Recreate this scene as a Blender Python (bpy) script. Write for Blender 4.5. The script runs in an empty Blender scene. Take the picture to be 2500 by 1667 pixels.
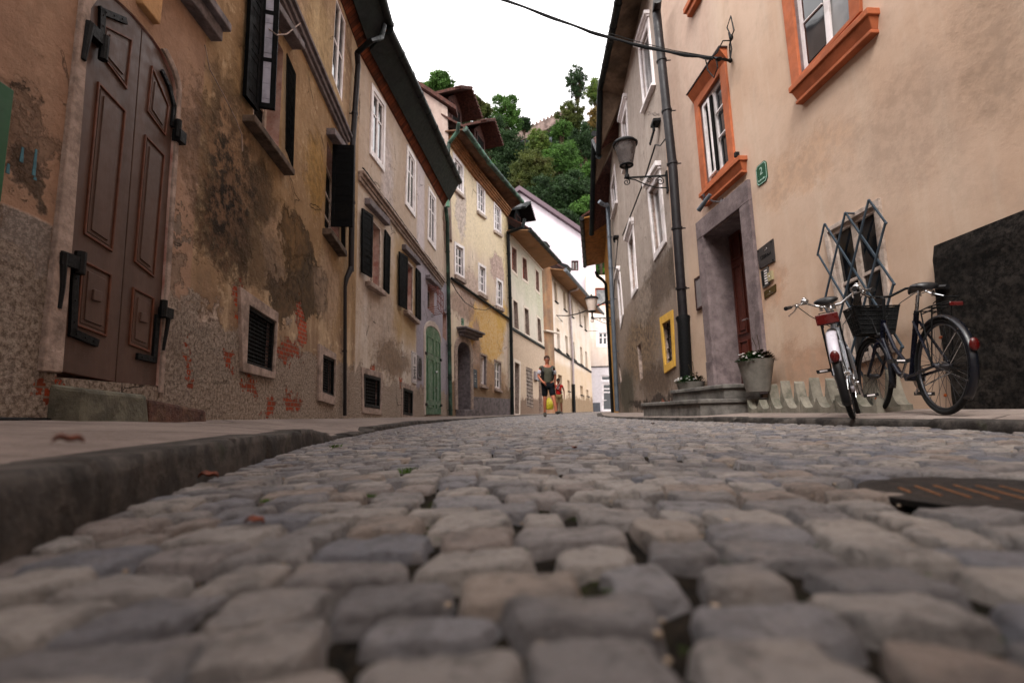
import bpy, bmesh, math, random
import numpy as np
from mathutils import Vector, Matrix, noise as mnoise
from mathutils.geometry import tessellate_polygon
rad = math.radians
random.seed(7); rng = np.random.default_rng(7)
SC = bpy.context.scene
COL = SC.collection

# ------------------------------------------------------------------ camera
CAMH = .17
FPX = 1250.; PITCH = rad(8.06); ROLL = rad(1.5)
FW = Vector((0, math.cos(PITCH), math.sin(PITCH)))
_R0 = Vector((1, 0, 0)); _U0 = Vector((0, -math.sin(PITCH), math.cos(PITCH)))
CR = _R0*math.cos(ROLL) - _U0*math.sin(ROLL)
CU = _R0*math.sin(ROLL) + _U0*math.cos(ROLL)
CP = Vector((0, 0, CAMH))
cd = bpy.data.cameras.new('camera'); cam = bpy.data.objects.new('camera', cd); COL.objects.link(cam)
cam.matrix_world = Matrix(((CR.x, CU.x, -FW.x, 0), (CR.y, CU.y, -FW.y, 0), (CR.z, CU.z, -FW.z, CAMH), (0, 0, 0, 1)))
cd.sensor_width = 36; cd.lens = 18; cd.clip_start = .02; cd.clip_end = 2000
cd.dof.use_dof = True; cd.dof.focus_distance = 4.5; cd.dof.aperture_fstop = 2.2
SC.camera = cam

# ------------------------------------------------------------------ world, sun, exposure
w = bpy.data.worlds.new('World'); SC.world = w; w.use_nodes = True
nt = w.node_tree; nt.nodes.clear()
sky = nt.nodes.new('ShaderNodeTexSky'); sky.sky_type = 'NISHITA'; sky.sun_disc = False
SUN_EL, SUN_AZ = rad(52), rad(200)
sky.sun_elevation = SUN_EL; sky.sun_rotation = SUN_AZ; sky.dust_density = 4; sky.air_density = 1
hs = nt.nodes.new('ShaderNodeHueSaturation'); hs.inputs['Saturation'].default_value = .12
mx = nt.nodes.new('ShaderNodeMix'); mx.data_type = 'RGBA'; mx.inputs[0].default_value = .75
mx.inputs[7].default_value = (8.2, 7.9, 7.9, 1)      # bright even cloud deck
bg = nt.nodes.new('ShaderNodeBackground'); bg.inputs[1].default_value = .15
wo = nt.nodes.new('ShaderNodeOutputWorld')
nt.links.new(sky.outputs[0], hs.inputs['Color']); nt.links.new(hs.outputs[0], mx.inputs[6])
nt.links.new(mx.outputs[2], bg.inputs[0]); nt.links.new(bg.outputs[0], wo.inputs[0])
sl = bpy.data.lights.new('sun', 'SUN'); sl.energy = 1.0; sl.angle = rad(18); sl.color = (1, .95, .88)
so = bpy.data.objects.new('sun', sl); COL.objects.link(so)
so.rotation_euler = (rad(90)-SUN_EL, 0, rad(180)-SUN_AZ + rad(0))
SC.view_settings.view_transform = 'Standard'; SC.view_settings.look = 'None'
SC.view_settings.gamma = 1; SC.view_settings.exposure = 1.6

# ------------------------------------------------------------------ unprojection
def ray(x, y): return FW*FPX + CR*(x-1250) + CU*(833.5-y)
def PX(x, y, Y):                      # world point seen at native pixel (x,y) at depth Y
    r = ray(x, y); return CP + r*(Y/r.y)
def zr(Y): return .0042*max(0, min(Y, 60))
def PG(x, y, dz=0):                   # on the road
    r = ray(x, y); z = dz
    for _ in range(12):
        t = (z-CAMH)/r.z; z = zr(t*r.y)+dz
    return CP + r*t

# ------------------------------------------------------------------ objects
def tag(o, label=None, cat=None, group=None, kind=None):
    if label: o['label'] = label
    if cat: o['category'] = cat
    if group: o['group'] = group
    if kind: o['kind'] = kind
    return o
def empty(name, loc=(0, 0, 0), rz=0, label=None, cat=None, group=None):
    o = bpy.data.objects.new(name, None); COL.objects.link(o); o.location = loc; o.rotation_euler = (0, 0, rz)
    o.empty_display_size = .1
    return tag(o, label, cat, group)

class MB:
    def __init__(s): s.v = []; s.f = []; s.m = []
    def add(s, vs, fs, mi=0):
        k = len(s.v); s.v += [tuple(p) for p in vs]
        s.f += [tuple(i+k for i in f) for f in fs]; s.m += [mi]*len(fs); return s
    def box(s, x0, x1, y0, y1, z0, z1, mi=0):
        return s.hexa([(x0, y0, z0), (x1, y0, z0), (x1, y1, z0), (x0, y1, z0), (x0, y0, z1), (x1, y0, z1), (x1, y1, z1), (x0, y1, z1)], mi)
    def hexa(s, p, mi=0):
        return s.add(p, [(3, 2, 1, 0), (4, 5, 6, 7), (0, 1, 5, 4), (1, 2, 6, 5), (2, 3, 7, 6), (3, 0, 4, 7)], mi)
    def prism(s, poly, y0, y1, mi=0):          # poly of (s,z), from y0 (outside) to y1 (inside)
        n = len(poly); vs = [(a, y0, b) for a, b in poly] + [(a, y1, b) for a, b in poly]
        tr = tessellate_polygon([[Vector((a, b, 0)) for a, b in poly]])
        fs = [tuple(t) for t in tr] + [tuple(i+n for i in t) for t in tr] if n > 4 else [tuple(range(n)), tuple(range(2*n-1, n-1, -1))]
        fs = list(fs) + [(i, (i+1) % n, (i+1) % n+n, i+n) for i in range(n)]
        return s.add(vs, fs, mi)
    def ring(s, o, i, y0, y1, mi=0):
        n = len(o)
        vs = [(a, y0, b) for a, b in o]+[(a, y0, b) for a, b in i]+[(a, y1, b) for a, b in o]+[(a, y1, b) for a, b in i]
        fs = []
        for k in range(n):
            j = (k+1) % n
            fs += [(k, j, j+n, k+n), (k+2*n, k+3*n, j+3*n, j+2*n), (k, k+2*n, j+2*n, j), (k+n, j+n, j+3*n, k+3*n)]
        return s.add(vs, fs, mi)
    def tube(s, pts, r, seg=8, mi=0, caps=True):
        pts = [Vector(p) for p in pts]; n = len(pts); rs = r if isinstance(r, (list, tuple)) else [r]*n
        vs = []; prev = None
        for i, p in enumerate(pts):
            d = (pts[min(i+1, n-1)]-pts[max(i-1, 0)]).normalized()
            if prev is None:
                a = d.orthogonal().normalized()
            else:
                a = (prev - d*prev.dot(d)); a = a.normalized() if a.length > 1e-6 else d.orthogonal().normalized()
            prev = a; b = d.cross(a)
            for k in range(seg):
                t = 2*math.pi*k/seg; vs.append(p+(a*math.cos(t)+b*math.sin(t))*rs[i])
        fs = []
        for i in range(n-1):
            for k in range(seg):
                j = (k+1) % seg; fs.append((i*seg+k, i*seg+j, (i+1)*seg+j, (i+1)*seg+k))
        if caps: fs += [tuple(range(seg-1, -1, -1)), tuple(range((n-1)*seg, n*seg))]
        return s.add(vs, fs, mi)
    def lathe(s, prof, c=(0, 0, 0), seg=24, mi=0, axis='z', caps=True):
        vs = []; n = len(prof)
        for r, h in prof:
            for k in range(seg):
                t = 2*math.pi*k/seg; x, y = r*math.cos(t), r*math.sin(t)
                p = (x, y, h) if axis == 'z' else ((x, h, y) if axis == 'y' else (h, x, y))
                vs.append((p[0]+c[0], p[1]+c[1], p[2]+c[2]))
        fs = [(i*seg+k, i*seg+(k+1) % seg, (i+1)*seg+(k+1) % seg, (i+1)*seg+k) for i in range(n-1) for k in range(seg)]
        if caps: fs += [tuple(range(seg)), tuple(range((n-1)*seg, n*seg))]
        return s.add(vs, fs, mi)
    def ell(s, c, r, seg=12, rings=8, mi=0):
        vs = []; fs = []
        for i in range(rings+1):
            t = math.pi*i/rings
            for k in range(seg):
                p = 2*math.pi*k/seg
                vs.append((c[0]+r[0]*math.sin(t)*math.cos(p), c[1]+r[1]*math.sin(t)*math.sin(p), c[2]+r[2]*math.cos(t)))
        for i in range(rings):
            for k in range(seg): fs.append((i*seg+k, i*seg+(k+1) % seg, (i+1)*seg+(k+1) % seg, (i+1)*seg+k))
        return s.add(vs, fs, mi)
    def leaf(s, P, th, mi=0):                  # slab on 4 points, thickened both ways
        P = [Vector(p) for p in P]; n = (P[1]-P[0]).cross(P[3]-P[0]).normalized()*th/2
        return s.hexa([p-n for p in P]+[p+n for p in P], mi)
    def build(s, name, mats, parent=None, smooth=False, bevel=0, clean=True, sub=0):
        me = bpy.data.meshes.new(name); me.from_pydata(s.v, [], s.f); me.update()
        if clean:
            bm = bmesh.new(); bm.from_mesh(me)
            bmesh.ops.remove_doubles(bm, verts=bm.verts, dist=1e-5)
            bmesh.ops.recalc_face_normals(bm, faces=bm.faces); bm.to_mesh(me); bm.free()
        if not isinstance(mats, (list, tuple)): mats = [mats]
        for m in mats: me.materials.append(m)
        if len(mats) > 1 and len(me.polygons) == len(s.m):
            me.polygons.foreach_set('material_index', s.m)
        if smooth:
            me.polygons.foreach_set('use_smooth', [True]*len(me.polygons))
            try: me.set_sharp_from_angle(angle=rad(40))
            except Exception: pass
        o = bpy.data.objects.new(name, me); COL.objects.link(o)
        if parent is not None: o.parent = parent
        if bevel:
            b = o.modifiers.new('bevel', 'BEVEL'); b.width = bevel; b.segments = 2; b.limit_method = 'ANGLE'; b.angle_limit = rad(40)
        if sub:
            b = o.modifiers.new('sub', 'SUBSURF'); b.levels = sub; b.render_levels = sub
        return o

# ------------------------------------------------------------------ materials
def hx(h, k=1.0):
    h = h.lstrip('#'); o = []
    for i in (0, 2, 4):
        c = int(h[i:i+2], 16)/255; o.append((c/12.92 if c <= .04045 else ((c+.055)/1.055)**2.4)*k)
    return tuple(o)+(1,)

class Mat:
    def __init__(s, name, rough=.9, spec=.3):
        s.m = bpy.data.materials.new(name); s.m.use_nodes = True; s.t = s.m.node_tree; s.t.nodes.clear()
        s.b = s.nd('ShaderNodeBsdfPrincipled'); s.o = s.nd('ShaderNodeOutputMaterial')
        s.b.inputs['Roughness'].default_value = rough
        s.b.inputs['Specular IOR Level'].default_value = spec
        s.lk(s.b.outputs[0], s.o.inputs[0]); s.tc = s.nd('ShaderNodeTexCoord'); s.co = s.tc.outputs['Object']
        s._xyz = None; s.bumps = []
    def nd(s, t): return s.t.nodes.new(t)
    def lk(s, a, b): s.t.links.new(a, b)
    def put(s, sock, v):
        if isinstance(v, bpy.types.NodeSocket): s.lk(v, sock)
        else: sock.default_value = v
    def math(s, op, a, b=0., c=0.):
        n = s.nd('ShaderNodeMath'); n.operation = op
        s.put(n.inputs[0], a); s.put(n.inputs[1], b); s.put(n.inputs[2], c); return n.outputs[0]
    def xyz(s):
        if s._xyz is None:
            n = s.nd('ShaderNodeSeparateXYZ'); s.lk(s.co, n.inputs[0]); s._xyz = n.outputs
        return s._xyz
    def map(s, sc=(1, 1, 1), off=(0, 0, 0)):
        n = s.nd('ShaderNodeMapping'); s.lk(s.co, n.inputs[0]); n.inputs['Scale'].default_value = sc; n.inputs['Location'].default_value = off
        return n.outputs[0]
    def noise(s, scale, det=6, rough=.6, sc=None, off=0, dist=0, col=False):
        n = s.nd('ShaderNodeTexNoise'); n.inputs['Scale'].default_value = scale; n.inputs['Detail'].default_value = det
        n.inputs['Roughness'].default_value = rough; n.inputs['Distortion'].default_value = dist
        s.lk(s.map(sc or (1, 1, 1), (off, off*.7, off*1.3)), n.inputs['Vector']); return n.outputs[1 if col else 0]
    def vor(s, scale, feat='F1', sc=None, rnd=1, out=0):
        n = s.nd('ShaderNodeTexVoronoi'); n.feature = feat; n.inputs['Scale'].default_value = scale
        n.inputs['Randomness'].default_value = rnd; s.lk(s.map(sc or (1, 1, 1)), n.inputs['Vector']); return n.outputs[out]
    def ss(s, x, a, b, t0=0., t1=1.):
        n = s.nd('ShaderNodeMapRange'); n.interpolation_type = 'SMOOTHSTEP'; s.put(n.inputs[0], x)
        n.inputs[1].default_value = a; n.inputs[2].default_value = b; n.inputs[3].default_value = t0; n.inputs[4].default_value = t1
        return n.outputs[0]
    def mix(s, f, a, b, mode='MIX'):
        n = s.nd('ShaderNodeMix'); n.data_type = 'RGBA'; n.blend_type = mode
        s.put(n.inputs[0], f); s.put(n.inputs[6], a); s.put(n.inputs[7], b); return n.outputs[2]
    def wxz(s):
        if getattr(s, '_w', None) is None:
            X = s.xyz(); o = []
            for ax, of in ((0, 31), (2, 47)):
                a = s.mul(s.math('SUBTRACT', s.noise(1.7, 5, .7, off=of), .5), 1.1); b = s.mul(s.math('SUBTRACT', s.noise(7, 6, .75, off=of+3), .5), .42)
                o.append(s.math('ADD', X[ax], s.math('ADD', a, b)))
            s._w = (o[0], None, o[1])
        return s._w
    def blob(s, cx, cz, rx, rz, soft=.25, nz=None, k=1.2):
        X = s.wxz()
        a = s.math('DIVIDE', s.math('SUBTRACT', X[0], cx), rx); b = s.math('DIVIDE', s.math('SUBTRACT', X[2], cz), rz)
        d = s.math('SQRT', s.math('ADD', s.math('MULTIPLY', a, a), s.math('MULTIPLY', b, b)))
        if nz is not None: d = s.math('ADD', d, s.math('MULTIPLY', s.math('SUBTRACT', nz, .5), k))
        return s.ss(d, 1+soft, 1-soft)
    def rect(s, x0, x1, z0, z1, soft=.05, nz=None, k=.5):
        X = s.xyz(); x = X[0]; z = X[2]
        if nz is not None:
            o = s.math('MULTIPLY', s.math('SUBTRACT', nz, .5), k); x = s.math('ADD', x, o); z = s.math('ADD', z, o)
        m = s.math('MULTIPLY', s.ss(x, x0-soft, x0+soft), s.ss(x, x1+soft, x1-soft))
        return s.math('MULTIPLY', m, s.math('MULTIPLY', s.ss(z, z0-soft, z0+soft), s.ss(z, z1+soft, z1-soft)))
    def mul(s, a, b): return s.math('MULTIPLY', a, b)
    def bump(s, h, dist, strength=1.):
        n = s.nd('ShaderNodeBump'); n.inputs['Distance'].default_value = dist; n.inputs['Strength'].default_value = strength
        s.put(n.inputs['Height'], h)
        if s.bumps: s.lk(s.bumps[-1], n.inputs['Normal'])
        s.bumps.append(n.outputs[0]); return s
    def done(s, col=None, rough=None):
        if col is not None: s.put(s.b.inputs['Base Color'], col)
        if rough is not None: s.put(s.b.inputs['Roughness'], rough)
        if s.bumps: s.lk(s.bumps[-1], s.b.inputs['Normal'])
        return s.m

def simple(name, c, rough=.6, spec=.4, metal=0, var=.25, scale=8, bump=.0, sc=None, dirt=None, dk=.5):
    m = Mat(name, rough, spec); m.b.inputs['Metallic'].default_value = metal
    c = hx(c) if isinstance(c, str) else c
    n = m.noise(scale, 6, .65, sc); f = m.ss(n, .3, .7, 1-var, 1+var)
    g = m.nd('ShaderNodeVectorMath'); g.operation = 'SCALE'; g.inputs[0].default_value = c[:3]; m.lk(f, g.inputs['Scale'])
    col = g.outputs[0]
    if dirt:
        col = m.mix(m.mul(m.ss(m.noise(scale*.4, 8, .7, sc, off=5), .45, .65), dk), col, hx(dirt))
    if bump: m.bump(m.noise(scale*4, 8, .7, sc), bump)
    r = m.ss(m.noise(scale*2, 4, .6, off=3), .3, .7, max(0, rough-.12), min(1, rough+.12))
    return m.done(col, r)

def glassy(name, c='0b0e12', r=.06):
    m = Mat(name, r, .6)
    m.bump(m.noise(1.3, 2, .5), .02, .5)
    return m.done(m.mix(m.ss(m.noise(2, 3), .35, .7), hx(c), hx('22262a')))

M = {}
M['glass'] = glassy('window_glass')
M['glass_curtain'] = glassy('window_glass_with_curtain_behind', '6d6a68', .15)
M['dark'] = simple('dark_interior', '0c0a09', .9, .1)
M['white'] = simple('white_window_paint', 'e4dcdc', .5, .4, var=.08, scale=5, dirt='8a7d74', dk=.35)
M['oldwhite'] = simple('weathered_white_paint', 'b9a99e', .7, .3, var=.2, scale=14, dirt='6a5646', dk=.6, bump=.004)
M['black'] = simple('black_shutter_paint', '08090b', .7, .08, var=.35, scale=9, dirt='15130f', dk=.5, bump=.003)
M['iron'] = simple('black_iron', '08090b', .62, .2, var=.4, scale=20, bump=.003)
M['gutter'] = simple('dark_gutter_metal', '0c0e10', .55, .15, metal=.0, var=.3, scale=6, dirt='1c2420', dk=.5)
M['pipe_brown'] = simple('dark_brown_drainpipe', '1c181b', .5, .3, metal=.0, var=.25, scale=4)
M['copper'] = simple('verdigris_copper', '24332c', .7, .3, var=.5, scale=5, dirt='5f8a74', dk=.7, sc=(1, 1, .6))
M['pipe_grey'] = simple('grey_drainpipe', '5a6068', .5, .4, metal=.3, var=.2, scale=4)
M['pipe_light'] = simple('light_zinc_drainpipe', '9c9090', .5, .4, metal=.3, var=.15, scale=4)
M['stone_grey'] = simple('grey_stone_frame', '6f6668', .85, .3, var=.3, scale=10, dirt='3d3738', dk=.6, bump=.008)
M['stone_light'] = simple('pale_rendered_stone', '9c8a80', .9, .25, var=.3, scale=12, dirt='5a4b42', dk=.6, bump=.008)
M['roof'] = simple('old_clay_tiles', '4a2d26', .85, .2, var=.5, scale=14, dirt='2a201e', dk=.6, bump=.02)
M['wood_dark'] = simple('dark_old_wood', '3a2420', .8, .2, var=.4, scale=8, sc=(1, 1, .2), bump=.004)

def frame_of(p, q):
    d = Vector((q[0]-p[0], q[1]-p[1])); L = d.length; d /= L
    return d, L

class Facade:
    """vertical facade plane: local x along, y into the house, z up"""
    def __init__(s, name, p, q, label, cat='house'):
        s.p = p; s.q = q; s.d, s.L = frame_of(p, q); s.n = Vector((s.d.y, -s.d.x))   # outward
        s.e = empty(name, (p[0], p[1], 0), math.atan2(s.d.y, s.d.x), label, cat)
        s.holes = []
    def at(s, x, y, off=0):
        r = ray(x, y); px = s.p[0]+s.n.x*off; py = s.p[1]+s.n.y*off
        t = (px*s.d.y-py*s.d.x)/(r.x*s.d.y-r.y*s.d.x)
        return ((t*r.x-px)*s.d.x+(t*r.y-py)*s.d.y, CAMH+t*r.z)
    def quad(s, pts, off=0): return [s.at(a, b, off) for a, b in pts]
    def P3(s, x, y, off): a, z = s.at(x, y, off); return (a, -off, z)
    def world(s, a, y, z):
        v = Vector((s.p[0], s.p[1]))+s.d*a - s.n*y; return Vector((v.x, v.y, z))

class Q:
    def __init__(s, pts):
        s.p = [Vector(a) for a in pts]
        s.w = ((s.p[1]-s.p[0]).length+(s.p[2]-s.p[3]).length)/2; s.h = ((s.p[3]-s.p[0]).length+(s.p[2]-s.p[1]).length)/2
    def at(s, u, v):
        a = s.p[0].lerp(s.p[1], u); b = s.p[3].lerp(s.p[2], u); r = a.lerp(b, v); return (r.x, r.y)
    def cell(s, u0, u1, v0, v1): return [s.at(u0, v0), s.at(u1, v0), s.at(u1, v1), s.at(u0, v1)]
    def grow(s, l, r=None, t=None, b=None):
        r = l if r is None else r; t = l if t is None else t; b = t if b is None else b
        return s.cell(-l/s.w, 1+r/s.w, -t/s.h, 1+b/s.h)

def window(F, px, depth=.12, fw=.05, cols=2, rows=2, fm='white', gm='glass', cas=0, cm='white', cp=.03,
           sill=0, sm=None, lintel=None, name='window', label=None, rvals=None, hole=True, px_is_outer=False, ext=None, flat=False):
    loc = F.quad(px)
    q = Q(loc)
    if px_is_outer and cas: q = Q(q.grow(-cas)); loc = [tuple(a) for a in q.p]
    if hole: F.holes.append((loc, depth))
    mb = MB()
    inner = q.grow(-fw); y0, y1 = depth-.06, depth-.005
    mb.ring(q.grow(.02), inner, y0, y1)
    iq = Q(inner)
    cw = fw*.45
    for i in range(1, cols):
        u = i/cols; c = (cw*1.5 if cols == 2 else cw)/iq.w; mb.prism(iq.cell(u-c, u+c, 0, 1), y0+.005, y1)
    us = [0]+[i/cols for i in range(1, cols)]+[1]
    for v in (rvals or [j/rows for j in range(1, rows)]):
        c = cw*.8/iq.h
        for i in range(cols):
            e = cw*1.5/iq.w if cols > 1 else 0
            mb.prism(iq.cell(us[i]+(e if i else 0), us[i+1]-(e if i < cols-1 else 0), v-c, v+c), y0+.012, y1)
    wo_ = mb.build(name, M[fm], F.e, bevel=0 if F.p[1] > 15 else .004)
    if label: wo_['label'] = label
    g = MB(); g.prism(q.grow(-fw*.6), depth-.03, depth-.015); g.build('pane', M[gm], wo_)
    if cas:
        c = MB(); c.ring(q.grow(cas), [tuple(a) for a in q.p], -cp, .03); c.build('casing', M[cm], wo_, bevel=.004)
    if sill:
        c = MB(); z = q.grow(cas+.03, None, 0, 0); zq = Q(z)
        c.prism(zq.cell(0, 1, 1+(cas if cas else 0)/zq.h, 1+(cas+sill)/zq.h), -(cp+.07), .05)
        c.build('sill', M[sm or cm], wo_, bevel=.006)
    if lintel:
        c = MB(); zq = Q(q.grow(cas+.06))
        c.prism(zq.cell(0, 1, -lintel/zq.h, 0), -(cp+.09), .02); c.prism(zq.cell(.02, .98, 0, lintel*.5/zq.h), -(cp+.04), .02)
        c.build('lintel', M[cm], wo_, bevel=.006)
    return wo_, q

def pxleaf(F, parent, px, off0=.04, off1=.08, th=.035, mat='black', slats=9, name='shutter', label=None):
    """shutter leaf from its four image corners; left edge stands off0 out of the wall, right edge off1"""
    P = [F.P3(*px[0], off0), F.P3(*px[1], off1), F.P3(*px[2], off1), F.P3(*px[3], off0)]
    return leaf3(F.e if parent is None else parent, P, th, mat, slats, name, label)
def leaf3(parent, P, th, mat='black', slats=9, name='shutter', label=None):
    P = [Vector(p) for p in P]
    def pt(u, v): return P[0].lerp(P[1], u).lerp(P[3].lerp(P[2], u), v)
    mb = MB(); mb.leaf(P, th*.55); fi = 1 if mat == 'slat_light' else 0
    w_ = (P[1]-P[0]).length; h_ = (P[3]-P[0]).length; a = .055/w_; b = .06/h_
    for u0, u1, v0, v1 in ((0, a, 0, 1), (1-a, 1, 0, 1), (a, 1-a, 0, b), (a, 1-a, 1-b, 1), (a, 1-a, .33, .33+b*.8), (a, 1-a, .66, .66+b*.8)):
        mb.leaf([pt(u0, v0), pt(u1, v0), pt(u1, v1), pt(u0, v1)], th, fi)
    for k in range(slats):
        v0 = b+(1-2*b)*(k+.15)/slats; v1 = v0+(1-2*b)*.55/slats
        mb.leaf([pt(a*1.02, v0), pt(1-a*1.02, v0), pt(1-a*1.02, v1), pt(a*1.02, v1)], th*.75)
    o = mb.build(name, [M[mat], M['black']] if fi else M[mat], parent, clean=not fi)
    if label: o['label'] = label
    return o

def facade_mesh(F, top, zb, mats, back=5., name='wall', ends=True, inset=None):
    """top: list of (s,z) along the wall top from left to right; zb: base z list [(s,z)...] left to right"""
    outer = [tuple(a) for a in zb]+[tuple(a) for a in reversed(top)]
    loops = [[Vector((a, b, 0)) for a, b in outer]]
    for h, d in F.holes: loops.append([Vector((a[0], a[1], 0)) for a in h])
    bm = bmesh.new(); edges = []
    for lp in loops:
        vs = [bm.verts.new((v.x, 0, v.y)) for v in lp]
        for i in range(len(vs)): edges.append(bm.edges.new((vs[i], vs[(i+1) % len(vs)])))
    r = bmesh.ops.triangle_fill(bm, use_beauty=True, use_dissolve=False, edges=edges, normal=(0, -1, 0))
    me0 = bpy.data.meshes.new('t'); bm.to_mesh(me0); bm.free()
    mb = MB(); mb.add([v.co for v in me0.vertices], [tuple(p.vertices) for p in me0.polygons], 0)
    for h, d in F.holes:
        n = len(h)
        vs = [(a[0], 0, a[1]) for a in h]+[(a[0], d, a[1]) for a in h]
        mb.add(vs, [(i, (i+1) % n, (i+1) % n+n, i+n) for i in range(n)], 1 if len(mats) > 1 else 0)
        cap = tessellate_polygon([[Vector((a[0], a[1], 0)) for a in h]])
        mb.add([(a[0], d+.001, a[1]) for a in h], [tuple(t) for t in cap], 1 if len(mats) > 1 else 0)
    n = len(outer)
    vs = [(a, 0, b) for a, b in outer]+[(a, back, b) for a, b in outer]
    mb.add(vs, [(i, (i+1) % n, (i+1) % n+n, i+n) for i in range(n)], 0)
    me = bpy.data.meshes.new(name); me.from_pydata(mb.v, [], mb.f); me.update()
    for m in mats: me.materials.append(m)
    me.polygons.foreach_set('material_index', mb.m)
    bm = bmesh.new(); bm.from_mesh(me); bmesh.ops.remove_doubles(bm, verts=bm.verts, dist=1e-5)
    bm.to_mesh(me); bm.free()
    o = bpy.data.objects.new(name, me); COL.objects.link(o); o.parent = F.e
    return o

def band(F, ptop, h, out, mat, name='cornice', prof=3, bev=.0, label=None):
    """moulding along image points (its upper edge); h height, out projection"""
    pts = F.quad(ptop)
    mb = MB()
    for k in range(prof):
        z0 = h*k/prof; z1 = h*(k+1)/prof-.001; o_ = out*(1-.8*k/prof)
        poly = [(a, z-z0) for a, z in pts]+[(a, z-z1) for a, z in reversed(pts)]
        mb.prism(poly, -o_, .02)
    o = mb.build(name, mat, F.e, bevel=bev)
    if label: o['label'] = label
    return o

def strap(F, px, off, r, mat, parent=None, name='drainpipe', seg=10, rings=True):
    """pipe following image points with given stand-off(s)"""
    offs = off if isinstance(off, (list, tuple)) else [off]*len(px)
    pts = [Vector(F.P3(x, y, o_)) for (x, y), o_ in zip(px, offs)]
    mb = MB(); mb.tube(pts, r, seg)
    if rings:
        for a, b in zip(pts[:-1], pts[1:]):
            L = (b-a).length
            if L > 1:
                for k in range(1, int(L/1.1)+1):
                    c = a.lerp(b, k*1.1/L); d = (b-a).normalized()
                    mb.tube([c-d*.02, c+d*.02], (r if not isinstance(r, list) else r[-1])*1.18, seg)
                    mb.tube([c, (c.x, .02, c.z)], .012, 5)
    return mb.build(name, mat, parent or F.e, smooth=True)

def grille(parent, q, y, n, m, r, mat, name='grille'):
    mb = MB()
    for i in range(n):
        u = (i+.5)/n; a = q.at(u, 0); b = q.at(u, 1); mb.tube([(a[0], y, a[1]), (b[0], y, b[1])], r, 5)
    for j in range(m):
        v = (j+.5)/m; a = q.at(0, v); b = q.at(1, v); mb.tube([(a[0], y-.006, a[1]), (b[0], y-.006, b[1])], r, 5)
    return mb.build(name, M[mat], parent)

def text3(body, parent, mat, size, loc, rot, name='lettering', ext=.002, align='CENTER'):
    c = bpy.data.curves.new('t', 'FONT'); c.body = body; c.size = size; c.extrude = ext; c.align_x = align; c.align_y = 'CENTER'
    o = bpy.data.objects.new('t', c); COL.objects.link(o)
    bpy.context.view_layer.update()
    me = bpy.data.meshes.new_from_object(o.evaluated_get(bpy.context.evaluated_depsgraph_get()))
    bpy.data.objects.remove(o)
    me.materials.clear(); me.materials.append(mat)
    r = bpy.data.objects.new(name, me); COL.objects.link(r); r.parent = parent; r.location = loc; r.rotation_euler = rot
    return r
# ------------------------------------------------------------------ facades (plan positions, metres)
L1 = Facade('weathered_house', (-2.57, 1), (-2.91, 9.4), 'stained ochre and pink plaster house with the brown double door, nearest on the left')
L2 = Facade('shuttered_house', (-2.91, 9.4), (-2.22, 17.9), 'tan plaster house with black shutters, lilac end and green arched door')
L3 = Facade('yellow_house', (-2.22, 17.9), (-.05, 24.5), 'tall yellow house with peeling plaster, arched stone doorway and tiled dormers')
L4 = Facade('pale_green_house', (-.05, 24.5), (1.97, 30.8), 'pale green house with red window boards under a wide curved eave')
L5 = Facade('cream_house', (1.97, 30.8), (6.6, 43), 'long cream house with small windows at the far left bend of the street')
R1 = Facade('orange_trimmed_house', (3.22, 9.75), (3.8, 2.5), 'salmon house with orange window frames and grey stone doorway, on the right')
R2 = Facade('grey_plaster_house', (3.74, 18.5), (3.22, 9.75), 'grey beige house with mouldy base, white windows and one yellow window frame')
R3 = Facade('ochre_house', (4.75, 25.), (3.74, 18.5), 'narrow ochre yellow house behind the grey beige house, under dark eaves')

def bl(m, F, x, y, rx, ry, soft=.3, nz=None, k=1.2):
    a = F.at(x-rx, y); b = F.at(x+rx, y); c = F.at(x, y-ry); d = F.at(x, y+ry); e = F.at(x, y)
    return m.blob(e[0], e[1], abs(b[0]-a[0])/2, abs(c[1]-d[1])/2, soft, nz, k)

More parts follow.
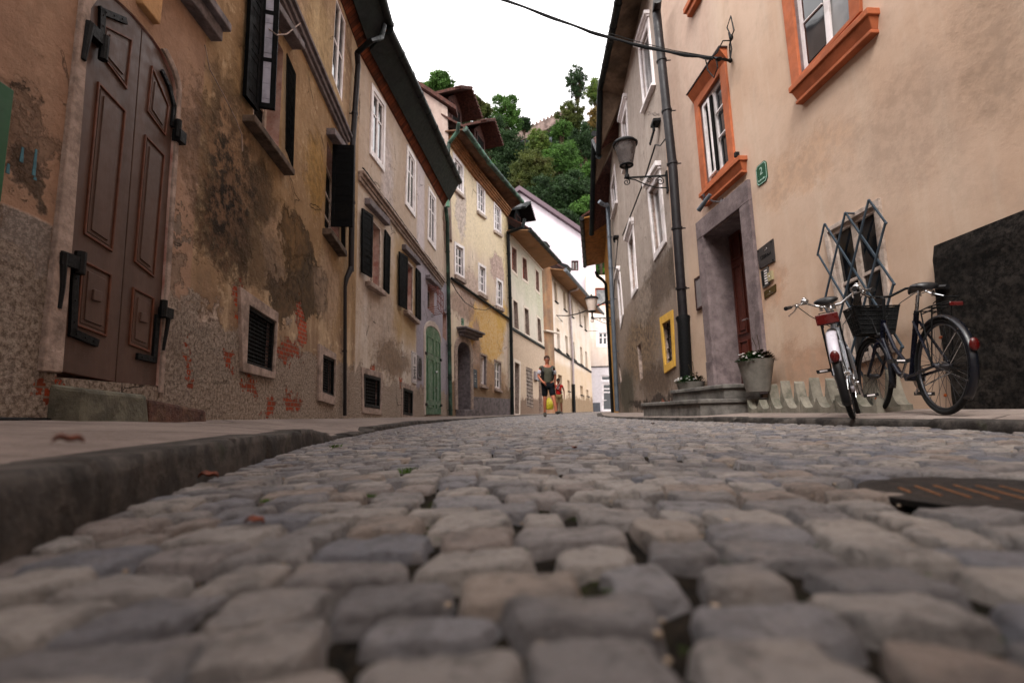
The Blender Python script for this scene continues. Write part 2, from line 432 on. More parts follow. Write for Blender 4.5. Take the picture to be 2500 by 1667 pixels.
def wall_mat(name, F, base, alt, streak, blobs=(), rough_z=None, roughc=('c2b0a1', '66564a'), rects=(), bump=.012, grime=.5,
             grimec='3a2e26', brick=(), spread=.1, damp=.9, dampc='5b4a3c', crack=True, rrects=()):
    """lime plaster: two tones in large patches, vertical weather streaks, lost plaster, damp foot"""
    m = Mat(name, .93, .15)
    n1 = m.noise(.55, 6, .6); n2 = m.noise(2.2, 8, .68, off=4); n3 = m.noise(9, 8, .7, off=9)
    ns = m.noise(1.1, 7, .65, sc=(2.6, 2.6, .28), off=2); nf = m.noise(55, 5, .7, off=1)
    c = m.mix(m.ss(n1, .38, .62), hx(base), hx(alt)); nb = m.noise(4.5, 9, .78, off=33)
    c = m.mix(m.mul(m.ss(nb, .5, .64), spread), c, hx(base, .5)); c = m.mix(m.mul(m.ss(nb, .48, .36), spread*.8), c, hx(streak, 1.15))
    c = m.mix(m.mul(m.ss(ns, .42, .72), .75), c, hx(streak))
    c = m.mix(m.mul(m.ss(n2, .5, .72), .35), c, hx(base, .62))
    relief = m.mul(n2, .6)
    for (x0, x1, z0, z1, col, soft, k, amt) in rects:
        msk = m.rect(x0, x1, z0, z1, soft, n2, k)
        cc = m.mix(m.ss(n3, .35, .7), hx(col), hx(col, .78)); c = m.mix(m.mul(msk, amt), c, cc)
    for b in blobs:
        x, y, rx, ry, col, soft, k, amt = b[:8]
        msk = bl(m, F, x, y, rx, ry, soft, n3 if len(b) > 8 else n2, k)
        c2 = b[9] if len(b) > 9 else None
        cc = m.mix(m.ss(n3, .40, .60), hx(col), hx(c2) if c2 else hx(col, .6))
        c = m.mix(m.mul(msk, amt), c, cc)
        relief = m.math('SUBTRACT', relief, m.mul(msk, .35))
    rg = None
    zn = m.math('ADD', m.wxz()[2], m.mul(m.math('SUBTRACT', n2, .5), 1.2))
    if rough_z:
        rg = m.ss(zn, rough_z+.06, rough_z-.06)
    for (x0, x1, z0, z1, col) in rrects:
        r2 = m.rect(x0, x1, z0, z1, .01, n3, .06); cc = m.mix(m.ss(nf, .45, .6), hx(col, .6), hx(col))
        oc = m.mul(m.ss(m.noise(1.6, 6, .7, sc=(3, 3, .6), off=7), .52, .66), .8)
        cc = m.mix(oc, cc, hx('6b4518')); c = m.mix(r2, c, cc); rg = r2 if rg is None else m.math('MAXIMUM', rg, r2)
    if rough_z:
        sp = m.ss(m.noise(30, 7, .82, off=12), .38, .60)
        rc = m.mix(sp, hx(roughc[1]), hx(roughc[0])); rc = m.mix(m.mul(m.ss(n2, .5, .7), .4), rc, hx(roughc[1]))
        c = m.mix(m.mul(m.ss(zn, rough_z+.06, rough_z-.06), .9), c, rc)
    if brick:
        bt = m.nd('ShaderNodeTexBrick'); mp = m.nd('ShaderNodeMapping'); mp.inputs['Rotation'].default_value = (rad(90), 0, 0)
        m.lk(m.co, mp.inputs[0]); m.lk(mp.outputs[0], bt.inputs['Vector'])
        bt.inputs['Scale'].default_value = 4.5; bt.inputs['Mortar Size'].default_value = .03
        bt.inputs['Color1'].default_value = hx('b04a2c'); bt.inputs['Color2'].default_value = hx('8a4632'); bt.inputs['Mortar'].default_value = hx('8a7464')
        for x, y, rx, ry in brick:
            msk = bl(m, F, x, y, rx, ry, .12, n3, 1.6); c = m.mix(msk, c, bt.outputs[0])
            relief = m.math('SUBTRACT', relief, m.mul(msk, .8))
    # grime that the plaster really carries: fine specks
    c = m.mix(m.mul(m.ss(m.noise(3.2, 9, .75, off=15), .55, .75), grime), c, hx(grimec))
    if crack:
        v = m.vor(.7, 'DISTANCE_TO_EDGE', sc=(1, 1, .8)); k = m.math('ADD', v, m.math('ADD', m.mul(m.math('SUBTRACT', n3, .5), .04), m.mul(m.math('SUBTRACT', n2, .5), .12)))
        ck = m.mul(m.ss(m.math('ABSOLUTE', k), .005, .001), m.ss(n1, .5, .6)); c = m.mix(m.mul(ck, .8), c, hx('2b2019'))
        relief = m.math('SUBTRACT', relief, m.mul(ck, .5))
    m.bump(relief, min(.05, bump*3.5), .9); m.bump(n3, bump, .9); m.bump(nf, bump*.25, .8)
    if rg is not None: m.bump(m.mul(m.noise(30, 5, .8, off=20), rg), .05, 1)
    return m.done(c)

# ---- neighbour materials
M['reveal_pink'] = simple('peeling_pink_window_reveal', 'b79a90', .9, .2, var=.2, scale=6, dirt='94544a', dk=.8, bump=.004)
M['door_brown'] = simple('brown_door_paint', '4e3a32', .5, .35, var=.18, scale=5, sc=(1, 1, .15), dirt='382620', dk=.5, bump=.002)
M['door_edge'] = simple('worn_reddish_door_moulding', '57301f', .55, .35, var=.3, scale=9)
M['brickwork'] = simple('eave_bricks', '8a4a2e', .85, .2, var=.45, scale=6, dirt='4a3226', dk=.5, bump=.01)
M['orange'] = simple('orange_trim_paint', 'ae6240', .75, .2, var=.2, scale=4, dirt='84492e', dk=.5, bump=.003)
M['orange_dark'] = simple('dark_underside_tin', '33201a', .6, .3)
M['yellow'] = simple('yellow_trim_paint', 'd8a948', .7, .3, var=.12, scale=4, dirt='a07838', dk=.3, bump=.004)

# ------------------------------------------------------------------ L1 weathered house
def pan(F, parent, px, y0=-.0, name='panel', mat='door_brown', arch=False):
    q = Q(F.quad(px)); mb = MB(); mb.ring([tuple(a) for a in q.p], q.grow(-.014), y0-.012, y0+.02, 1)
    mb.prism(q.grow(-.03), y0-.004, y0+.02, 0); mb.prism(q.grow(-.055), y0-.012, y0+.02, 0)
    return mb.build(name, [M[mat], M['door_edge'] if mat == 'door_brown' else M[mat]], parent, bevel=.003), q

M['slat_light'] = simple('pale_blue_grey_slats', '9a98a6', .5, .4, var=.15, dirt='3a3a40', dk=.4)
def brown_door():
    F = L1; D = .07
    gl = F.at(286, 932); gp = F.at(351, 70); rb = F.at(383, 953); rs = F.at(428, 240); lb = F.at(143, 904)
    zsp = rs[1]; ls = F.at(209, 60)[0]
    d = empty('door', (0, 0, 0)); d.parent = F.e; d['label'] = 'tall brown double door with arched top and black strap hinges'
    pk = gp[1]
    def arc(s0, s1, z0, z1, n=7):      # from (s0,z0) springing to (s1,z1) crown
        o = []
        for i in range(n+1):
            t = i/n*math.pi/2; o.append((s1+(s0-s1)*math.cos(t), z0+(z1-z0)*math.sin(t)))
        return o
    la = arc(ls, gp[0]-.004, zsp+.14, pk+.01); ra = arc(rs[0], gp[0]+.004, zsp, pk)
    left = [(lb[0], lb[1])]+la+[(gl[0]-.004, gl[1])]
    right = [(gl[0]+.004, gl[1])]+list(reversed(ra))+[(rb[0], rb[1])]
    hole = [(lb[0]-.01, lb[1]-.04), (rb[0]+.01, lb[1]-.04)]+[(a+.01, b+.01) for a, b in ra[:-1]]+[(gp[0], pk+.012)]+[(a-.01, b+.01) for a, b in reversed(la[:-1])]
    F.holes.append((hole, .16))
    for k, (poly, pans) in enumerate(((left, [[(256, 62), (326, 96), (312, 220), (250, 136)], [(242, 199), (310, 272), (277, 616), (207, 571)], [(202, 632), (275, 670), (262.5, 823), (189, 795)]]),
                                      (right, [[(373, 160), (415, 262), (406, 333), (361.5, 272)], [(356.6, 328), (404.6, 380), (378.6, 678.6), (330, 639)], [(327, 700), (379, 727), (368, 861), (316, 841)]]))):
        mb = MB(); mb.prism(poly, .012, .07); lf = mb.build('door_leaf', M['door_brown'], d, bevel=.004)
        for i, p in enumerate(pans):
            o, q = pan(F, lf, p, .012)
            if i == 2:
                mb = MB(); c = q.at(.5, .45); mb.hexa([(c[0]-.035, -.014, c[1]-.035), (c[0]+.035, -.014, c[1]-.035), (c[0]+.035, .01, c[1]-.035), (c[0]-.035, .01, c[1]-.035),
                                 (c[0]-.035, -.014, c[1]+.035), (c[0]+.035, -.014, c[1]+.035), (c[0]+.035, .01, c[1]+.035), (c[0]-.035, .01, c[1]+.035)])
                mb.build('door_boss', M['door_brown'], lf, bevel=.004)
    # straps: L shaped irons and their pintles in the stone jamb
    def iron(pts, wd):
        mb = MB(); P = [F.at(*p) for p in pts]
        for a, b in zip(P[:-1], P[1:]):
            v = Vector((b[0]-a[0], b[1]-a[1])); n = Vector((-v.y, v.x)).normalized()*wd/2; v.normalize()
            a = Vector(a)-v*wd/2; b = Vector(b)+v*wd/2
            mb.prism([tuple(a-n), tuple(b-n), tuple(b+n), tuple(a+n)], -.008, .013)
            for t in (.2, .5, .8):
                c = a.lerp(b, t); mb.ell((c.x, -.009, c.y), (.007, .004, .007), 6, 4)
        return mb
    h = iron([(184, 655), (178, 812), (232, 835)], .05)
    a = F.at(176, 640); h.tube([(a[0]+.02, -.03, a[1]-.07), (a[0]+.02, -.03, a[1]+.07)], .032, 10); h.box(a[0]-.13, a[0]+.03, -.05, .01, a[1]-.05, a[1]+.03)
    b = F.at(137, 700); h.tube([(a[0]-.11, -.03, a[1]+.02), (b[0], -.03, b[1]), (b[0]-.005, -.03, b[1]-.13)], [.028, .02, .016], 8); h.build('strap_hinge', M['iron'], d, bevel=.003)
    h = iron([(248, 100), (250, 28), (303, 50)], .045); a = F.at(226, 90)
    h.tube([(a[0]+.06, -.03, a[1]-.12), (a[0]+.06, -.03, a[1]+.05)], .028, 10); h.box(a[0]-.08, a[0]+.07, -.045, .01, a[1]-.03, a[1]+.05)
    h.tube([(a[0]-.08, -.04, a[1]+.03), (a[0]-.10, -.04, a[1]-.24)], [.028, .016], 8); h.build('strap_hinge', M['iron'], d, bevel=.003)
    h = iron([(385, 775), (377, 878), (340, 870)], .045); a = F.at(395, 760)
    h.tube([(a[0]-.03, -.03, a[1]-.05), (a[0]-.03, -.03, a[1]+.08)], .026, 10); h.box(a[0]-.03, a[0]+.07, -.05, .01, a[1]-.05, a[1]+.03)
    h.tube([(a[0]+.05, -.02, a[1]), (a[0]+.02, -.02, a[1]-.3)], [.025, .01], 8); h.build('strap_hinge', M['iron'], d, bevel=.003)
    h = iron([(398, 178), (414, 212), (426, 260), (421, 305)], .035); a = F.at(430, 335)
    h.tube([(a[0]-.03, -.03, a[1]-.02), (a[0]-.03, -.03, a[1]+.13)], .024, 10); h.box(a[0]-.04, a[0]+.04, -.06, .01, a[1]-.05, a[1]+.05); h.build('strap_hinge', M['iron'], d, bevel=.003)
    # stone surround
    mb = MB(); j0 = F.at(98, 830)[0]; j1 = lb[0]-.012; zb = F.at(118, 900)[1]-.02
    mb.prism([(j0, zb), (j1, zb), (ls-.012, zsp), (ls+.1, pk-.02), (ls+.15, pk+.16), (ls-.06, pk+.25), (j0+.02, zsp)], -.035, .02)
    mb.prism([(rb[0]+.012, rb[1]-.02), (rb[0]+.055, rb[1]-.02), (rs[0]+.055, zsp), (rs[0]+.012, zsp)], -.02, .02)
    out = [(rs[0]+.012, zsp)]+[(a+.012, b+.015) for a, b in ra[1:-2]]; mb.prism(out+[(a+.05, b+.04) for a, b in reversed(out[1:])]+[(rs[0]+.055, zsp)], -.02, .02)
    mb.build('door_surround', M['stone_light'], d, bevel=.008)
    mb = MB(); k0 = F.at(329, -8); k1 = F.at(362, 62)
    mb.prism([(k1[0]-.14, k1[1]+.06), (k1[0]+.06, k1[1]+.05), (k1[0]+.08, k1[1]+.55), (k1[0]-.22, k1[1]+.55)], -.05, .02)
    mb.build('keystone', simple('sandy_keystone', 'b08a62', .9, .2, var=.2, scale=9, bump=.01), d, bevel=.01)
    # worn steps below
    mb = MB(); a = F.at(121, 946); b = F.at(290, 965); z0 = .1
    mb.hexa([(a[0], -.2, z0), (b[0]+.05, -.2, z0), (b[0]+.05, .05, z0), (a[0], .05, z0), (a[0]+.02, -.19, a[1]-.01), (b[0]+.03, -.17, b[1]), (b[0]+.05, .05, b[1]+.02), (a[0], .05, a[1]+.03)])
    mb.build('doorstep', simple('greenish_worn_stone_step', '5f5c50', .85, .3, var=.35, scale=7, dirt='2f332c', dk=.7, bump=.012), d, bevel=.025)
    mb = MB(); a = F.at(284, 972); b = F.at(468, 1003)
    mb.hexa([(a[0]+.06, -.2, z0), (b[0], -.14, z0), (b[0], .05, z0), (a[0]+.06, .05, z0), (a[0]+.06, -.18, a[1]-.01), (b[0], -.12, b[1]), (b[0], .05, b[1]+.03), (a[0]+.06, .05, a[1]+.03)])
    mb.build('doorstep', simple('rusty_brown_broken_step', '4d332b', .8, .3, var=.5, scale=9, dirt='8a6a50', dk=.4, bump=.02), d, bevel=.02)
brown_door()

def basement(F, opx, ipx, depth=.1, fr='stone_light', y=-.02, n=7, m=14):
    q = Q(F.quad(ipx)); F.holes.append(([tuple(a) for a in q.p], depth))
    mb = MB(); o = F.quad(opx); i = [tuple(a) for a in q.p]
    mb.ring(o, i, -.035, .03)
    b = mb.build('cellar_window', M[fr], F.e, bevel=.008)
    mb = MB(); mb.ring(i, q.grow(-.035), -.01, .03); fr_ = mb.build('frame', M['iron'], b)
    grille(b, q, .02, n, m, .006, 'iron', 'grille')
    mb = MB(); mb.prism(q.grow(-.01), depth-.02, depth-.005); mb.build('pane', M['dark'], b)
    return b
basement(L1, [(579, 700), (673, 763.5), (665, 925), (585, 908)], [(601.6, 744.6), (669, 786), (662, 908), (595, 886)])
basement(L1, [(775.5, 839), (816.5, 864), (813, 989), (773, 977)], [(783.5, 865), (815, 879), (813, 969), (782, 956.5)])
# shuttered windows
q1 = [(625, -5), (692, 127), (680, 360), (618, 285)]
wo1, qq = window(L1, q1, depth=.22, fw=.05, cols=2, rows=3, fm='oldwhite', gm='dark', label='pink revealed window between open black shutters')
def open_shutter(F, win, s, ztop, zbot, width, ang, side=1, off=.02, label=None, slats=9, mat='black'):
    """leaf hinged on the wall at s, swung out by ang from the wall plane"""
    dx = math.cos(ang)*width*side; dy = -math.sin(ang)*width
    P = [(s, -off, ztop), (s+dx, -off+dy, ztop), (s+dx, -off+dy, zbot), (s, -off, zbot)]
    return leaf3(win, P, .035, mat, slats, 'shutter', label)
a = L1.at(617, 285); b = L1.at(625, -5)
open_shutter(L1, wo1, a[0]+.02, b[1]+.5, a[1]+.12, .19, rad(75), 1, label='half open shutter with light slats', mat='slat_light')
leaf3(wo1, [(a[0]-.30, -.05, b[1]+.5), (a[0]-.02, -.05, b[1]+.5), (a[0]-.02, -.05, a[1]+.05), (a[0]-.30, -.05, a[1]+.05)], .04)
pxleaf(L1, wo1, [(700, 131), (722, 184), (715, 413), (697, 362)], .03, .12)
q2 = [(799, 345), (831, 440), (828, 612), (792, 552)]
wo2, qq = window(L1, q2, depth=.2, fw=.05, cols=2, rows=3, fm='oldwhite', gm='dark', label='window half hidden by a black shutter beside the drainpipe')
def slab_sill(F, win, pa, pb, h=.1, out=.12, mat='stone_light', name='sill'):
    a = F.at(*pa); b = F.at(*pb); mb = MB(); mb.prism([(a[0], a[1]), (b[0], b[1]), (b[0], b[1]-h), (a[0], a[1]-h)], -out, .02)
    return mb.build(name, M[mat], win, bevel=.012)
M['sill_dark'] = simple('dark_weathered_sill', '5c4e44', .9, .2, var=.35, scale=9, dirt='2a221c', dk=.7, bump=.012)
slab_sill(L1, wo1, (592, 279), (695, 415), .08, .13, 'sill_dark'); slab_sill(L1, wo2, (787, 556), (828, 614), .10, .14, 'sill_dark')
slab_sill(L1, wo1, (640, -10), (715, 106), .1, .16, 'stone_grey', 'lintel'); slab_sill(L1, wo2, (797, 312), (832, 362), .12, .14, 'stone_grey', 'lintel')
a = L1.at(814, 362, .0); b = L1.at(812, 556)
open_shutter(L1, wo2, a[0]-.1, L1.at(822, 361)[1]-.1, L1.at(814, 557)[1]-.05, .34, rad(86), 1, .02, 'black shutter swung square to the wall')
pxleaf(L1, wo2, [(833, 440), (843, 452), (843, 619), (833, 606)], .04, .1)
wo3, qq = window(L1, [(821, -10), (845, 56), (836, 252), (810, 179)], depth=.07, fw=.05, cols=2, rows=2, cas=.0, label='white upper window under the brick eave')
window(L1, [(478, -60), (529, -10), (527, 36), (508, 0)], depth=.1, fw=.04, cols=1, rows=1)
mb = MB(); a = L1.at(517, 103); b = L1.at(446, 0)
mb.prism([(a[0]-1.2, a[1]+.0), (a[0], a[1]), (a[0], a[1]+.12), (a[0]-1.2, a[1]+.12)], -.1, .02); mb.prism([(a[0]-1.2, a[1]+.12), (a[0]+.03, a[1]+.12), (a[0]+.03, a[1]+.2), (a[0]-1.2, a[1]+.2)], -.16, .02)
mb.build('cornice', M['stone_grey'], L1.e, bevel=.01)
z0 = L1.at(690, 5)[1]; z1 = L1.at(840, 352)[1]
mb = MB(); s0 = 3.0; s1 = L1.at(843, 352)[0]
for k, (h0, h1, o_) in enumerate(((0, .07, .05), (.07, .15, .09), (.15, .21, .13))):
    mb.prism([(s0, z0+.12+h0), (s1, z1+h0), (s1, z1+h1-.002), (s0, z0+.12+h1-.002)], -o_, .02)
mb.build('cornice', M['stone_grey'], L1.e, bevel=.008)
# green shutter panel at the frame's left edge
mb = MB(); a = L1.at(26, 222, .06); b = L1.at(4, 500, .06)
mb.box(a[0]-.7, a[0], -.06, -.01, b[1], a[1]); mb.box(a[0]-.08, a[0]-.0, -.08, -.06, b[1], a[1])
mb.build('shutter', simple('green_shutter_paint', '0f4826', .5, .4, var=.15, dirt='12401f', dk=.4), L1.e, bevel=.006)
L1m = wall_mat('weathered_ochre_plaster', L1, 'a88d70', '846b56', 'cfb899',
    rects=[(-24, L1.at(478, 500)[0], 1.0, 9, '9f7f6c', .01, .03, .85), (L1.at(478, 500)[0]+.02, 9, 1.6, 5.3, '96764c', .3, 1.2, .45),
           (L1.at(385, 900)[0], L1.at(478, 500)[0], .9, 3.6, 'a88a76', .02, .2, .5)],
    blobs=[(565, 430, 85, 190, '7c6048', .35, 1.6, .95, 1, '17120e'), (545, 560, 60, 110, '6a503c', .3, 1.6, .85, 1, '1a1510'), (670, 600, 28, 90, 'c2a792', .3, 1.2, .7), (730, 600, 40, 70, '54432f', .08, .9, .95, 1, '413426'), (755, 700, 50, 80, '54432f', .08, .9, .95, 1, '413426'), (700, 730, 45, 60, '5c4833', .08, .9, .9, 1, '413426'), (705, 560, 18, 50, '54432f', .08, .9, .9, 1, '413426'), (690, 560, 60, 80, '82623c', .4, 1.2, .5), (620, 250, 60, 120, 'a98a62', .4, 1.3, .6, 1, '8a6f50'), (600, 330, 70, 60, 'b08f72', .4, 1.4, .5, 1),
           (640, 640, 60, 70, '584636', .4, 1.3, .7, 1), (800, 700, 30, 90, 'a28a76', .3, 1.2, .6), (520, 800, 60, 50, 'c2b0a2', .25, 1.4, .85, 1, '6a5a50'), (510, 880, 50, 40, '5d5149', .3, 1.4, .7, 1),
           (60, 440, 60, 50, '4b3d31', .3, 1.3, .8, 1), (40, 230, 28, 14, '55453a', .1, .8, .8), (100, 400, 30, 90, '6b5a4d', .4, 1.4, .6, 1),
           (790, 120, 40, 120, 'b99f74', .4, 1.1, .6), (770, 420, 25, 90, 'a07c40', .4, 1.1, .7), (440, 560, 25, 25, '6f6861', .2, 1.2, .7), (640, 480, 30, 60, '5a4634', .4, 1.5, .7, 1, '2c231b'), (30, 330, 40, 120, '6a5648', .4, 1.4, .6, 1, '4a3c32'), (430, 650, 22, 40, '7a6c60', .3, 1.4, .6, 1), (820, 520, 20, 60, '6a543c', .4, 1.4, .5, 1)],
    rough_z=1.12, spread=.7, rrects=[(-24, L1.at(98, 860)[0], .3, 1.32, 'b4a59b'), (L1.at(392, 900)[0]-.0, L1.at(470, 900)[0], .3, 1.0, 'b0a098')],
    brick=[(733, 800, 10, 46), (700, 858, 34, 26), (655, 985, 20, 22), (470, 940, 10, 34), (100, 935, 28, 22), (560, 872, 10, 18), (587, 740, 6, 60), (604, 930, 16, 14), (715, 970, 20, 18), (450, 900, 6, 40)], bump=.02, dampc='6a5546', grime=.45)
top1 = [(-22, 7.45), (L1.L, 7.42)]; base1 = [(-22, -.4), (L1.L, -.4)]
L1w = facade_mesh(L1, top1, base1, [L1m, M['reveal_pink']])
# blue drips left by the door
M['drip'] = simple('turquoise_paint', '3c6a78', .6, .3, var=.3, scale=30)
for x, y0, y1 in ((55, 360, 398), (88, 365, 432), (20, 400, 425), (85, 432, 440)):
    a = L1.at(x, y0); b = L1.at(x, y1); mb = MB(); mb.prism([(a[0]-.006, a[1]), (a[0]+.006, a[1]), (a[0]+.012, b[1]), (a[0]-.01, b[1])], -.003, .001)
    mb.build('paint_drip', M['drip'], L1.e)
mb = MB(); mb.tube([(-3+i*.5, -.02-.006*math.sin(i*1.7), .245-.004*i+.004*math.sin(i*2.3)) for i in range(14)], .013, 6); mb.build('wiring_and_gap_line', M['iron'], L1.e)  # thin black tube added to draw the dark gap along the wall base
mb = MB(); mb.tube([Vector(L1.P3(x, y, .03)) for x, y in ((500, 110), (512, 170), (545, 230), (575, 290), (590, 330), (592, 370))], .006, 5); mb.tube([Vector(L1.P3(x, y, o_)) for x, y, o_ in ((655, 70, .1), (675, 86, .25), (700, 84, .2), (735, 56, .08))], .008, 5); mb.build('loose_wire', M['stone_light'], L1.e)

def eave(F, s0, s1, z0, z1, gut, ov, soff='brickwork', fasc=True, gm='gutter', gr=.1, roofmat='roof', pitch=.62, thick=.14, board=None, name='roof'):
    """gut: outer edge points in image; ov: overhang"""
    G = [F.at(x, y, ov) for x, y in gut] if not isinstance(gut, (int, float)) else [(0, gut)]; G.sort()
    def gz(s):
        if len(G) == 1: return G[0][1]
        for a, b in zip(G[:-1], G[1:]):
            if s <= b[0] or b is G[-1]: return a[1]+(b[1]-a[1])*(s-a[0])/(b[0]-a[0])
    n = 8; mb = MB(); ss_ = [s0+(s1-s0)*i/n for i in range(n+1)]
    top = []; 
    for i in range(n):
        a, b = ss_[i], ss_[i+1]; za = z0+(z1-z0)*i/n; zb_ = z0+(z1-z0)*(i+1)/n
        mb.hexa([(a, -ov, gz(a)), (b, -ov, gz(b)), (b, .05, zb_), (a, .05, za), (a, -ov, gz(a)+.05), (b, -ov, gz(b)+.05), (b, .05, zb_+.05), (a, .05, za+.05)])
    r_ = MB()
    for i in range(n):
        a, b = ss_[i], ss_[i+1]
        za, zb_ = gz(a)+.06, gz(b)+.06
        r_.hexa([(a, -ov-.03, za), (b, -ov-.03, zb_), (b, 4.6, zb_+pitch*(4.6+ov)), (a, 4.6, za+pitch*(4.6+ov)), (a, -ov-.03, za+thick*.5), (b, -ov-.03, zb_+thick*.5), (b, 4.6, zb_+pitch*(4.6+ov)+thick), (a, 4.6, za+pitch*(4.6+ov)+thick)])
    rf = r_.build(name, M[roofmat], F.e)
    mb.build('soffit', M[soff] if isinstance(soff, str) else soff, rf)
    g = MB(); g.tube([(s, -ov-.02, gz(s)+.03) for s in ss_], gr, 12)
    for k in range(int((s1-s0)/.8)+1):
        s = min(s1-.02, s0+.02+k*.8); g.tube([(s-.012, -ov-.02, gz(s)+.03), (s+.012, -ov-.02, gz(s)+.03)], gr*1.12, 12)
    g.build('gutter', M[gm], rf, smooth=True)
    if board:
        f = MB()
        for i in range(n):
            a, b = ss_[i], ss_[i+1]; zA, zB = gz(a), gz(b); o1, o2 = ov-.0, ov*board
            wa_ = z0+(z1-z0)*i/n; wb_ = z0+(z1-z0)*(i+1)/n; fa = zA+(wa_-zA)*(1-board); fb = zB+(wb_-zB)*(1-board)
            f.hexa([(a, -o1, zA-.05), (b, -o1, zB-.05), (b, -o2, fb-.09), (a, -o2, fa-.09), (a, -o1, zA-.002), (b, -o1, zB-.002), (b, -o2, fb-.002), (a, -o2, fa-.002)])
        f.build('eave_board', M['gutter'], rf)
    return rf, gz
# corbelled brick soffit material
def brick_soffit(name, c1, c2, mo, sc=3.2):
    m = Mat(name, .9, .15); bt = m.nd('ShaderNodeTexBrick'); m.lk(m.co, bt.inputs['Vector']); bt.inputs['Scale'].default_value = sc
    bt.inputs['Mortar Size'].default_value = .02; bt.inputs['Brick Width'].default_value = .35; bt.inputs['Row Height'].default_value = .5
    bt.inputs['Color1'].default_value = hx(c1); bt.inputs['Color2'].default_value = hx(c2); bt.inputs['Mortar'].default_value = hx(mo)
    c = m.mix(m.mul(m.ss(m.noise(5, 6), .45, .7), .6), bt.outputs[0], hx(mo)); m.bump(bt.outputs[1], -.02); m.bump(m.noise(20), .01); return m.done(c)
M['soff_brick'] = brick_soffit('brick_laid_soffit', '8a4a30', '5c3526', '2e221c')
ov = .55
eave(L1, -22, L1.L, 7.42, 7.4, [(928, 0), (958, 104)], ov, 'soff_brick', board=.36)

# drainpipe between the first two houses
strap(L1, [(872, 130), (874, 160), (861, 351), (858, 600), (857, 662)], [.12, .1, .1, .1, .1], .052, M['pipe_brown'], None)
strap(L1, [(857, 655), (846, 680), (842.7, 700), (842, 1014)], [.1, .06, .05, .05], [.055, .04, .03, .03], M['pipe_brown'], None)
mb = MB(); p0 = Vector(L1.P3(872, 132, .12)); p1 = Vector(L1.P3(905, 100, .42)); p2 = Vector(L1.P3(931, 92, .52)); p3 = Vector(L1.P3(938, 62, .56))
mb.tube([p0, p0+Vector((0, 0, .02)), p1, p2, p3], .05, 10); mb.build('drainpipe_elbow', M['gutter'], L1.e, smooth=True)

# ------------------------------------------------------------------ L2 shuttered house
for px in ([(905, 202), (939.6, 255), (936, 421.6), (901, 375.7)], [(992.4, 352.7), (1013.5, 390.6), (1012, 533), (988, 498.6)], [(1044.7, 454), (1062.4, 483), (1062.4, 612.7), (1043, 585)]):
    window(L2, px, depth=.05, fw=.06, cols=2, rows=3, cas=.12, px_is_outer=True, cp=.035, gm='glass', rvals=[.33])
ov2 = .55
def shut_win(op, la, ra, hood, sill, label):
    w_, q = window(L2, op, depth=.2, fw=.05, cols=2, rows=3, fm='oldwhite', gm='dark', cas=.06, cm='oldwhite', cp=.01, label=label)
    pxleaf(L2, w_, la, .05, .12); pxleaf(L2, w_, ra, .04, .09)
    slab_sill(L2, w_, hood[0], hood[1], .14, .12, 'stone_grey', 'lintel'); slab_sill(L2, w_, sill[0], sill[1], .1, .12, 'stone_light')
    return w_
shut_win([(909.7, 541), (927.4, 562), (925.5, 710), (895+8, 684)], [(884, 508.5), (909.7, 526), (907, 678), (883, 664)], [(940, 560.6), (952.8, 580), (949.7, 718), (937.6, 706)],
         [(890, 483), (941, 538)], [(891.5, 686), (931, 713)], 'shuttered window next to the drainpipe elbow')
shut_win([(994.5, 641), (1007, 654), (1005.5, 760), (992, 752)], [(974.4, 614), (995, 628), (993, 755.8), (974, 745)], [(1016, 654), (1026.8, 667), (1027, 782), (1016, 774)],
         [(981, 596), (1017.6, 636)], [(985, 756), (1015, 784)], 'shuttered window beside the lilac plaster')
wc, qc = window(L2, [(1044, 694), (1060, 713), (1060, 769), (1044, 752)], depth=.2, fw=.04, cols=1, rows=1, fm='oldwhite', gm='dark')
slab_sill(L2, wc, (1039, 671), (1068.5, 699), .12, .14, 'stone_grey', 'lintel')
M['rust'] = simple('rusty_pink_iron', '7a4038', .7, .3, var=.3)
mb = MB()
for u in (0, .25, .5, .75, 1):
    a = qc.at(u, .0); b = qc.at(u, 1.); mb.tube([(a[0], 0, a[1]), (a[0]+.05, -.28, a[1]-.1), (b[0]+.05, -.28, b[1]+.05), (b[0], 0, b[1])], .012, 5)
for v in (.05, .35, .65, .95):
    a = qc.at(0, v); b = qc.at(1, v); mb.tube([(a[0]+.05, -.28, a[1]-.03), (b[0]+.05, -.28, b[1]-.03)], .012, 5)
mb.build('window_cage', M['rust'], wc)
L2.holes.append((L2.quad([(1080.7, 756), (1090, 768), (1090, 833), (1080.7, 822)]), .18))
for ip in ([(889, 917), (926.4, 927), (924.7, 994), (890, 989)], [(984.6, 949.5), (1006, 957.5), (1005, 1012), (984, 1008)]):
    q = Q(L2.quad(ip)); L2.holes.append(([tuple(a) for a in q.p], .1))
    mb = MB(); mb.ring(q.grow(.03), q.grow(-.03), -.02, .03); b = mb.build('cellar_window', M['iron'], L2.e, bevel=.005)
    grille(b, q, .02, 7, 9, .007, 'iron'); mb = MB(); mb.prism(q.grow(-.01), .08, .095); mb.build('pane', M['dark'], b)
    mb = MB(); mb.ring(q.grow(.16), q.grow(.035), -.015, .03); mb.build('surround', M['stone_light'], b, bevel=.01)
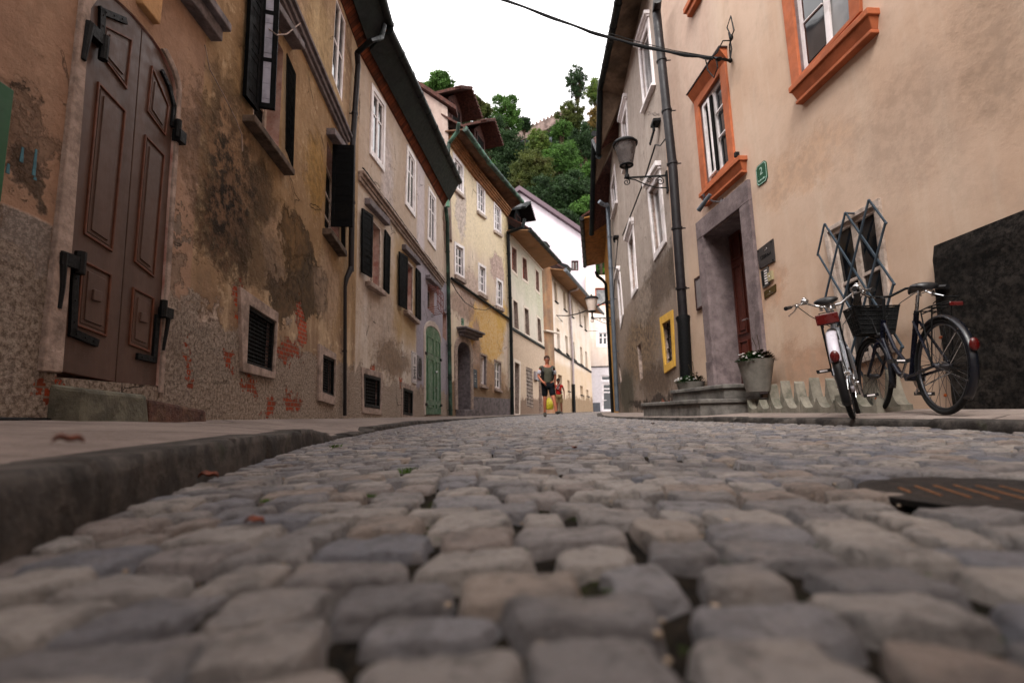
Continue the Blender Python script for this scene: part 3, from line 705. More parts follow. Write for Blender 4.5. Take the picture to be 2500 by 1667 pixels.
def green_door():
    F = L2; lb = F.at(1038, 1010); rb = F.at(1075.5, 1016); zs = (F.at(1036, 806)[1]+F.at(1074, 838)[1])/2; c = F.at(1059.5, 801)
    s0, s1 = lb[0], rb[0]; mid = F.at(1060, 900)[0]; n = 8
    hw0 = mid-s0; hw1 = s1-mid; zt = c[1]
    la = [(mid-hw0*math.cos(i/n*math.pi/2), zs+(zt-zs)*math.sin(i/n*math.pi/2)) for i in range(n+1)]
    ra = [(mid+hw1*math.cos(i/n*math.pi/2), zs+(zt-zs)*math.sin(i/n*math.pi/2)) for i in range(n+1)]
    zb = .2
    F.holes.append(([(s0-.01, zb), (s1+.01, zb)]+[(a+.01, b+.01) for a, b in ra]+[(a-.01, b+.01) for a, b in reversed(la[:-1])], .2))
    gm = simple('green_door_paint', '15522f', .45, .4, var=.15, scale=4, dirt='134526', dk=.4); M['green_door'] = gm
    d = empty('door'); d.parent = F.e; d['label'] = 'arched green double door'
    for poly, x0, x1 in (([(s0, zb+.02)]+la+[(mid, zb+.02)], s0, mid), ([(mid+.015, zb+.02)]+list(reversed(ra))+[(s1, zb+.02)], mid+.015, s1)):
        mb = MB(); mb.prism(poly, -.02, .05); lf = mb.build('door_leaf', gm, d, bevel=.008)
        w_ = x1-x0; mb = MB()
        for z0, z1 in ((zb+.2, zb+.32), (zb+.42, zb+1.65), (zb+1.8, zs-.05)):
            q = Q([(x0+w_*.18, z1), (x1-w_*.18, z1), (x1-w_*.18, z0), (x0+w_*.18, z0)]); mb.ring([tuple(a) for a in q.p], q.grow(-.03), -.035, -.01)
        mb.build('panel', gm, lf, bevel=.006)
        mb = MB(); hs_ = x0+.02 if x0 == s0 else x1-.02
        for z in (zb+.3, zb+1.75): mb.box(hs_-.12, hs_+.05, -.06, -.01, z-.04, z+.04)
        mb.build('hinge', M['iron'], d, bevel=.004)
    mb = MB(); mb.ell((mid+.03, -.06, 1.5), (.04, .04, .03)); mb.box(mid+.03, mid+.14, -.05, -.02, 1.0, 1.03); mb.build('handle', simple('chrome', 'c8c8c8', .2, .5, metal=1, var=.05), d, smooth=True)
    mb = MB(); n2 = len(la)
    o = [(s0-.16, zb)]+[(a-.16*math.cos(i/n*math.pi/2), b+.18*math.sin(i/n*math.pi/2)) for i, (a, b) in enumerate(la)]
    mb.prism(o+list(reversed([(s0-.012, zb)]+[(a-.012, b+.012) for a, b in la])), -.03, .02)
    o = [(a+.1*math.cos(i/n*math.pi/2), b+.18*math.sin(i/n*math.pi/2)) for i, (a, b) in enumerate(ra)]; mb.prism(o+list(reversed([(a+.012, b+.012) for a, b in ra])), -.03, .02)
    mb.build('door_surround', simple('cream_render', 'b9a9a0', .85, .2, var=.12, bump=.005), d, bevel=.01)
green_door()
lx = L2.at(1016, 900)[0]; lz = 4.75
L2m = wall_mat('tan_plaster', L2, 'b39f8c', 'bfb0a2', 'd0c6be',
    rects=[(lx, 9, .7, 4.72, '97919e', .02, .12, .85), (-.3, 9, 4.9, 9, 'b8a391', .1, .8, .6), (2.2, lx, 2.0, 4.6, 'a88a5c', .3, .9, .7), (L2.at(1018, 500)[0], L2.at(1036, 500)[0], 4.7, 8, 'cfc6cc', .1, .3, .7)],
    blobs=[(930, 780, 40, 70, 'b09b8c', .4, 1.3, .6), (960, 880, 40, 40, '7d6653', .3, 1.3, .8, 1), (1030, 970, 16, 30, '8a6c50', .2, 1, .8, 1), (1088, 560, 6, 60, '76503c', .2, 1, .8, 1), (945, 420, 14, 90, 'd0c6c8', .5, 1, .6)],
    rough_z=.95, spread=.3, brick=[(912, 890, 7, 12), (976, 932, 4, 8)], bump=.012, grime=.5)
M['lilac_dark'] = simple('blue_grey_recess', '4c4a5c', .9, .2)
facade_mesh(L2, [(0, 7.4), (L2.L, 7.42)], [(0, -.4), (L2.L, -.4)], [L2m, M['reveal_pink']])
eave(L2, 0, L2.at(1080, 480)[0]+.25, 7.4, 7.42, [(938, 62), (1000, 186), (1130, 466)], ov2, 'soff_brick', board=.36)
z = L2.at(872, 414)[1]; zz = L2.at(1079, 687)[1]; s1 = L2.at(1079, 687)[0]
mb = MB()
for h0, h1, o_ in ((0, .06, .13), (.06, .13, .08), (.13, .2, .05)):
    mb.prism([(0, z-h1+.002), (s1, zz-h1+.002), (s1, zz-h0), (0, z-h0)], -o_, .02)
mb.build('cornice', M['stone_light'], L2.e, bevel=.008)
mb = MB(); mb.tube([(s1*i/30, -.09-.01*math.sin(i*2.1), z+(zz-z)*i/30+.05+.02*math.sin(i*1.3)) for i in range(31)], .013, 5)
mb.tube([(s1*i/30, -.11, z+(zz-z)*i/30+.03+.015*math.sin(i*.9+1)) for i in range(31)], .01, 5)
mb.build('wiring_and_gap_line', M['iron'], L2.e)
strap(L2, [(1088, 505), (1092, 540), (1100, 1014)], [.1, .1, .1], .07, M['copper'])
# ------------------------------------------------------------------ L3 yellow house
for px in ([(1104.8, 371), (1131.5, 405.5), (1130.6, 480), (1107, 458)], [(1163, 438.5), (1183.7, 461.4), (1183.7, 530), (1164, 514.5)], [(1204.4, 491.6), (1222.5, 508.8), (1223.3, 574.8), (1205, 562)]):
    window(L3, px, depth=.08, fw=.06, cols=2, rows=3, cas=.14, px_is_outer=True, cp=.03, gm='glass_curtain', sill=.12, sm='oldwhite')
for px in ([(1108.6, 589), (1132.7, 603), (1133, 683.6), (1109.5, 670)], [(1166.6, 640), (1185.7, 651.4), (1186, 723.8), (1167.5, 712)], [(1211.8, 678), (1226.4, 687), (1226.8, 754), (1210, 746)]):
    window(L3, px, depth=.1, fw=.06, cols=2, rows=3, cas=.12, px_is_outer=True, cp=.03, gm='glass', sill=.16, sm='stone_light')
window(L3, [(1171.4, 860), (1188.4, 867), (1187.5, 945), (1171.4, 940)], depth=.15, fw=.1, cols=1, rows=1, cas=.08, px_is_outer=True, cp=.02, gm='oldwhite', cm='stone_light', sill=.08, label='boarded white window near the arched doorway')
window(L3, [(1205.7, 876), (1223.6, 883), (1223, 954.6), (1206.8, 949)], depth=.1, fw=.06, cols=2, rows=3, cas=.08, px_is_outer=True, cp=.02, gm='glass_curtain', cm='stone_light', sill=.08)
def arch_door():
    F = L3; s0 = F.at(1114.8, 900)[0]; s1 = F.at(1147.5, 900)[0]; zb = F.at(1116, 1000)[1]; zs = F.at(1115, 850)[1]-.1; zt = F.at(1129, 835)[1]
    m_ = (s0+s1)/2; hw = (s1-s0)/2; n = 12
    arc = [(m_+hw*math.cos(math.pi*i/n), zs+(zt-zs)*math.sin(math.pi*i/n)) for i in range(n+1)]
    F.holes.append(([(s0, zb), (s1, zb)]+arc, .75))
    d = empty('door'); d.parent = F.e; d['label'] = 'deep arched stone doorway with brown door'
    mb = MB(); out = [(m_+(hw+.22)*math.cos(math.pi*i/n), zs+(zt-zs+.25)*math.sin(math.pi*i/n)) for i in range(n+1)]
    mb.prism([(s1, zb)]+[(s1+.2, zb)]+out+[(s0-.2, zb), (s0, zb)]+list(reversed(arc)), -.05, .02); mb.build('door_surround', M['stone_light'], d, bevel=.015)
    mb = MB(); mb.box(s0+.03, s1-.03, .65, .7, zb, zs-.2); mb.build('door_leaf', simple('brown_varnished_door', '7a4a34', .6, .3, var=.2, sc=(1, 1, .2)), d)
    mb = MB()
    for z0, z1 in ((.15, .7), (.85, 1.4)):
        for a in (.08, .55): q = Q([(s0+a*2*hw, zb+z1), (s0+(a+.36)*2*hw, zb+z1), (s0+(a+.36)*2*hw, zb+z0), (s0+a*2*hw, zb+z0)]); mb.ring([tuple(v) for v in q.p], q.grow(-.04), .62, .66)
    mb.build('panel', M['wood_dark'], d)
    mb = MB(); h0 = F.at(1106, 791); h1 = F.at(1162.6, 818); zt_ = (h0[1]+h1[1])/2
    for a, b, o_ in ((0, .08, .4), (.08, .18, .32), (.18, .3, .2)): mb.box(h0[0]+.3+a, h1[0]-a, -o_, .02, zt_-b+.002, zt_-a)
    mb.build('door_hood', M['stone_grey'], d, bevel=.02)
    mb = MB(); mb.box(s0-.12, s1+.12, -.35, .02, -.1, zb); mb.build('doorstep', M['stone_grey'], d, bevel=.02)
arch_door()
L3m = wall_mat('peeling_yellow_plaster', L3, 'd0bda2', 'c6b4a6', 'dccdb8',
    rects=[(-1, 9, 6.9, 11, 'e2d2b2', .5, 1.2, .75)],
    blobs=[(1190, 810, 42, 75, 'c99c50', .1, .7, .9, 1, 'd2b280'), (1225, 770, 14, 40, 'c8a25a', .2, 1, .8, 1, 'c9a050'), (1125, 500, 14, 80, 'c9bab2', .15, .8, .85), (1150, 700, 40, 40, 'c2aaa0', .3, 1, .7), (1215, 660, 16, 40, 'c2a9a0', .1, .8, .9),
           (1238, 640, 8, 140, 'd8c08a', .2, .8, .5), (1130, 745, 28, 35, 'ae9284', .2, 1, .8), (1165, 860, 10, 80, 'b09488', .2, .9, .8), (1200, 930, 40, 45, '9a7250', .25, 1.2, .75, 1)],
    rough_z=1.35, roughc=('a08468', '5a4636'), bump=.014, grime=.3, damp=0)
facade_mesh(L3, [(0, 10.64), (L3.L, 10.25)], [(0, -.4), (L3.L, -.4)], [L3m, M['stone_grey']])
mb = MB(); a = L3.at(1153.6, 963)[0]; mb.box(a, L3.L-.05, -.05, .02, -.2, L3.at(1200, 971)[1]); mb.build('plinth', M['stone_grey'], L3.e, bevel=.01)
band(L3, [(1094.5, 330), (1160, 420), (1236, 513)], .35, .28, simple('brown_weathered_cornice', '8a6040', .85, .2, var=.35, scale=5, dirt='4a3526', dk=.6), prof=4)
eave(L3, -.1, L3.L+.1, 10.66, 10.27, [(1115, 290), (1190, 395), (1269.8, 488.7)], .75, simple('brown_soffit_boards', '5a4030', .85, .2, var=.35, scale=3, dirt='2a1e18', dk=.6), gm='copper', pitch=.75)
mb = MB(); n = 14; A = L3.at(1099, 680); Bp = L3.at(1246, 783)
mb.tube([(A[0]+(Bp[0]-A[0])*i/n, -.06, A[1]+(Bp[1]-A[1])*i/n) for i in range(n+1)], .055, 6); mb.build('cable_bundle', M['iron'], L3.e)
mb = MB(); mb.tube([Vector(L3.P3(x, y, .12)) for x, y in ((1102, 688), (1115, 712), (1135, 738), (1160, 754), (1185, 757), (1212, 745))], .014, 5); mb.build('loose_wire', M['iron'], L3.e)
strap(L3, [(1094, 375), (1096, 420), (1093, 505)], [.12, .12, .12], .07, simple('green_copper_pipe', '7fae92', .6, .3, var=.2, scale=5), rings=False)
mb = MB(); mb.tube([Vector(L3.P3(1094, 380, .12)), Vector(L3.P3(1096, 350, .15)), Vector(L3.P3(1117, 322, .6)), Vector(L3.P3(1120, 300, .72))], .07, 8); mb.build('drainpipe_elbow', M['copper'], L3.e, smooth=True)
# gable end of the yellow house seen above its neighbour, with verge
g0 = PX(1092, 262, 17.85); g1 = PX(1008, 206, 17.85)
mb = MB(); sl_ = (g1.z-g0.z)/(g0.x-g1.x); xl = -9.5
gm_ = wall_mat('rough_pinkish_gable_render', L3, '9c8880', '8a7870', 'ab9a90', bump=.03, damp=0, grime=.4)
vs = [(g0.x+.1, 17.87, 6.5), (xl, 17.87, 6.5), (xl, 17.87, g0.z+sl_*(g0.x-xl)), (g0.x, 17.87, g0.z)]
inv = L3.e.matrix_basis.inverted() if False else None
def wpart(F, mb, name, mats, **k):       # part given in world coordinates
    Mx = Matrix.Translation((F.p[0], F.p[1], 0)) @ Matrix.Rotation(math.atan2(F.d.y, F.d.x), 4, 'Z'); I = Mx.inverted()
    mb.v = [tuple(I @ Vector(v)) for v in mb.v]; return mb.build(name, mats, F.e, **k)
mb.hexa([(vs[1][0], 17.87, 6.5), (vs[0][0], 17.87, 6.5), (vs[0][0], 18.2, 6.5), (vs[1][0], 18.2, 6.5), vs[2], vs[3], (vs[3][0], 18.2, vs[3][2]), (vs[2][0], 18.2, vs[2][2])])
wpart(L3, mb, 'gable_wall', gm_)
mb = MB(); mb.hexa([(xl, 17.7, vs[2][2]), (g0.x+.35, 17.7, g0.z-.2), (g0.x+.35, 18.3, g0.z-.2), (xl, 18.3, vs[2][2]), (xl, 17.7, vs[2][2]+.16), (g0.x+.35, 17.7, g0.z-.04), (g0.x+.35, 18.3, g0.z-.04), (xl, 18.3, vs[2][2]+.16)])
wpart(L3, mb, 'roof_verge', M['roof'])
# dormers
def dormer(F, s, zc, w_=1.3, out=.35, h=1.15, mat='roof', wallc='wood_dark', k=1.):
    d = empty('dormer'); d.parent = F.e; d.location = (s, 0, zc)
    mb = MB(); mb.box(-w_/2, w_/2, out, out+3, -1.2, h); mb.build('dormer_wall', M[wallc], d)
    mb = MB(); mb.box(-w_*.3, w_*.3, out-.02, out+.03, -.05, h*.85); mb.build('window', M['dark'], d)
    mb = MB(); mb.ring([(-w_*.36, h*.92), (w_*.36, h*.92), (w_*.36, -.12), (-w_*.36, -.12)], [(-w_*.3, h*.85), (w_*.3, h*.85), (w_*.3, -.05), (-w_*.3, -.05)], out-.05, out+.02); mb.build('window_frame', M['wood_dark'], d)
    mb = MB(); e_ = w_/2+.45; p_ = .55
    for sg in (-1, 1):
        mb.hexa([(0, out-.75, h+p_), (sg*e_, out-.75, h-.1), (sg*e_, out+3.5, h-.1), (0, out+3.5, h+p_), (0, out-.75, h+p_+.12), (sg*e_, out-.75, h+.02), (sg*e_, out+3.5, h+.02), (0, out+3.5, h+p_+.12)])
    mb.prism([(-w_/2, h-.02), (w_/2, h-.02), (0, h+p_-.06)], out-.02, out+.1)
    for i in range(9):
        t = i/8; mb.tube([(e_*t, out-.78, h+p_+.08-(p_+.1)*t), (e_*t, out-.5, h+p_+.09-(p_+.1)*t)], .05, 6)
        mb.tube([(-e_*t, out-.78, h+p_+.08-(p_+.1)*t), (-e_*t, out-.5, h+p_+.09-(p_+.1)*t)], .05, 6)
    mb.build('dormer_roof', M[mat], d)
    return d
for px in ((1112, 300), (1172, 368)):
    a = L3.at(px[0], px[1], -.35); dormer(L3, a[0], a[1]-.4)

# ------------------------------------------------------------------ L4 pale green house
M['red_board'] = simple('red_window_board', '9a3a20', .7, .3, var=.25, scale=6)
M['pale_trim'] = simple('pale_window_band', 'cdbfb0', .85, .2, var=.08)
for i, px in enumerate(([(1249, 601.5), (1260.5, 610), (1261.5, 669), (1249.5, 657)], [(1275, 627), (1285, 635), (1288, 688), (1276, 679)], [(1307.4, 658), (1314.6, 665.7), (1316.7, 715), (1308, 705.7)])):
    window(L4, px, depth=.25, fw=.05, cols=1, rows=1, fm='red_board', gm='red_board', cas=.14, cm='pale_trim', cp=.02)
for px in ([(1252.4, 731.6), (1263, 740), (1266.5, 805), (1254, 799)], [(1279.8, 750.7), (1289.8, 757), (1293, 820), (1281.5, 813)], [(1311, 774), (1319, 781), (1323, 837), (1312.5, 831)]):
    window(L4, px, depth=.25, fw=.06, cols=2, rows=1, fm='oldwhite', gm='glass', cas=.12, cm='pale_trim', cp=.02)
wd, qd = window(L4, [(1256, 883), (1268, 889), (1267, 1010), (1256.5, 1009)], depth=.4, fw=.06, cols=1, rows=1, fm='wood_dark', gm='dark', cas=.16, cm='pale_trim', cp=.02, name='door')
wd, qd = window(L4, [(1284, 895), (1299.6, 901), (1302, 997), (1285.7, 991)], depth=.15, fw=.05, cols=2, rows=4, fm='wood_dark', gm='glass_curtain', name='barred_window')
grille(wd, qd, .02, 5, 11, .018, 'oldwhite')
L4.holes.append((L4.quad([(1315, 915), (1324, 918), (1323.5, 1008), (1316, 1008)]), .4))
L4m = wall_mat('pale_green_plaster', L4, 'bdb8a6', 'c6bcae', 'cec4b8', rects=[(-1, 9, -1, 4.15, 'bfa994', .03, .05, .95)], blobs=[(1318, 740, 8, 60, 'aeae92', .4, 1, .5), (1285, 560, 40, 40, 'c9bfae', .5, .6, .5), (1290, 700, 30, 40, 'bab99e', .5, .6, .5)],
               rough_z=1.0, roughc=('8c7464', '5a4a40'), bump=.006, grime=.18, damp=0, crack=False)
facade_mesh(L4, [(0, 9.15), (L4.L, 8.95)], [(0, -.4), (L4.L, -.4)], [L4m, M['stone_light']])
M['soff_tan'] = simple('tan_plaster_cove', '8c6a4c', .9, .2, var=.15, scale=1.2, dirt='6e5238', dk=.4)
eave(L4, -.2, L4.L, 9.15, 8.97, [(1255, 515), (1290, 560), (1361, 636)], 1.15, M['soff_tan'], gr=.11, pitch=.7)
band(L4, [(1247, 798), (1327.7, 847.5)], .12, .08, M['iron'], 'cable_bundle', prof=1)
band(L4, [(1247.5, 572), (1323.5, 656.5)], .12, .06, M['pale_trim'], prof=1)
strap(L4, [(1240, 566), (1247, 778), (1251, 1012)], [.12, .12, .12], .085, M['gutter'])
mb = MB(); mb.tube([Vector(L4.P3(1240, 568, .12)), Vector(L4.P3(1262, 560, .7)), Vector(L4.P3(1276, 555, 1.0)), Vector(L4.P3(1281, 535, 1.1))], .085, 8); mb.build('drainpipe_elbow', M['gutter'], L4.e, smooth=True)
a = L4.at(1268, 520, -.2); dd = dormer(L4, a[0], a[1]-.9, 1.1, .3, .8, 'gutter', 'gutter')
for px in ((1336, 600),):
    a = L4.at(*px, -.2); mb = MB(); mb.hexa([(a[0]-.5, .3, a[1]-.3), (a[0]+.5, .3, a[1]-.3), (a[0]+.5, 1.6, a[1]+.5), (a[0]-.5, 1.6, a[1]+.5), (a[0]-.5, .1, a[1]+.1), (a[0]+.5, .1, a[1]+.1), (a[0]+.5, 1.5, a[1]+.7), (a[0]-.5, 1.5, a[1]+.7)])
    mb.build('skylight', M['gutter'], L4.e)
# rough buttress strip between the pale green and the cream house
BU = Facade('buttress', (1.96, 30.75), (2.62, 31.6), 'rough pinkish plaster buttress strip between the pale green and the cream house', 'wall')
bm_ = wall_mat('rough_buttress_plaster', BU, 'a87c5a', '7c6454', '9a8a70', bump=.03, damp=0, crack=False)
facade_mesh(BU, [(0, 9.35), (BU.L, 9.3)], [(0, -.3), (BU.L, -.3)], [bm_, bm_], back=1.2)
mb = MB(); z = BU.at(1330, 806)[1]; mb.box(-.05, BU.L+.35, -.22, .02, z-.1, z); mb.build('ledge', M['pale_trim'], BU.e, bevel=.02)
# ------------------------------------------------------------------ L5 cream house
for px in ([(1352, 684), (1358, 690), (1361, 740), (1354, 734)], [(1374, 708.6), (1380, 714), (1383, 760), (1376, 754)], [(1391.7, 727.5), (1397, 733), (1400, 776), (1394, 772)], [(1412.5, 755.7), (1417, 760), (1420, 797), (1415, 793)], [(1425.7, 769), (1430, 773), (1432, 808), (1427, 804)],
           [(1359, 800), (1366, 805.5), (1368, 858), (1361, 851)], [(1379.5, 818), (1385.7, 822.5), (1388, 869), (1382, 862)], [(1396.4, 831.4), (1402, 836), (1405.7, 881), (1398.5, 875)], [(1416, 845.7), (1421.4, 849), (1423, 893), (1417, 888)], [(1428.6, 856.4), (1433.6, 860), (1434.5, 901), (1429.5, 897)],
           [(1385, 927), (1391, 930), (1391.4, 956), (1386, 954)], [(1416, 940), (1423, 943), (1423.5, 965), (1417, 963)], [(1431.5, 950), (1436.5, 953), (1437, 968), (1432, 966)]):
    window(L5, px, depth=.3, fw=.07, cols=1, rows=2, fm='pale_trim', gm='glass_curtain', sill=.06, sm='gutter')
window(L5, [(1362.5, 913.6), (1372, 917), (1372.5, 1008), (1363.5, 1008)], depth=.5, fw=.06, cols=1, rows=1, fm='wood_dark', gm='dark', name='door')
L5m = wall_mat('cream_plaster', L5, 'd0bca6', 'd8cabc', 'ddd2c8', rects=[(-1, 15, -1, 3.4, 'c4a886', .2, .4, .6)], rough_z=1.25, roughc=('a08668', '6c5a4a'), bump=.006, grime=.12, damp=0, crack=False)
facade_mesh(L5, [(0, 9.3), (L5.L, 8.6)], [(0, -.3), (L5.L, -.3)], [L5m, L5m])
eave(L5, .8, L5.L, 9.25, 8.6, [(1362, 640), (1443, 733)], 1.25, M['soff_tan'], gr=.11, pitch=.7, gm='pipe_grey')
band(L5, [(1350, 847.5), (1442, 906)], .14, .08, M['iron'], 'cable_bundle', prof=1)
strap(L5, [(1389, 714), (1397, 850), (1400, 938)], [.14]*3, .09, M['pipe_light']); strap(L5, [(1400, 938), (1402, 1008)], [.14]*2, .12, M['iron'], rings=False)
mb = MB(); mb.tube([Vector(L5.P3(1389, 716, .14)), Vector(L5.P3(1391, 711, .2)), Vector(L5.P3(1409, 706, 1.0)), Vector(L5.P3(1413, 700, 1.2))], .09, 8); mb.build('drainpipe_elbow', M['pipe_light'], L5.e, smooth=True)
a = L5.at(1388, 655, -.2); mb = MB(); mb.hexa([(a[0]-.6, .3, a[1]-.4), (a[0]+.6, .3, a[1]-.4), (a[0]+.6, 1.6, a[1]+.6), (a[0]-.6, 1.6, a[1]+.6), (a[0]-.6, .1, a[1]+.1), (a[0]+.6, .1, a[1]+.1), (a[0]+.6, 1.5, a[1]+.8), (a[0]-.6, 1.5, a[1]+.8)])
mb.build('skylight', M['gutter'], L5.e)

# ------------------------------------------------------------------ white gabled house closing the street
YG = 47.
def gx(x, y, Y=YG): p = PX(x, y, Y); return (p.x, p.z)
WG = Facade('white_gabled_house', (-14, YG), (9.6, YG), 'tall white house with a steep brown gable closing the street, wooded hill behind')
WG2_X0 = gx(1450, 700)[0]
def wl(p): return (p[0]+14, p[1])
ap = wl(gx(1268, 470)); er = wl(gx(1451, 594)); sl_ = (ap[1]-er[1])/(er[0]-ap[0])
M['white_wall'] = wall_mat('white_render', WG, 'bfb4ba', 'bab0b6', 'b6a9ae', bump=.004, grime=.04, damp=0, crack=False)
def wwin(x0, y0, x1, y1, **k): return window(WG, [(x0, y0), (x1, y0), (x1, y1), (x0, y1)], **k)
wwin(1395, 636, 1412.5, 661, depth=.2, fw=.12, cols=2, rows=1, fm='wood_dark', gm='glass_curtain')
facade_mesh(WG, [(0, ap[1]-sl_*ap[0]), ap, er, ], [(0, -.3), (er[0], -.3)], [M['white_wall'], M['white_wall']], back=9)
mb = MB(); e2 = (er[0]+.5, er[1]-sl_*.5)
for a, b in ((ap, e2), ((ap[0]-8, ap[1]-sl_*8), ap)):
    mb.hexa([(a[0], -.5, a[1]+.05), (b[0], -.5, b[1]+.05), (b[0], 9, b[1]+.05), (a[0], 9, a[1]+.05), (a[0], -.5, a[1]+.5), (b[0], -.5, b[1]+.5), (b[0], 9, b[1]+.5), (a[0], 9, a[1]+.5)])
rf = mb.build('roof', simple('purplish_brown_tin', '54434a', .6, .3, var=.15), WG.e)
c = wl(gx(1302, 492)); c2 = wl(gx(1324, 492)); mb = MB(); mb.box(c[0], c2[0], 1.5, 2.4, c[1]-2, c[1]+.3); mb.box(c[0]-.1, c2[0]+.1, 1.4, 2.5, c[1]+.3, c[1]+.5)
mb.build('chimney', simple('grey_chimney', '5a5460', .8, .2), rf)
WB = Facade('pale_infill_house', (gx(1441, 900, 46.)[0], 46.), (13., 46.), 'pale rendered house front with a white glazed door, lowest at the end of the street')
def bwin(x0, y0, x1, y1, **k): return window(WB, [(x0, y0), (x1, y0), (x1, y1), (x0, y1)], **k)
bwin(1453, 703, 1484, 745, depth=.2, fw=.12, cols=1, rows=1, fm='red_board', gm='glass_curtain', cas=.1, cm='pale_trim', name='window')
bwin(1461, 811, 1483, 842, depth=.12, fw=.1, cols=2, rows=2, fm='white', gm='glass', cas=.2, cm='white', cp=.02, rvals=[.38])
bwin(1467, 916, 1500, 930, depth=.15, fw=.12, cols=1, rows=1, fm='white', gm='glass', name='transom_window')
dg, dq = bwin(1470, 935, 1500, 1003, depth=.15, fw=.16, cols=1, rows=3, fm='white', gm='glass', name='door', rvals=[.16, .3])
mb = MB(); a = dq.at(.12, .62); mb.box(a[0]-.1, a[0]+.25, -.02, .03, a[1]-.03, a[1]+.03); mb.build('handle', M['white'], dg)
zl = WB.at(1460, 896)[1]
facade_mesh(WB, [(0, gx(1450, 672, 46)[1]), (WB.L, gx(1450, 672, 46)[1])], [(0, -.3), (WB.L, -.3)],
            [wall_mat('pale_render', WB, 'd0c0b4', 'c8b6a8', 'd6cac2', rects=[(-1, 15, -1, zl, 'd6d0d4', .02, .02, .9)], bump=.004, grime=.04, damp=0, crack=False), M['white_wall']], back=.8)
mb = MB(); mb.box(.1, WB.L, -.08, .02, zl, zl+.08); mb.build('ledge', M['iron'], WB.e)
mb = MB(); a = WB.at(1447, 983); b = WB.at(1466, 1006); mb.box(a[0], b[0], -.03, .02, b[1]-.3, a[1]); mb.build('plinth', simple('grey_plinth_paint', '54565c', .8, .2), WB.e)

# ------------------------------------------------------------------ R2 grey plaster house
def rwin(px, **k): return window(R2, px, cas=.13, px_is_outer=True, cp=.03, fw=.06, **k)
wa, _ = rwin([(1560, 118), (1585, 42), (1600, 204), (1573, 271)], depth=.1, cols=1, rows=1, gm='glass_curtain', lintel=.1, sill=.06)
rwin([(1518, 300), (1531, 244), (1537, 372), (1525, 420)], depth=.1, cols=1, rows=1, gm='glass_curtain', lintel=.1, sill=.06)
rwin([(1492, 458.6), (1502, 400), (1508, 492), (1497, 532)], depth=.1, cols=1, rows=1, gm='glass_curtain', sill=.06)
rwin([(1582, 462), (1613, 412), (1628.6, 590.5), (1599, 638)], depth=.14, cols=2, rows=1, gm='glass_curtain', lintel=.12)
rwin([(1534, 590.5), (1547, 548), (1558, 705), (1543.5, 729)], depth=.14, cols=2, rows=1, gm='glass_curtain', lintel=.12)
rwin([(1508, 687), (1514, 661), (1523, 768), (1516, 805)], depth=.14, cols=1, rows=1, gm='glass_curtain', lintel=.1)
wy, qy = window(R2, [(1619, 791), (1639.7, 778), (1645, 878), (1627, 890)], depth=.2, fw=.03, cols=1, rows=1, fm='iron', gm='dark', cas=.16, cm='yellow', cp=.03, name='window', label='small barred window in a thick yellow frame')
grille(wy, qy, .06, 3, 4, .014, 'iron')
for px in ([(1556, 845), (1564, 836), (1570, 922), (1563, 929)], [(1510, 892), (1513, 886), (1518, 930), (1515, 934)]):
    q = Q(R2.quad(px)); R2.holes.append(([tuple(a) for a in q.p], .25))
R2m = wall_mat('grey_beige_plaster', R2, '9c8f86', 'a6988e', 'b0a49a',
    rects=[(-1, 9.2, -1, 3.35, '8a786a', .05, .25, .8)],
    blobs=[(1600, 700, 40, 60, '5c4d42', .4, 1.4, .7, 1), (1560, 850, 40, 80, '8c7358', .4, 1.4, .8, 1, '4a3c30'), (1530, 960, 18, 60, '3c3b2e', .4, 1.2, .8, 1), (1600, 930, 40, 40, '5c4a3c', .4, 1.4, .8, 1), (1590, 985, 60, 14, '2e2420', .3, 1.3, .85, 1),
           (1650, 640, 20, 60, '64574c', .4, 1.3, .8, 1), (1570, 740, 20, 50, 'a39284', .3, 1.3, .7, 1)], bump=.016, spread=.35, grime=.5, grimec='463a30', dampc='3c3028', brick=[(1625, 990, 12, 8)])
facade_mesh(R2, [(0, 7.75+.0), (2.01, 9.14), (3.2, 9.75), (R2.L, 9.95)], [(0, -.4), (R2.L, -.4)], [R2m, M['stone_light']])
eave(R2, 0, R2.L, 9.0, 9.95, [(1462, 488), (1450, 400), (1452, 320), (1464.7, 230), (1496.5, 80), (1513, 0)], .62, simple('weathered_soffit_boards', '6d5b4c', .9, .2, var=.35, scale=2.2, dirt='352a22', dk=.6), gr=.09)
strap(R2, [(1605, 0), (1603, 32), (1643, 415), (1668, 780)], [.2, .16, .14, .12], [.085]*4, M['pipe_brown'])
strap(R2, [(1667, 775), (1669, 788), (1679, 992)], [.12, .12, .1], [.13, .11, .11], M['iron'], rings=False)
strap(R2, [(1482, 500), (1484, 505), (1497, 780), (1507, 1003)], [.15]*4, .075, M['pipe_grey'])
mb = MB(); mb.tube([Vector(R2.P3(1463, 492, .6)), Vector(R2.P3(1470, 498, .5)), Vector(R2.P3(1483, 503, .15))], .07, 8); mb.build('drainpipe_elbow', M['pipe_grey'], R2.e, smooth=True)
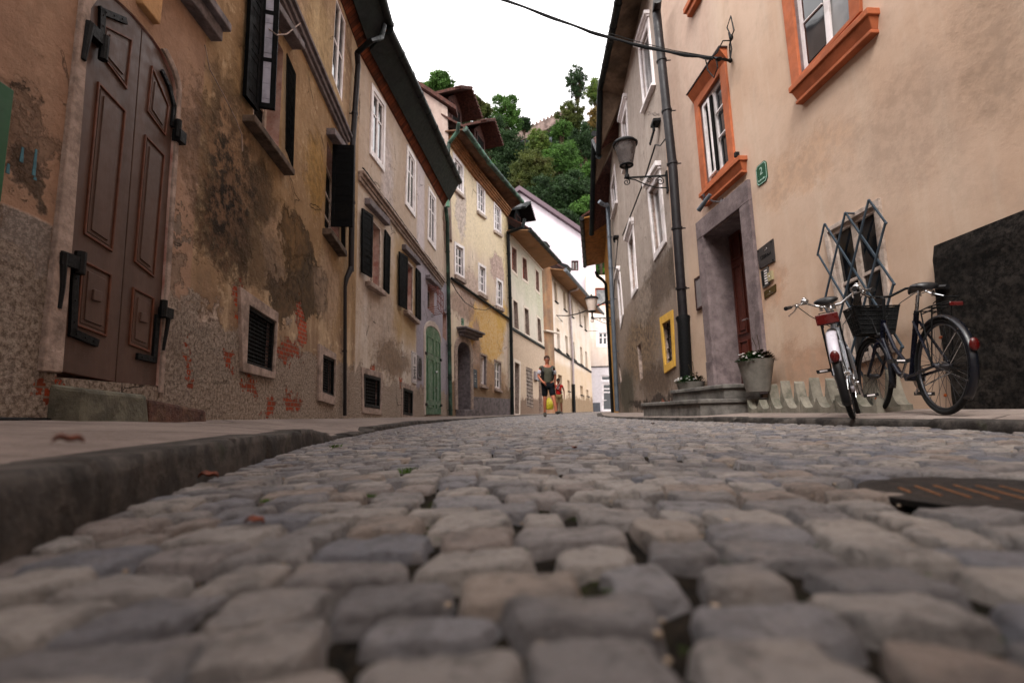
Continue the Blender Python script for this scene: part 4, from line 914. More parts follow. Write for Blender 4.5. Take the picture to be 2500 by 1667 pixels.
# anchors and diagonal cable on its front
mb = MB(); pts = [R2.P3(1600, 354, .1), R2.P3(1573, 440, .1), R2.P3(1548, 505, .1), R2.P3(1520, 575, .1)]
mb.tube([Vector(p) for p in pts], .018, 6); mb.tube([Vector(R2.P3(1600, 354, .1)), Vector(R2.P3(1612, 356, .1)), Vector(R2.P3(1624, 340, .1))], .012, 5)
mb.tube([Vector(R2.P3(1508, 585, .1)), Vector(R2.P3(1502, 660, .1)), Vector(R2.P3(1498, 740, .1))], .014, 5)
mb.build('anchored_cable', M['iron'], R2.e)
for x, y, w_ in ((1610, 300, .14), (1509, 580, .16)):
    a = R2.at(x, y); mb = MB(); mb.box(a[0]-w_, a[0]+w_, -.16, .02, a[1]-.03, a[1]+.03); mb.tube([(a[0], -.12, a[1]), (a[0]-.03, -.12, a[1]-.16)], .03, 8)
    if y < 400:
        b = R2.at(1601, 350); 
        for k in range(7):
            t = k/6; mb.ell((a[0]+(b[0]-a[0])*t, -.12, a[1]-.15+(b[1]-a[1]+.15)*t), (.025, .025, .05), 8, 5)
    mb.build('cable_anchor', M['iron'], R2.e)
# ------------------------------------------------------------------ R3 ochre house
R3m = wall_mat('ochre_plaster', R3, 'b98a48', 'a87a3c', 'c49a5c', bump=.006, grime=.2, damp=.6, crack=False)
z3 = R3.at(1475, 680)[1]
facade_mesh(R3, [(0, 7.6), (R3.L, 7.6)], [(0, -.3), (R3.L, -.3)], [R3m, R3m])
R3b = Facade('unused', (3.74, 18.5), (3.0, 18.45), '', '')
bpy.data.objects.remove(R3b.e)
g = [(1452, 660), (1453, 540)]
eave(R3, 0, R3.L, 7.6, 7.6, 7.45, .95, simple('ochre_soffit', '8a6030', .9, .2, var=.25, dirt='4a3420', dk=.5), gr=.09)
mb = MB(); pa = PX(1479, 694, 22.6)
mb.tube([PX(1455, 664, 22), PX(1459, 674, 22.2), PX(1472, 684, 22.6), pa, (pa.x, pa.y, .1)], .07, 8); wpart(R3, mb, 'drainpipe', M['iron'], smooth=True)

# ------------------------------------------------------------------ R1 orange trimmed house
F = R1
w1, qw1 = window(F, [(1708.7, 258), (1761, 178.6), (1783.6, 392), (1728, 453)], depth=.1, fw=.06, cols=2, rows=1, label='orange framed window with one sash ajar')
mb = MB(); o = F.quad([(1697.5, 246), (1774, 150), (1798, 395), (1718, 472)]); mb.ring(o, [tuple(a) for a in qw1.p], -.035, .03); mb.build('casing', M['orange'], w1, bevel=.008)
mb = MB(); q = Q(qw1.grow(-.06)); mb.ring(q.cell(.02, .40, .02, .98), q.cell(.10, .32, .05, .95), -.01, .035); mb.build('sash', M['white'], w1, bevel=.004)
mb = MB(); mb.prism(q.cell(.36, .5, .02, .98), -.0, .03); mb.prism(q.cell(.05, .09, .02, .98), .0, .06); mb.build('gap_shade_strip', M['dark'], w1)  # solid dark strips stand in for the shade inside the open sash
mb = MB()
for v in (.3, .62): mb.prism(q.cell(.56, 1, v-.008, v+.008), .02, .05)
mb.build('glazing_bar', M['white'], w1)
a = F.at(1678, 241, .12); b = F.at(1757, 107, .12); zt = (a[1]+b[1])/2
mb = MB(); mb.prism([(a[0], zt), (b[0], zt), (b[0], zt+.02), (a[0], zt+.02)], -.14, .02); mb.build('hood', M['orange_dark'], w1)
o0 = F.at(1697, 246); mb = MB(); mb.hexa([(a[0]+.02, -.12, zt-.02), (b[0]-.02, -.12, zt-.02), (b[0]-.02, .01, zt-.22), (a[0]+.02, .01, zt-.22), (a[0]+.02, -.12, zt), (b[0]-.02, -.12, zt), (b[0]-.02, .02, zt), (a[0]+.02, .02, zt)])
mb.build('hood_cove', M['orange'], w1)
def osill(win, pl, pr, h=.2):
    a = F.at(*pl, .1); b = F.at(*pr, .1); z = (a[1]+b[1])/2; mb = MB()
    mb.box(a[0], b[0], -.13, .02, z-.07, z); mb.hexa([(a[0]+.05, -.06, z-.2), (b[0]-.05, -.06, z-.2), (b[0]-.05, .01, z-.2), (a[0]+.05, .01, z-.2), (a[0]+.02, -.11, z-.072), (b[0]-.02, -.11, z-.072), (b[0]-.02, .01, z-.072), (a[0]+.02, .01, z-.072)])
    mb.box(a[0]+.04, b[0]-.04, -.085, .01, z-.24, z-.201)
    return mb.build('sill', M['orange'], win, bevel=.008)
osill(w1, (1709, 474), (1808, 380))
mb = MB(); a = F.at(1801, 380, .06); mb.box(a[0]-.03, a[0]+.02, -.1, -.04, a[1]-.02, a[1]+.05); mb.build('window_catch', M['iron'], w1)
w2, qw2 = window(F, [(1931, -70), (2066, -210), (2080, 48), (1958, 184)], depth=.1, fw=.07, cols=2, rows=1, gm='glass_curtain', label='large orange framed window at the upper right')
o = F.quad([(1904, -80), (2094, -275), (2107, 30), (1939, 216)]); mb = MB(); mb.ring(o, [tuple(a) for a in qw2.p], -.035, .03); mb.build('casing', M['orange'], w2, bevel=.008)
osill(w2, (1929, 213), (2124, 22))
mb = MB(); q = Q(qw2.grow(-.07)); mb.prism(q.cell(0, .46, .02, .98), .04, .07); mb.build('pane', M['glass'], w2)
mb = MB(); mb.prism(q.cell(0, .46, .55, .562), .02, .05); mb.prism(q.cell(.54, 1, .3, .312), .02, .05); mb.build('glazing_bar', M['white'], w2)
w3, qw3 = window(F, [(1655, 0), (1690, -75), (1694, -60), (1662, 0)], depth=.1, fw=.05, cols=1, rows=1, hole=False, label='upper window of which only the orange sill shows') if False else (None, None)
a = F.at(1671, 24, .1); b = F.at(1703, -35, .1); z = (a[1]+b[1])/2
mb = MB(); mb.box(a[0], b[0], -.13, .02, a[1]-.1, a[1]); mb.box(a[0]+.05, b[0]-.05, -.09, .01, a[1]-.2, a[1]-.101); mb.build('sill', M['orange'], F.e, bevel=.008)
# stone portal
def portal():
    oL = F.at(1706, 552); oR = F.at(1829, 431); iL = F.at(1723, 581); iR = F.at(1811.7, 503.6)
    zt = (oL[1]+oR[1])/2; zi = (iL[1]+iR[1])/2; s0, s1 = iL[0], iR[0]; so0 = oL[0]-.02; so1 = oR[0]+.02; zb = .5
    F.holes.append(([(s0, zb), (s1, zb), (s1, zi), (s0, zi)], .5))
    d = empty('door'); d.parent = F.e; d['label'] = 'reddish wooden door deep in a grey stone portal'
    mb = MB(); mb.prism([(so0, .35), (s0, .35), (s0, zi), (so0, zi)], -.05, .02); mb.prism([(s1, .35), (so1, .35), (so1, zi), (s1, zi)], -.05, .02)
    mb.prism([(so0, zi+.002), (so1, zi+.002), (so1, zt), (so0, zt)], -.052, .02)
    mb.prism([(so0-.01, .35), (s0+.0, .35), (s0+.0, .95), (so0-.01, .95)], -.06, -.048)
    mb.build('stone_portal', M['portal'], d, bevel=.012)
    mb = MB(); mb.box(s0-.0, s0+.012, .0, .46, zb, zi); mb.box(s1-.012, s1, .0, .46, zb, zi); mb.box(s0, s1, .0, .46, zi-.012, zi); mb.build('stone_reveal', M['portal'], d)
    wm = simple('reddish_varnished_door', '4e2015', .4, .5, var=.3, scale=5, sc=(1, 1, .15), dirt='2a120d', dk=.5)
    mb = MB(); mb.box(s0+.012, s1-.012, .4, .46, zb, zi-.01); lf = mb.build('door_leaf', wm, d)
    mb = MB(); W_ = s1-s0
    for a0, a1 in ((.06, .3), (.36, .62), (.68, .94)):
        for z0, z1 in ((.1, .75), (.85, 2.0), (2.1, 2.5)):
            q = Q([(s0+a0*W_, zb+z1), (s0+a1*W_, zb+z1), (s0+a1*W_, zb+z0), (s0+a0*W_, zb+z0)])
            if zb+z1 < zi: mb.ring([tuple(v) for v in q.p], q.grow(-.03), .375, .4); mb.prism(q.grow(-.06), .385, .4)
    mb.build('panel', wm, lf, bevel=.006)
    mb = MB(); h = F.at(1829, 720, -.38); mb.tube([(h[0]-.02, .36, 1.55), (h[0]-.02, .32, 1.55), (h[0]-.16, .32, 1.55)], .012, 6); mb.build('handle', M['chrome'], lf)
    # two stone steps
    M['step'] = simple('grey_step_stone', '6b6763', .85, .25, var=.3, scale=8, dirt='2e2d2c', dk=.5, bump=.006)
    mb = MB()
    def stepb(sa, sb, o_, za, zb_):
        mb.box(sa, sb, -o_, .02, za, zb_-.06); mb.box(sa-.03, sb+.03, -o_-.03, .02, zb_-.058, zb_)
    stepb(s0-.85, s1+.25, .98, -.1, .30); stepb(s0-.55, s1+.08, .55, .30, .5)
    mb.build('steps', M['step'], d, bevel=.012)
    return s0, s1
M['portal'] = simple('grey_pink_limestone', '7a6c6c', .8, .3, var=.22, scale=7, dirt='4a3e40', dk=.6, bump=.008)
M['chrome'] = simple('chrome', 'c8c8c8', .2, .5, metal=1, var=.05)
PS0, PS1 = portal()
mb = MB(); q = Q(F.quad([(1700.7, 683), (1715.5, 674), (1721, 746), (1706, 755)])); mb.prism([tuple(a) for a in q.p], -.03, .01); b = mb.build('meter_box', simple('grey_meter_door', '7c7474', .6, .3, var=.1), F.e, bevel=.004)
mb = MB(); mb.ring(q.grow(.02), q.grow(-.01), -.04, .01); mb.build('frame', M['wood_dark'], b)
# lattice window
ql = Q(F.quad([(2015, 563), (2151, 483), (2190, 860), (2073, 897)]))
wl_, ql_ = window(F, [(2015, 563), (2151, 483), (2190, 860), (2073, 897)], depth=.06, fw=.05, cols=2, rows=3, cas=.05, cm='oldwhite', fm='oldwhite', px_is_outer=True, gm='glass', rvals=[.42, .74], label='tall window behind a grey expanding lattice')
mb = MB(); W_, H_ = ql.w, ql.h; p_ = W_*.345; x0 = F.at(2015, 553, .12)[0]-.02; p_ = (F.at(2122, 486, .12)[0]-F.at(2015, 553, .12)[0])/2; zt = F.at(2015, 548, .12)[1]; zb = F.at(2108, 935, .12)[1]; nq = 6; q_ = (zt-zb)/nq
def bar(a, b, y): mb.tube([(a[0], y, a[1]), (b[0], y, b[1])], .011, 4)
zz_ = lambda k: zt-q_*k
xs = lambda k: x0+.02+p_/2*k     # half steps, k=-1..5
for st in range(-1, 6):
    pass
def clipline(k0, dirn, y):
    # zigzag lattice: vertices at (xs(k), zz(j)) with k+j even ; bars run diagonally between borders k=-1 and k=5
    pass
segs = set()
for j in range(nq):
    for k in range(-1, 5):
        if (k+j) % 2 == 0: bar((xs(k), zz_(j)), (xs(k+1), zz_(j+1)), -.12)
        else: bar((xs(k+1), zz_(j)), (xs(k), zz_(j+1)), -.13)
for k, j in ((0, 0), (2, 0), (4, 0), (-1, 1), (5, 1), (-1, 3), (5, 3), (-1, 5), (5, 5)):
    mb.ell((xs(k), -.125, zz_(j)), (.016, .016, .016), 8, 5)
for k, j in ((2, 0),): mb.tube([(xs(k), -.125, zz_(j)), (xs(k), .0, zz_(j))], .01, 5)
mb.build('lattice_grille', simple('blue_grey_iron', '39444e', .6, .2, var=.2), wl_)
R1m = wall_mat('salmon_plaster', F, 'c9af9b', 'c1a48e', 'cfbba8', rects=[(-1, 2.3, 3, 10, 'b9a094', .3, .8, .5)],
    blobs=[(1950, 420, 120, 60, 'bc9270', .6, 1, .4), (2200, 300, 140, 160, 'ab9280', .6, 1, .4), (2000, 900, 160, 60, '9c6a48', .6, .8, .4), (2430, 150, 100, 160, 'a08874', .6, 1, .5), (1880, 700, 30, 60, 'b5805c', .6, 1, .4)],
    bump=.0025, grime=.12, grimec='6e5440', damp=.5, dampc='7c5a44', crack=False)
zt1 = 13  # unseen wall top, raised to cut the sky light on the near street
facade_mesh(F, [(0, zt1), (F.L+22, zt1)], [(0, -.4), (F.L+22, -.4)], [R1m, M['portal']])
eave(F, 0, F.L+22, zt1, zt1, 12.7, .7, 'soff_tan', gr=.09)
# dark rubble stone buttress at the right edge
mm = Mat('dark_rubble_stone', .95, .1); vv = mm.math('ADD', mm.vor(2.2, 'DISTANCE_TO_EDGE', sc=(1, 1, 1.7)), mm.mul(mm.math('SUBTRACT', mm.noise(6, 6, .7), .5), .25)); vc = mm.vor(4.2, 'F1', sc=(1, 1, 1.5), out=1)
cc = mm.mix(mm.ss(vv, .02, .12), hx('100e0d'), mm.mix(.6, vc, hx('2a2624'), 'MULTIPLY')); cc = mm.mix(mm.ss(mm.noise(17, 9, .8), .4, .62), hx('1c1918'), hx('4a433e'))
mm.bump(mm.ss(vv, -.05, .3), .05); mm.bump(mm.noise(11, 9, .8), .10); cc = mm.mix(mm.mul(mm.ss(mm.noise(1.1, 5, .6, off=3), .4, .62), .6), cc, hx('0e0d0c')); mm.done(cc)
BT = Facade('stone_buttress', (3.22+.08*5.58+.001, 9.75-5.55*.9968), (3.8+1.76, 2.5-22), 'black rubble stone buttress against the salmon house at the right edge', 'wall')
bx = F.at(2322, 575); zl0 = bx[1]
mb = MB(); n = 24; rnd = random.Random(3)
Lb = BT.L; top = [(Lb*i/n, (F.at(2322, 575, .1)[1]) + (0 if i else 0)+rnd.uniform(-.045, .045)) for i in range(n+1)]
rows = 14
for i in range(n+1):
    for j in range(rows+1):
        z = -.3+(top[i][1]+.3)*j/rows; mb.v.append((top[i][0]+(rnd.uniform(-.02, .02) if i == 0 else 0), -.11+rnd.uniform(-.006, .006) + (0 if j < rows else .03), z))
for i in range(n):
    for j in range(rows): mb.f.append((i*(rows+1)+j, (i+1)*(rows+1)+j, (i+1)*(rows+1)+j+1, i*(rows+1)+j+1)); mb.m.append(0)
k = len(mb.v); nn = rows+1
mb.v += [(0, .1, -.3+(top[0][1]+.3)*j/rows) for j in range(nn)]
for j in range(rows): mb.f.append((j, j+1, k+j+1, k+j)); mb.m.append(0)
k2 = len(mb.v); mb.v += [(top[i][0], .1, top[i][1]) for i in range(n+1)]
for i in range(n): mb.f.append((i*nn+rows, (i+1)*nn+rows, k2+i+1, k2+i)); mb.m.append(0)
mb.build('wall_face', mm.m, BT.e)

# unseen house added behind the camera to keep sky light off the near street
RB = Facade('rear_sky_blocker', (6, -10), (-6, -10), 'tall plain house shape added unseen behind the camera to block sky light')
window(RB, [(0, 0), (1, 0), (1, 1), (0, 1)], hole=False) if False else None
facade_mesh(RB, [(0, 13), (RB.L, 13)], [(0, -.3), (RB.L, -.3)], [wall_mat('rear_blocker_plaster', RB, '9a8c7c', '8c7c6c', 'a89a8a', damp=0, crack=False), M['dark']])
mb = MB()
for i in range(4):
    for j in range(3): mb.box(1.5+i*2.8, 2.5+i*2.8, -.04, .02, 1.6+j*3.4, 3.3+j*3.4)
mb.build('window', M['glass'], RB.e)
# ------------------------------------------------------------------ ground
def lerp_poly(P, Y):
    if Y <= P[0][1]: return P[0][0]
    for a, b in zip(P[:-1], P[1:]):
        if Y <= b[1]: t = (Y-a[1])/(b[1]-a[1]); t = t; return a[0]+(b[0]-a[0])*t
    return P[-1][0]
KL = [(-.5, 0), (-.62, .45), (-.67, .67), (-.74, .92), (-.88, 1.43), (-.98, 1.9), (-1.2, 2.8), (-1.33, 3.9), (-1.5, 5.6), (-1.65, 9), (-1.35, 13), (-.6, 18), (.9, 23), (2.9, 30), (6, 40), (7, 46)]
KR = [(2.4, -1), (2.5, 2.5), (2.68, 3.4), (2.5, 4.7), (2.12, 6.6), (1.95, 9), (2.1, 13), (2.9, 18), (3.9, 24), (6.5, 32), (10, 40), (12, 46)]
WLp = [(-2.57, 1-3), (-2.57, 1), (-2.91, 9.4), (-2.22, 17.9), (-.05, 24.5), (1.97, 30.8), (6.6, 43), (7.5, 46)]
WRp = [(4.04, -1), (3.8, 2.5), (3.22, 9.75), (3.74, 18.5), (4.75, 25), (9, 34), (13, 46)]
def khl(Y):
    b = .095 if Y < 3.2 else (.095-(Y-3.2)/.7*.08 if Y < 3.9 else (.015+0*(Y) if Y < 5.4 else min(.055, .015+(Y-5.4)*.4)))
    return b if Y < 9 else max(.02, .055-(Y-9)*.006)
def grid_obj(name, fn, us, vs_, mat, kind='structure', smooth=True, label=None):
    v = [fn(u, w_) for u in us for w_ in vs_]; nv = len(vs_)
    f = [(i*nv+j, i*nv+j+1, (i+1)*nv+j+1, (i+1)*nv+j) for i in range(len(us)-1) for j in range(nv-1)]
    me = bpy.data.meshes.new(name); me.from_pydata(v, [], f); me.materials.append(mat); me.update()
    if smooth: me.polygons.foreach_set('use_smooth', [True]*len(f))
    o = bpy.data.objects.new(name, me); COL.objects.link(o); return tag(o, label, kind=kind)
def ys(a, b, n, p=1.8): return [a+(b-a)*(i/n)**p for i in range(n+1)]

g = Mat('earth_joint_fill', .97, .1)
n = g.noise(9, 8, .7); n2 = g.noise(60, 5, .7)
c = g.mix(g.ss(n2, .35, .7), hx('0c0a08'), hx('2a231c')); c = g.mix(g.ss(n, .52, .66), c, hx('2c3312')); g.bump(n2, .012); M['earth'] = g.done(c)
base = grid_obj('ground', lambda u, y: (u, y, zr(y)-.03), [-60, -8, -3, 0, 3, 8, 60], [-4, 0, 3, 8, 15, 25, 40, 60, 90], M['earth'])

st = Mat('cobble_stone', .5, .6)
at = st.nd('ShaderNodeAttribute'); at.attribute_name = 'stone'; r0 = at.outputs['Fac']
n1 = st.noise(6, 6, .6); n2 = st.noise(38, 7, .7); n3 = st.noise(160, 4, .7)
c = st.mix(st.ss(r0, 0, 1), hx('605c5e'), hx('89817c')); c = st.mix(st.mul(st.ss(st.math('FRACT', st.math('MULTIPLY', r0, 7.31)), .6, .8), .5), c, hx('555967'))
c = st.mix(st.mul(st.ss(st.math('FRACT', st.math('MULTIPLY', r0, 13.7)), .8, .95), .5), c, hx('7d6858'))
n0 = st.noise(15, 6, .7, off=4); c = st.mix(st.mul(st.ss(n1, .5, .68), .4), c, hx('9a8d83')); c = st.mix(st.mul(st.ss(n0, .48, .64), .55), c, hx('2e2a2a')); st.bump(n0, .014, .9); c = st.mix(st.mul(st.ss(n2, .52, .7), .55), c, hx('242122')); c = st.mix(st.mul(st.ss(n3, .55, .75), .3), c, hx('a0958c'))
st.bump(n2, .016, 1); st.bump(n3, .0015, .8)
M['cobble'] = st.done(c, st.ss(n2, .3, .7, .3, .62))

def cobbles(Y0, Y1, G, seed, dmin=.084, dmax=.118, wmin=.092, wmax=.158):
    R = np.random.default_rng(seed); V = []; Fc = []; A = []
    u1 = np.linspace(-1, 1, G); u1 = np.sign(u1)*np.abs(u1)**.75; U, W = np.meshgrid(u1, u1, indexing='ij'); U = U.ravel(); W = W.ravel()
    # rounded-square map
    Ur = U*(1-.07*W**4); Wr = W*(1-.07*U**4)
    e = (np.abs(U)**9+np.abs(W)**9)**(1/9); e = np.clip(e, 0, 1.2)
    t = np.clip((e-.82)/.18, 0, 1); drop = t*t*(3-2*t)
    rim = (np.maximum(np.abs(U), np.abs(W)) > .999)
    idx = np.arange(G*G).reshape(G, G); q = np.stack([idx[:-1, :-1], idx[1:, :-1], idx[1:, 1:], idx[:-1, 1:]], -1).reshape(-1, 4)
    k = 0; Y = Y0
    ph = R.uniform(0, 6)
    while Y < Y1:
        d = R.uniform(dmin, dmax); xl = lerp_poly(KL, Y)-.02; xr = lerp_poly(KR, Y)+.02
        x = xl+R.uniform(-.05, 0)
        def yo(xx, yy): return .05*math.sin(xx*2.1+1.3)+.02*math.sin(xx*5.3+yy*1.7)
        while x < xr:
            w_ = R.uniform(wmin, wmax)*(1 if R.random() > .12 else .72)
            # skip out of view near the camera
            if abs(x) < (Y+.35)*1.25+.25 and (x+w_/2-pc.x)**2+(Y+d/2-pc.y)**2 > .235**2:
                gp = R.uniform(.0022, .0062)+(.0015 if Y > 1.3 else 0)+(.008 if R.random() < .2 else 0); cx = x+w_/2; cy = Y+d/2+R.normal(0, .004)+yo(cx, Y)
                hw = w_/2-gp; hd = d/2-gp*.8
                j = R.normal(0, .0095, 8); bl_ = lambda a, b, c_, d_: ((1-Ur)*(1-Wr)*a+(1+Ur)*(1-Wr)*b+(1+Ur)*(1+Wr)*c_+(1-Ur)*(1+Wr)*d_)/4
                sk = R.normal(0, .05)
                px = cx+bl_(-hw+j[0], hw+j[1], hw+j[2], -hw+j[3])+Wr*sk*hd; slope = (yo(cx+.05, Y)-yo(cx-.05, Y))/.1
                py = cy+bl_(-hd+j[4], -hd+j[5], hd+j[6], hd+j[7])+(px-cx)*slope
                hgt = R.normal(0, .0022); tx, ty = R.normal(0, .022, 2)
                pz = np.array([zr(v) for v in py])+hgt+(px-cx)*tx+(py-cy)*ty-drop*.011-.0008*(U**2+W**2)
                if G > 4:
                    f = np.array([mnoise.noise(Vector((a*23, b*23, 1.7))) + .5*mnoise.noise(Vector((a*60, b*60, 4.))) for a, b in zip(px, py)]); pz += f*.0045
                    if G > 10: pz += np.array([-abs(mnoise.noise(Vector((a*95, b*95, 9.)))) for a, b in zip(px, py)])*.0022
                    px = px+np.array([mnoise.noise(Vector((b*30+9, a*30, 8))) for a, b in zip(px, py)])*.007; py = py+np.array([mnoise.noise(Vector((a*34+5, b*28, 3))) for a, b in zip(px, py)])*.006
                pz = np.where(rim, pz-.022, pz)
                V.append(np.stack([px, py, pz], -1)); Fc.append(q+k); k += G*G; A.append(np.full(G*G, R.random()))
            x += w_
        Y += d
    V = np.concatenate(V); Fc = np.concatenate(Fc); A = np.concatenate(A)
    return V, Fc, A
jf = grid_obj('joint_sand', lambda x, y: (x, y, zr(y)-.024+.014*(mnoise.noise(Vector((x*14, y*14, 2)))+.5*mnoise.noise(Vector((x*45, y*45, 7))))), [-1.8+i*.02 for i in range(226)], [.1+j*.02 for j in range(200)], M['earth'])
pc = PG(2440, 1196)
parts = []; k = 0
for a in ((.16, 1.3, 15, 4), (1.3, 3.4, 9, 1), (3.4, 9, 6, 2), (9, 24, 4, 3)):
    V, Fc, A = cobbles(*a); parts.append((V, Fc+k, A)); k += len(V)
V = np.concatenate([p[0] for p in parts]); Fc = np.concatenate([p[1] for p in parts]); A = np.concatenate([p[2] for p in parts])
me = bpy.data.meshes.new('cobbled_road'); me.vertices.add(len(V)); me.vertices.foreach_set('co', V.ravel())
me.loops.add(Fc.size); me.loops.foreach_set('vertex_index', Fc.ravel().astype(np.int32)); me.polygons.add(len(Fc))
me.polygons.foreach_set('loop_start', np.arange(0, Fc.size, 4, dtype=np.int32)); me.polygons.foreach_set('loop_total', np.full(len(Fc), 4, dtype=np.int32))
me.update(); me.validate(); att = me.attributes.new('stone', 'FLOAT', 'POINT'); att.data.foreach_set('value', A.astype(np.float32))
me.polygons.foreach_set('use_smooth', np.ones(len(Fc), dtype=bool)); me.materials.append(M['cobble'])
o = bpy.data.objects.new('cobbled_road', me); COL.objects.link(o); tag(o, 'grey and brown cobblestones laid in wavy rows', kind='structure')
# far part of the road, beyond where single stones can be seen
fm_ = Mat('far_cobbles', .8, .3); v = fm_.vor(9, 'F1', rnd=.8, out=1); e = fm_.vor(9, 'DISTANCE_TO_EDGE', rnd=.8); sv = fm_.nd('ShaderNodeSeparateColor'); fm_.lk(v, sv.inputs[0])
c = fm_.mix(sv.outputs[0], hx('655d5b'), hx('8a7f78')); c = fm_.mix(fm_.ss(e, .08, .02), c, hx('3a3330')); fm_.bump(fm_.ss(e, 0, .1), .01); M['farcob'] = fm_.done(c)
grid_obj('road', lambda y, u: (lerp_poly(KL, y)-.05+(lerp_poly(KR, y)-lerp_poly(KL, y)+.1)*u, y, zr(y)-.002), ys(23.5, 47, 20, 1), [0, .25, .5, .75, 1], M['farcob'])

# pavements
pv = Mat('worn_pavement', .85, .25); n = pv.noise(1.6, 6, .6); n2 = pv.noise(14, 8, .7); n3 = pv.noise(90, 5, .7)
c = pv.mix(pv.ss(n, .35, .65), hx('6c605a'), hx('867972')); c = pv.mix(pv.mul(pv.ss(n2, .5, .7), .5), c, hx('453b37')); c = pv.mix(pv.mul(pv.ss(n3, .5, .7), .4), c, hx('aa9c94'))
e = pv.vor(.55, 'DISTANCE_TO_EDGE', rnd=.9); ck = pv.mul(pv.ss(pv.math('ADD', e, pv.mul(pv.math('SUBTRACT', n2, .5), .04)), .008, .002), .8); c = pv.mix(ck, c, hx('2c2420'))
pv.bump(n, .02); pv.bump(n2, .008); pv.bump(n3, .003); M['pave'] = pv.done(c)
def zwl(Y): return .245-.012*Y if Y < 2 else (.221-.006*(Y-2) if Y < 9 else (.18-.003*(Y-9)))
zwl_ = lambda Y: max(zwl(Y), zr(Y)+.03)
def pvl(y, u):
    xk = lerp_poly(KL, y)-.10; xw = lerp_poly(WLp, y)-.3; x = xk+(xw-xk)*u
    za = zr(y)+khl(y); zb = zwl_(y); uu = min(1, u/.92)
    return (x, y, za+(zb-za)*(uu**.85)+.004*mnoise.noise(Vector((x*2, y*2, 0))))
grid_obj('pavement', pvl, ys(-.6, 46, 160, 2.2), [i/16 for i in range(17)], M['pave'])
zwr = lambda Y: .13 if Y < 10 else max(.13, zr(Y)+.02)
def pvr(y, u):
    xk = lerp_poly(KR, y)+.10; xw = lerp_poly(WRp, y)+.3; x = xk+(xw-xk)*u; za = zr(y)+(.045 if y < 6 else max(.012, .045-(y-6)*.008)); zb = zwr(y)
    return (x, y, za+(zb-za)*min(1, u/.9)+.003*mnoise.noise(Vector((x*2, y*2, 5))))
grid_obj('pavement', pvr, ys(-.6, 46, 130, 2.0), [i/10 for i in range(11)], M['pave'])
PAVR = lambda X, Y: (lambda u: pvr(Y, u)[2])(max(0, min(1, (X-lerp_poly(KR, Y)-.1)/(lerp_poly(WRp, Y)+.3-lerp_poly(KR, Y)-.1))))

kb = Mat('kerb_stone', .85, .25); n2 = kb.noise(9, 8, .7); n3 = kb.noise(70, 5, .7)
c = kb.mix(kb.ss(n2, .35, .65), hx('2f2b29'), hx('57504b')); c = kb.mix(kb.mul(kb.ss(n3, .5, .7), .5), c, hx('3a3634'))
c = kb.mix(kb.mul(kb.ss(kb.noise(4, 7, .7, off=8), .42, .6), .7), c, hx('1c1917')); c = kb.mix(kb.mul(kb.ss(kb.noise(5, 6), .6, .72), .5), c, hx('2b3014'))
kb.bump(n2, .012); kb.bump(n3, .003); M['kerb'] = kb.done(c)
def kerb(KP, side, hf, zin, y0, y1, gap=None, name='kerb'):
    """stones along the road edge; side=-1 left"""
    V = []; Fs = []; prof = [(-.16, 1.0), (-.10, 1.0), (-.022, 1.0), (-.004, .95), (.004, .7), (.008, .2), (.012, -.6)]
    y = y0; rows = []; r = random.Random(5); nextj = y0+.5; so_ = (0, 0)
    while y < y1:
        x = lerp_poly(KP, y); x += .012*mnoise.noise(Vector((y*1.3, 3, 0)))*(1 if y < 3 else 2)
        h = hf(y)+so_[1]; x += so_[0]; j = 0
        if y >= nextj: j = 1; nextj = y+r.uniform(.45, .85); so_ = (r.uniform(-.010, .010), r.uniform(-.004, .007))
        row = []
        for k, (o_, hh) in enumerate(prof):
            nn = (mnoise.noise(Vector((x*9, y*9, k*.9)))*.010+mnoise.noise(Vector((x*30, y*32, k*1.7)))*.006) if k > 1 else mnoise.noise(Vector((x*7, y*9, k)))*.002
            row.append((x-side*(-(o_)) if False else x+(-side)*(o_+nn)-(0), y, zr(y)+h*hh-(.022 if j and k > 1 else 0)+(nn*.5 if 1 < k < 5 else 0)-(.03 if hh < 0 else 0)))
        rows.append(row); y += (.012+.012*max(y, .3)) if not j else .006
    for row in rows: V += row
    m_ = len(prof)
    for i in range(len(rows)-1):
        for k in range(m_-1):
            a = i*m_+k; Fs.append((a, a+1, a+m_+1, a+m_) if side > 0 else (a+m_, a+m_+1, a+1, a))
    me = bpy.data.meshes.new(name); me.from_pydata(V, [], Fs); me.update(); me.materials.append(M['kerb']); me.polygons.foreach_set('use_smooth', [True]*len(Fs))
    o = bpy.data.objects.new(name, me); COL.objects.link(o); return tag(o, kind='structure')
kerb(KL, -1, lambda y: khl(y)+.004, None, -.3, 44)
kerb(KR, 1, lambda y: (.045 if y < 6 else max(.012, .045-(y-6)*.008))+.006, None, .8, 40)

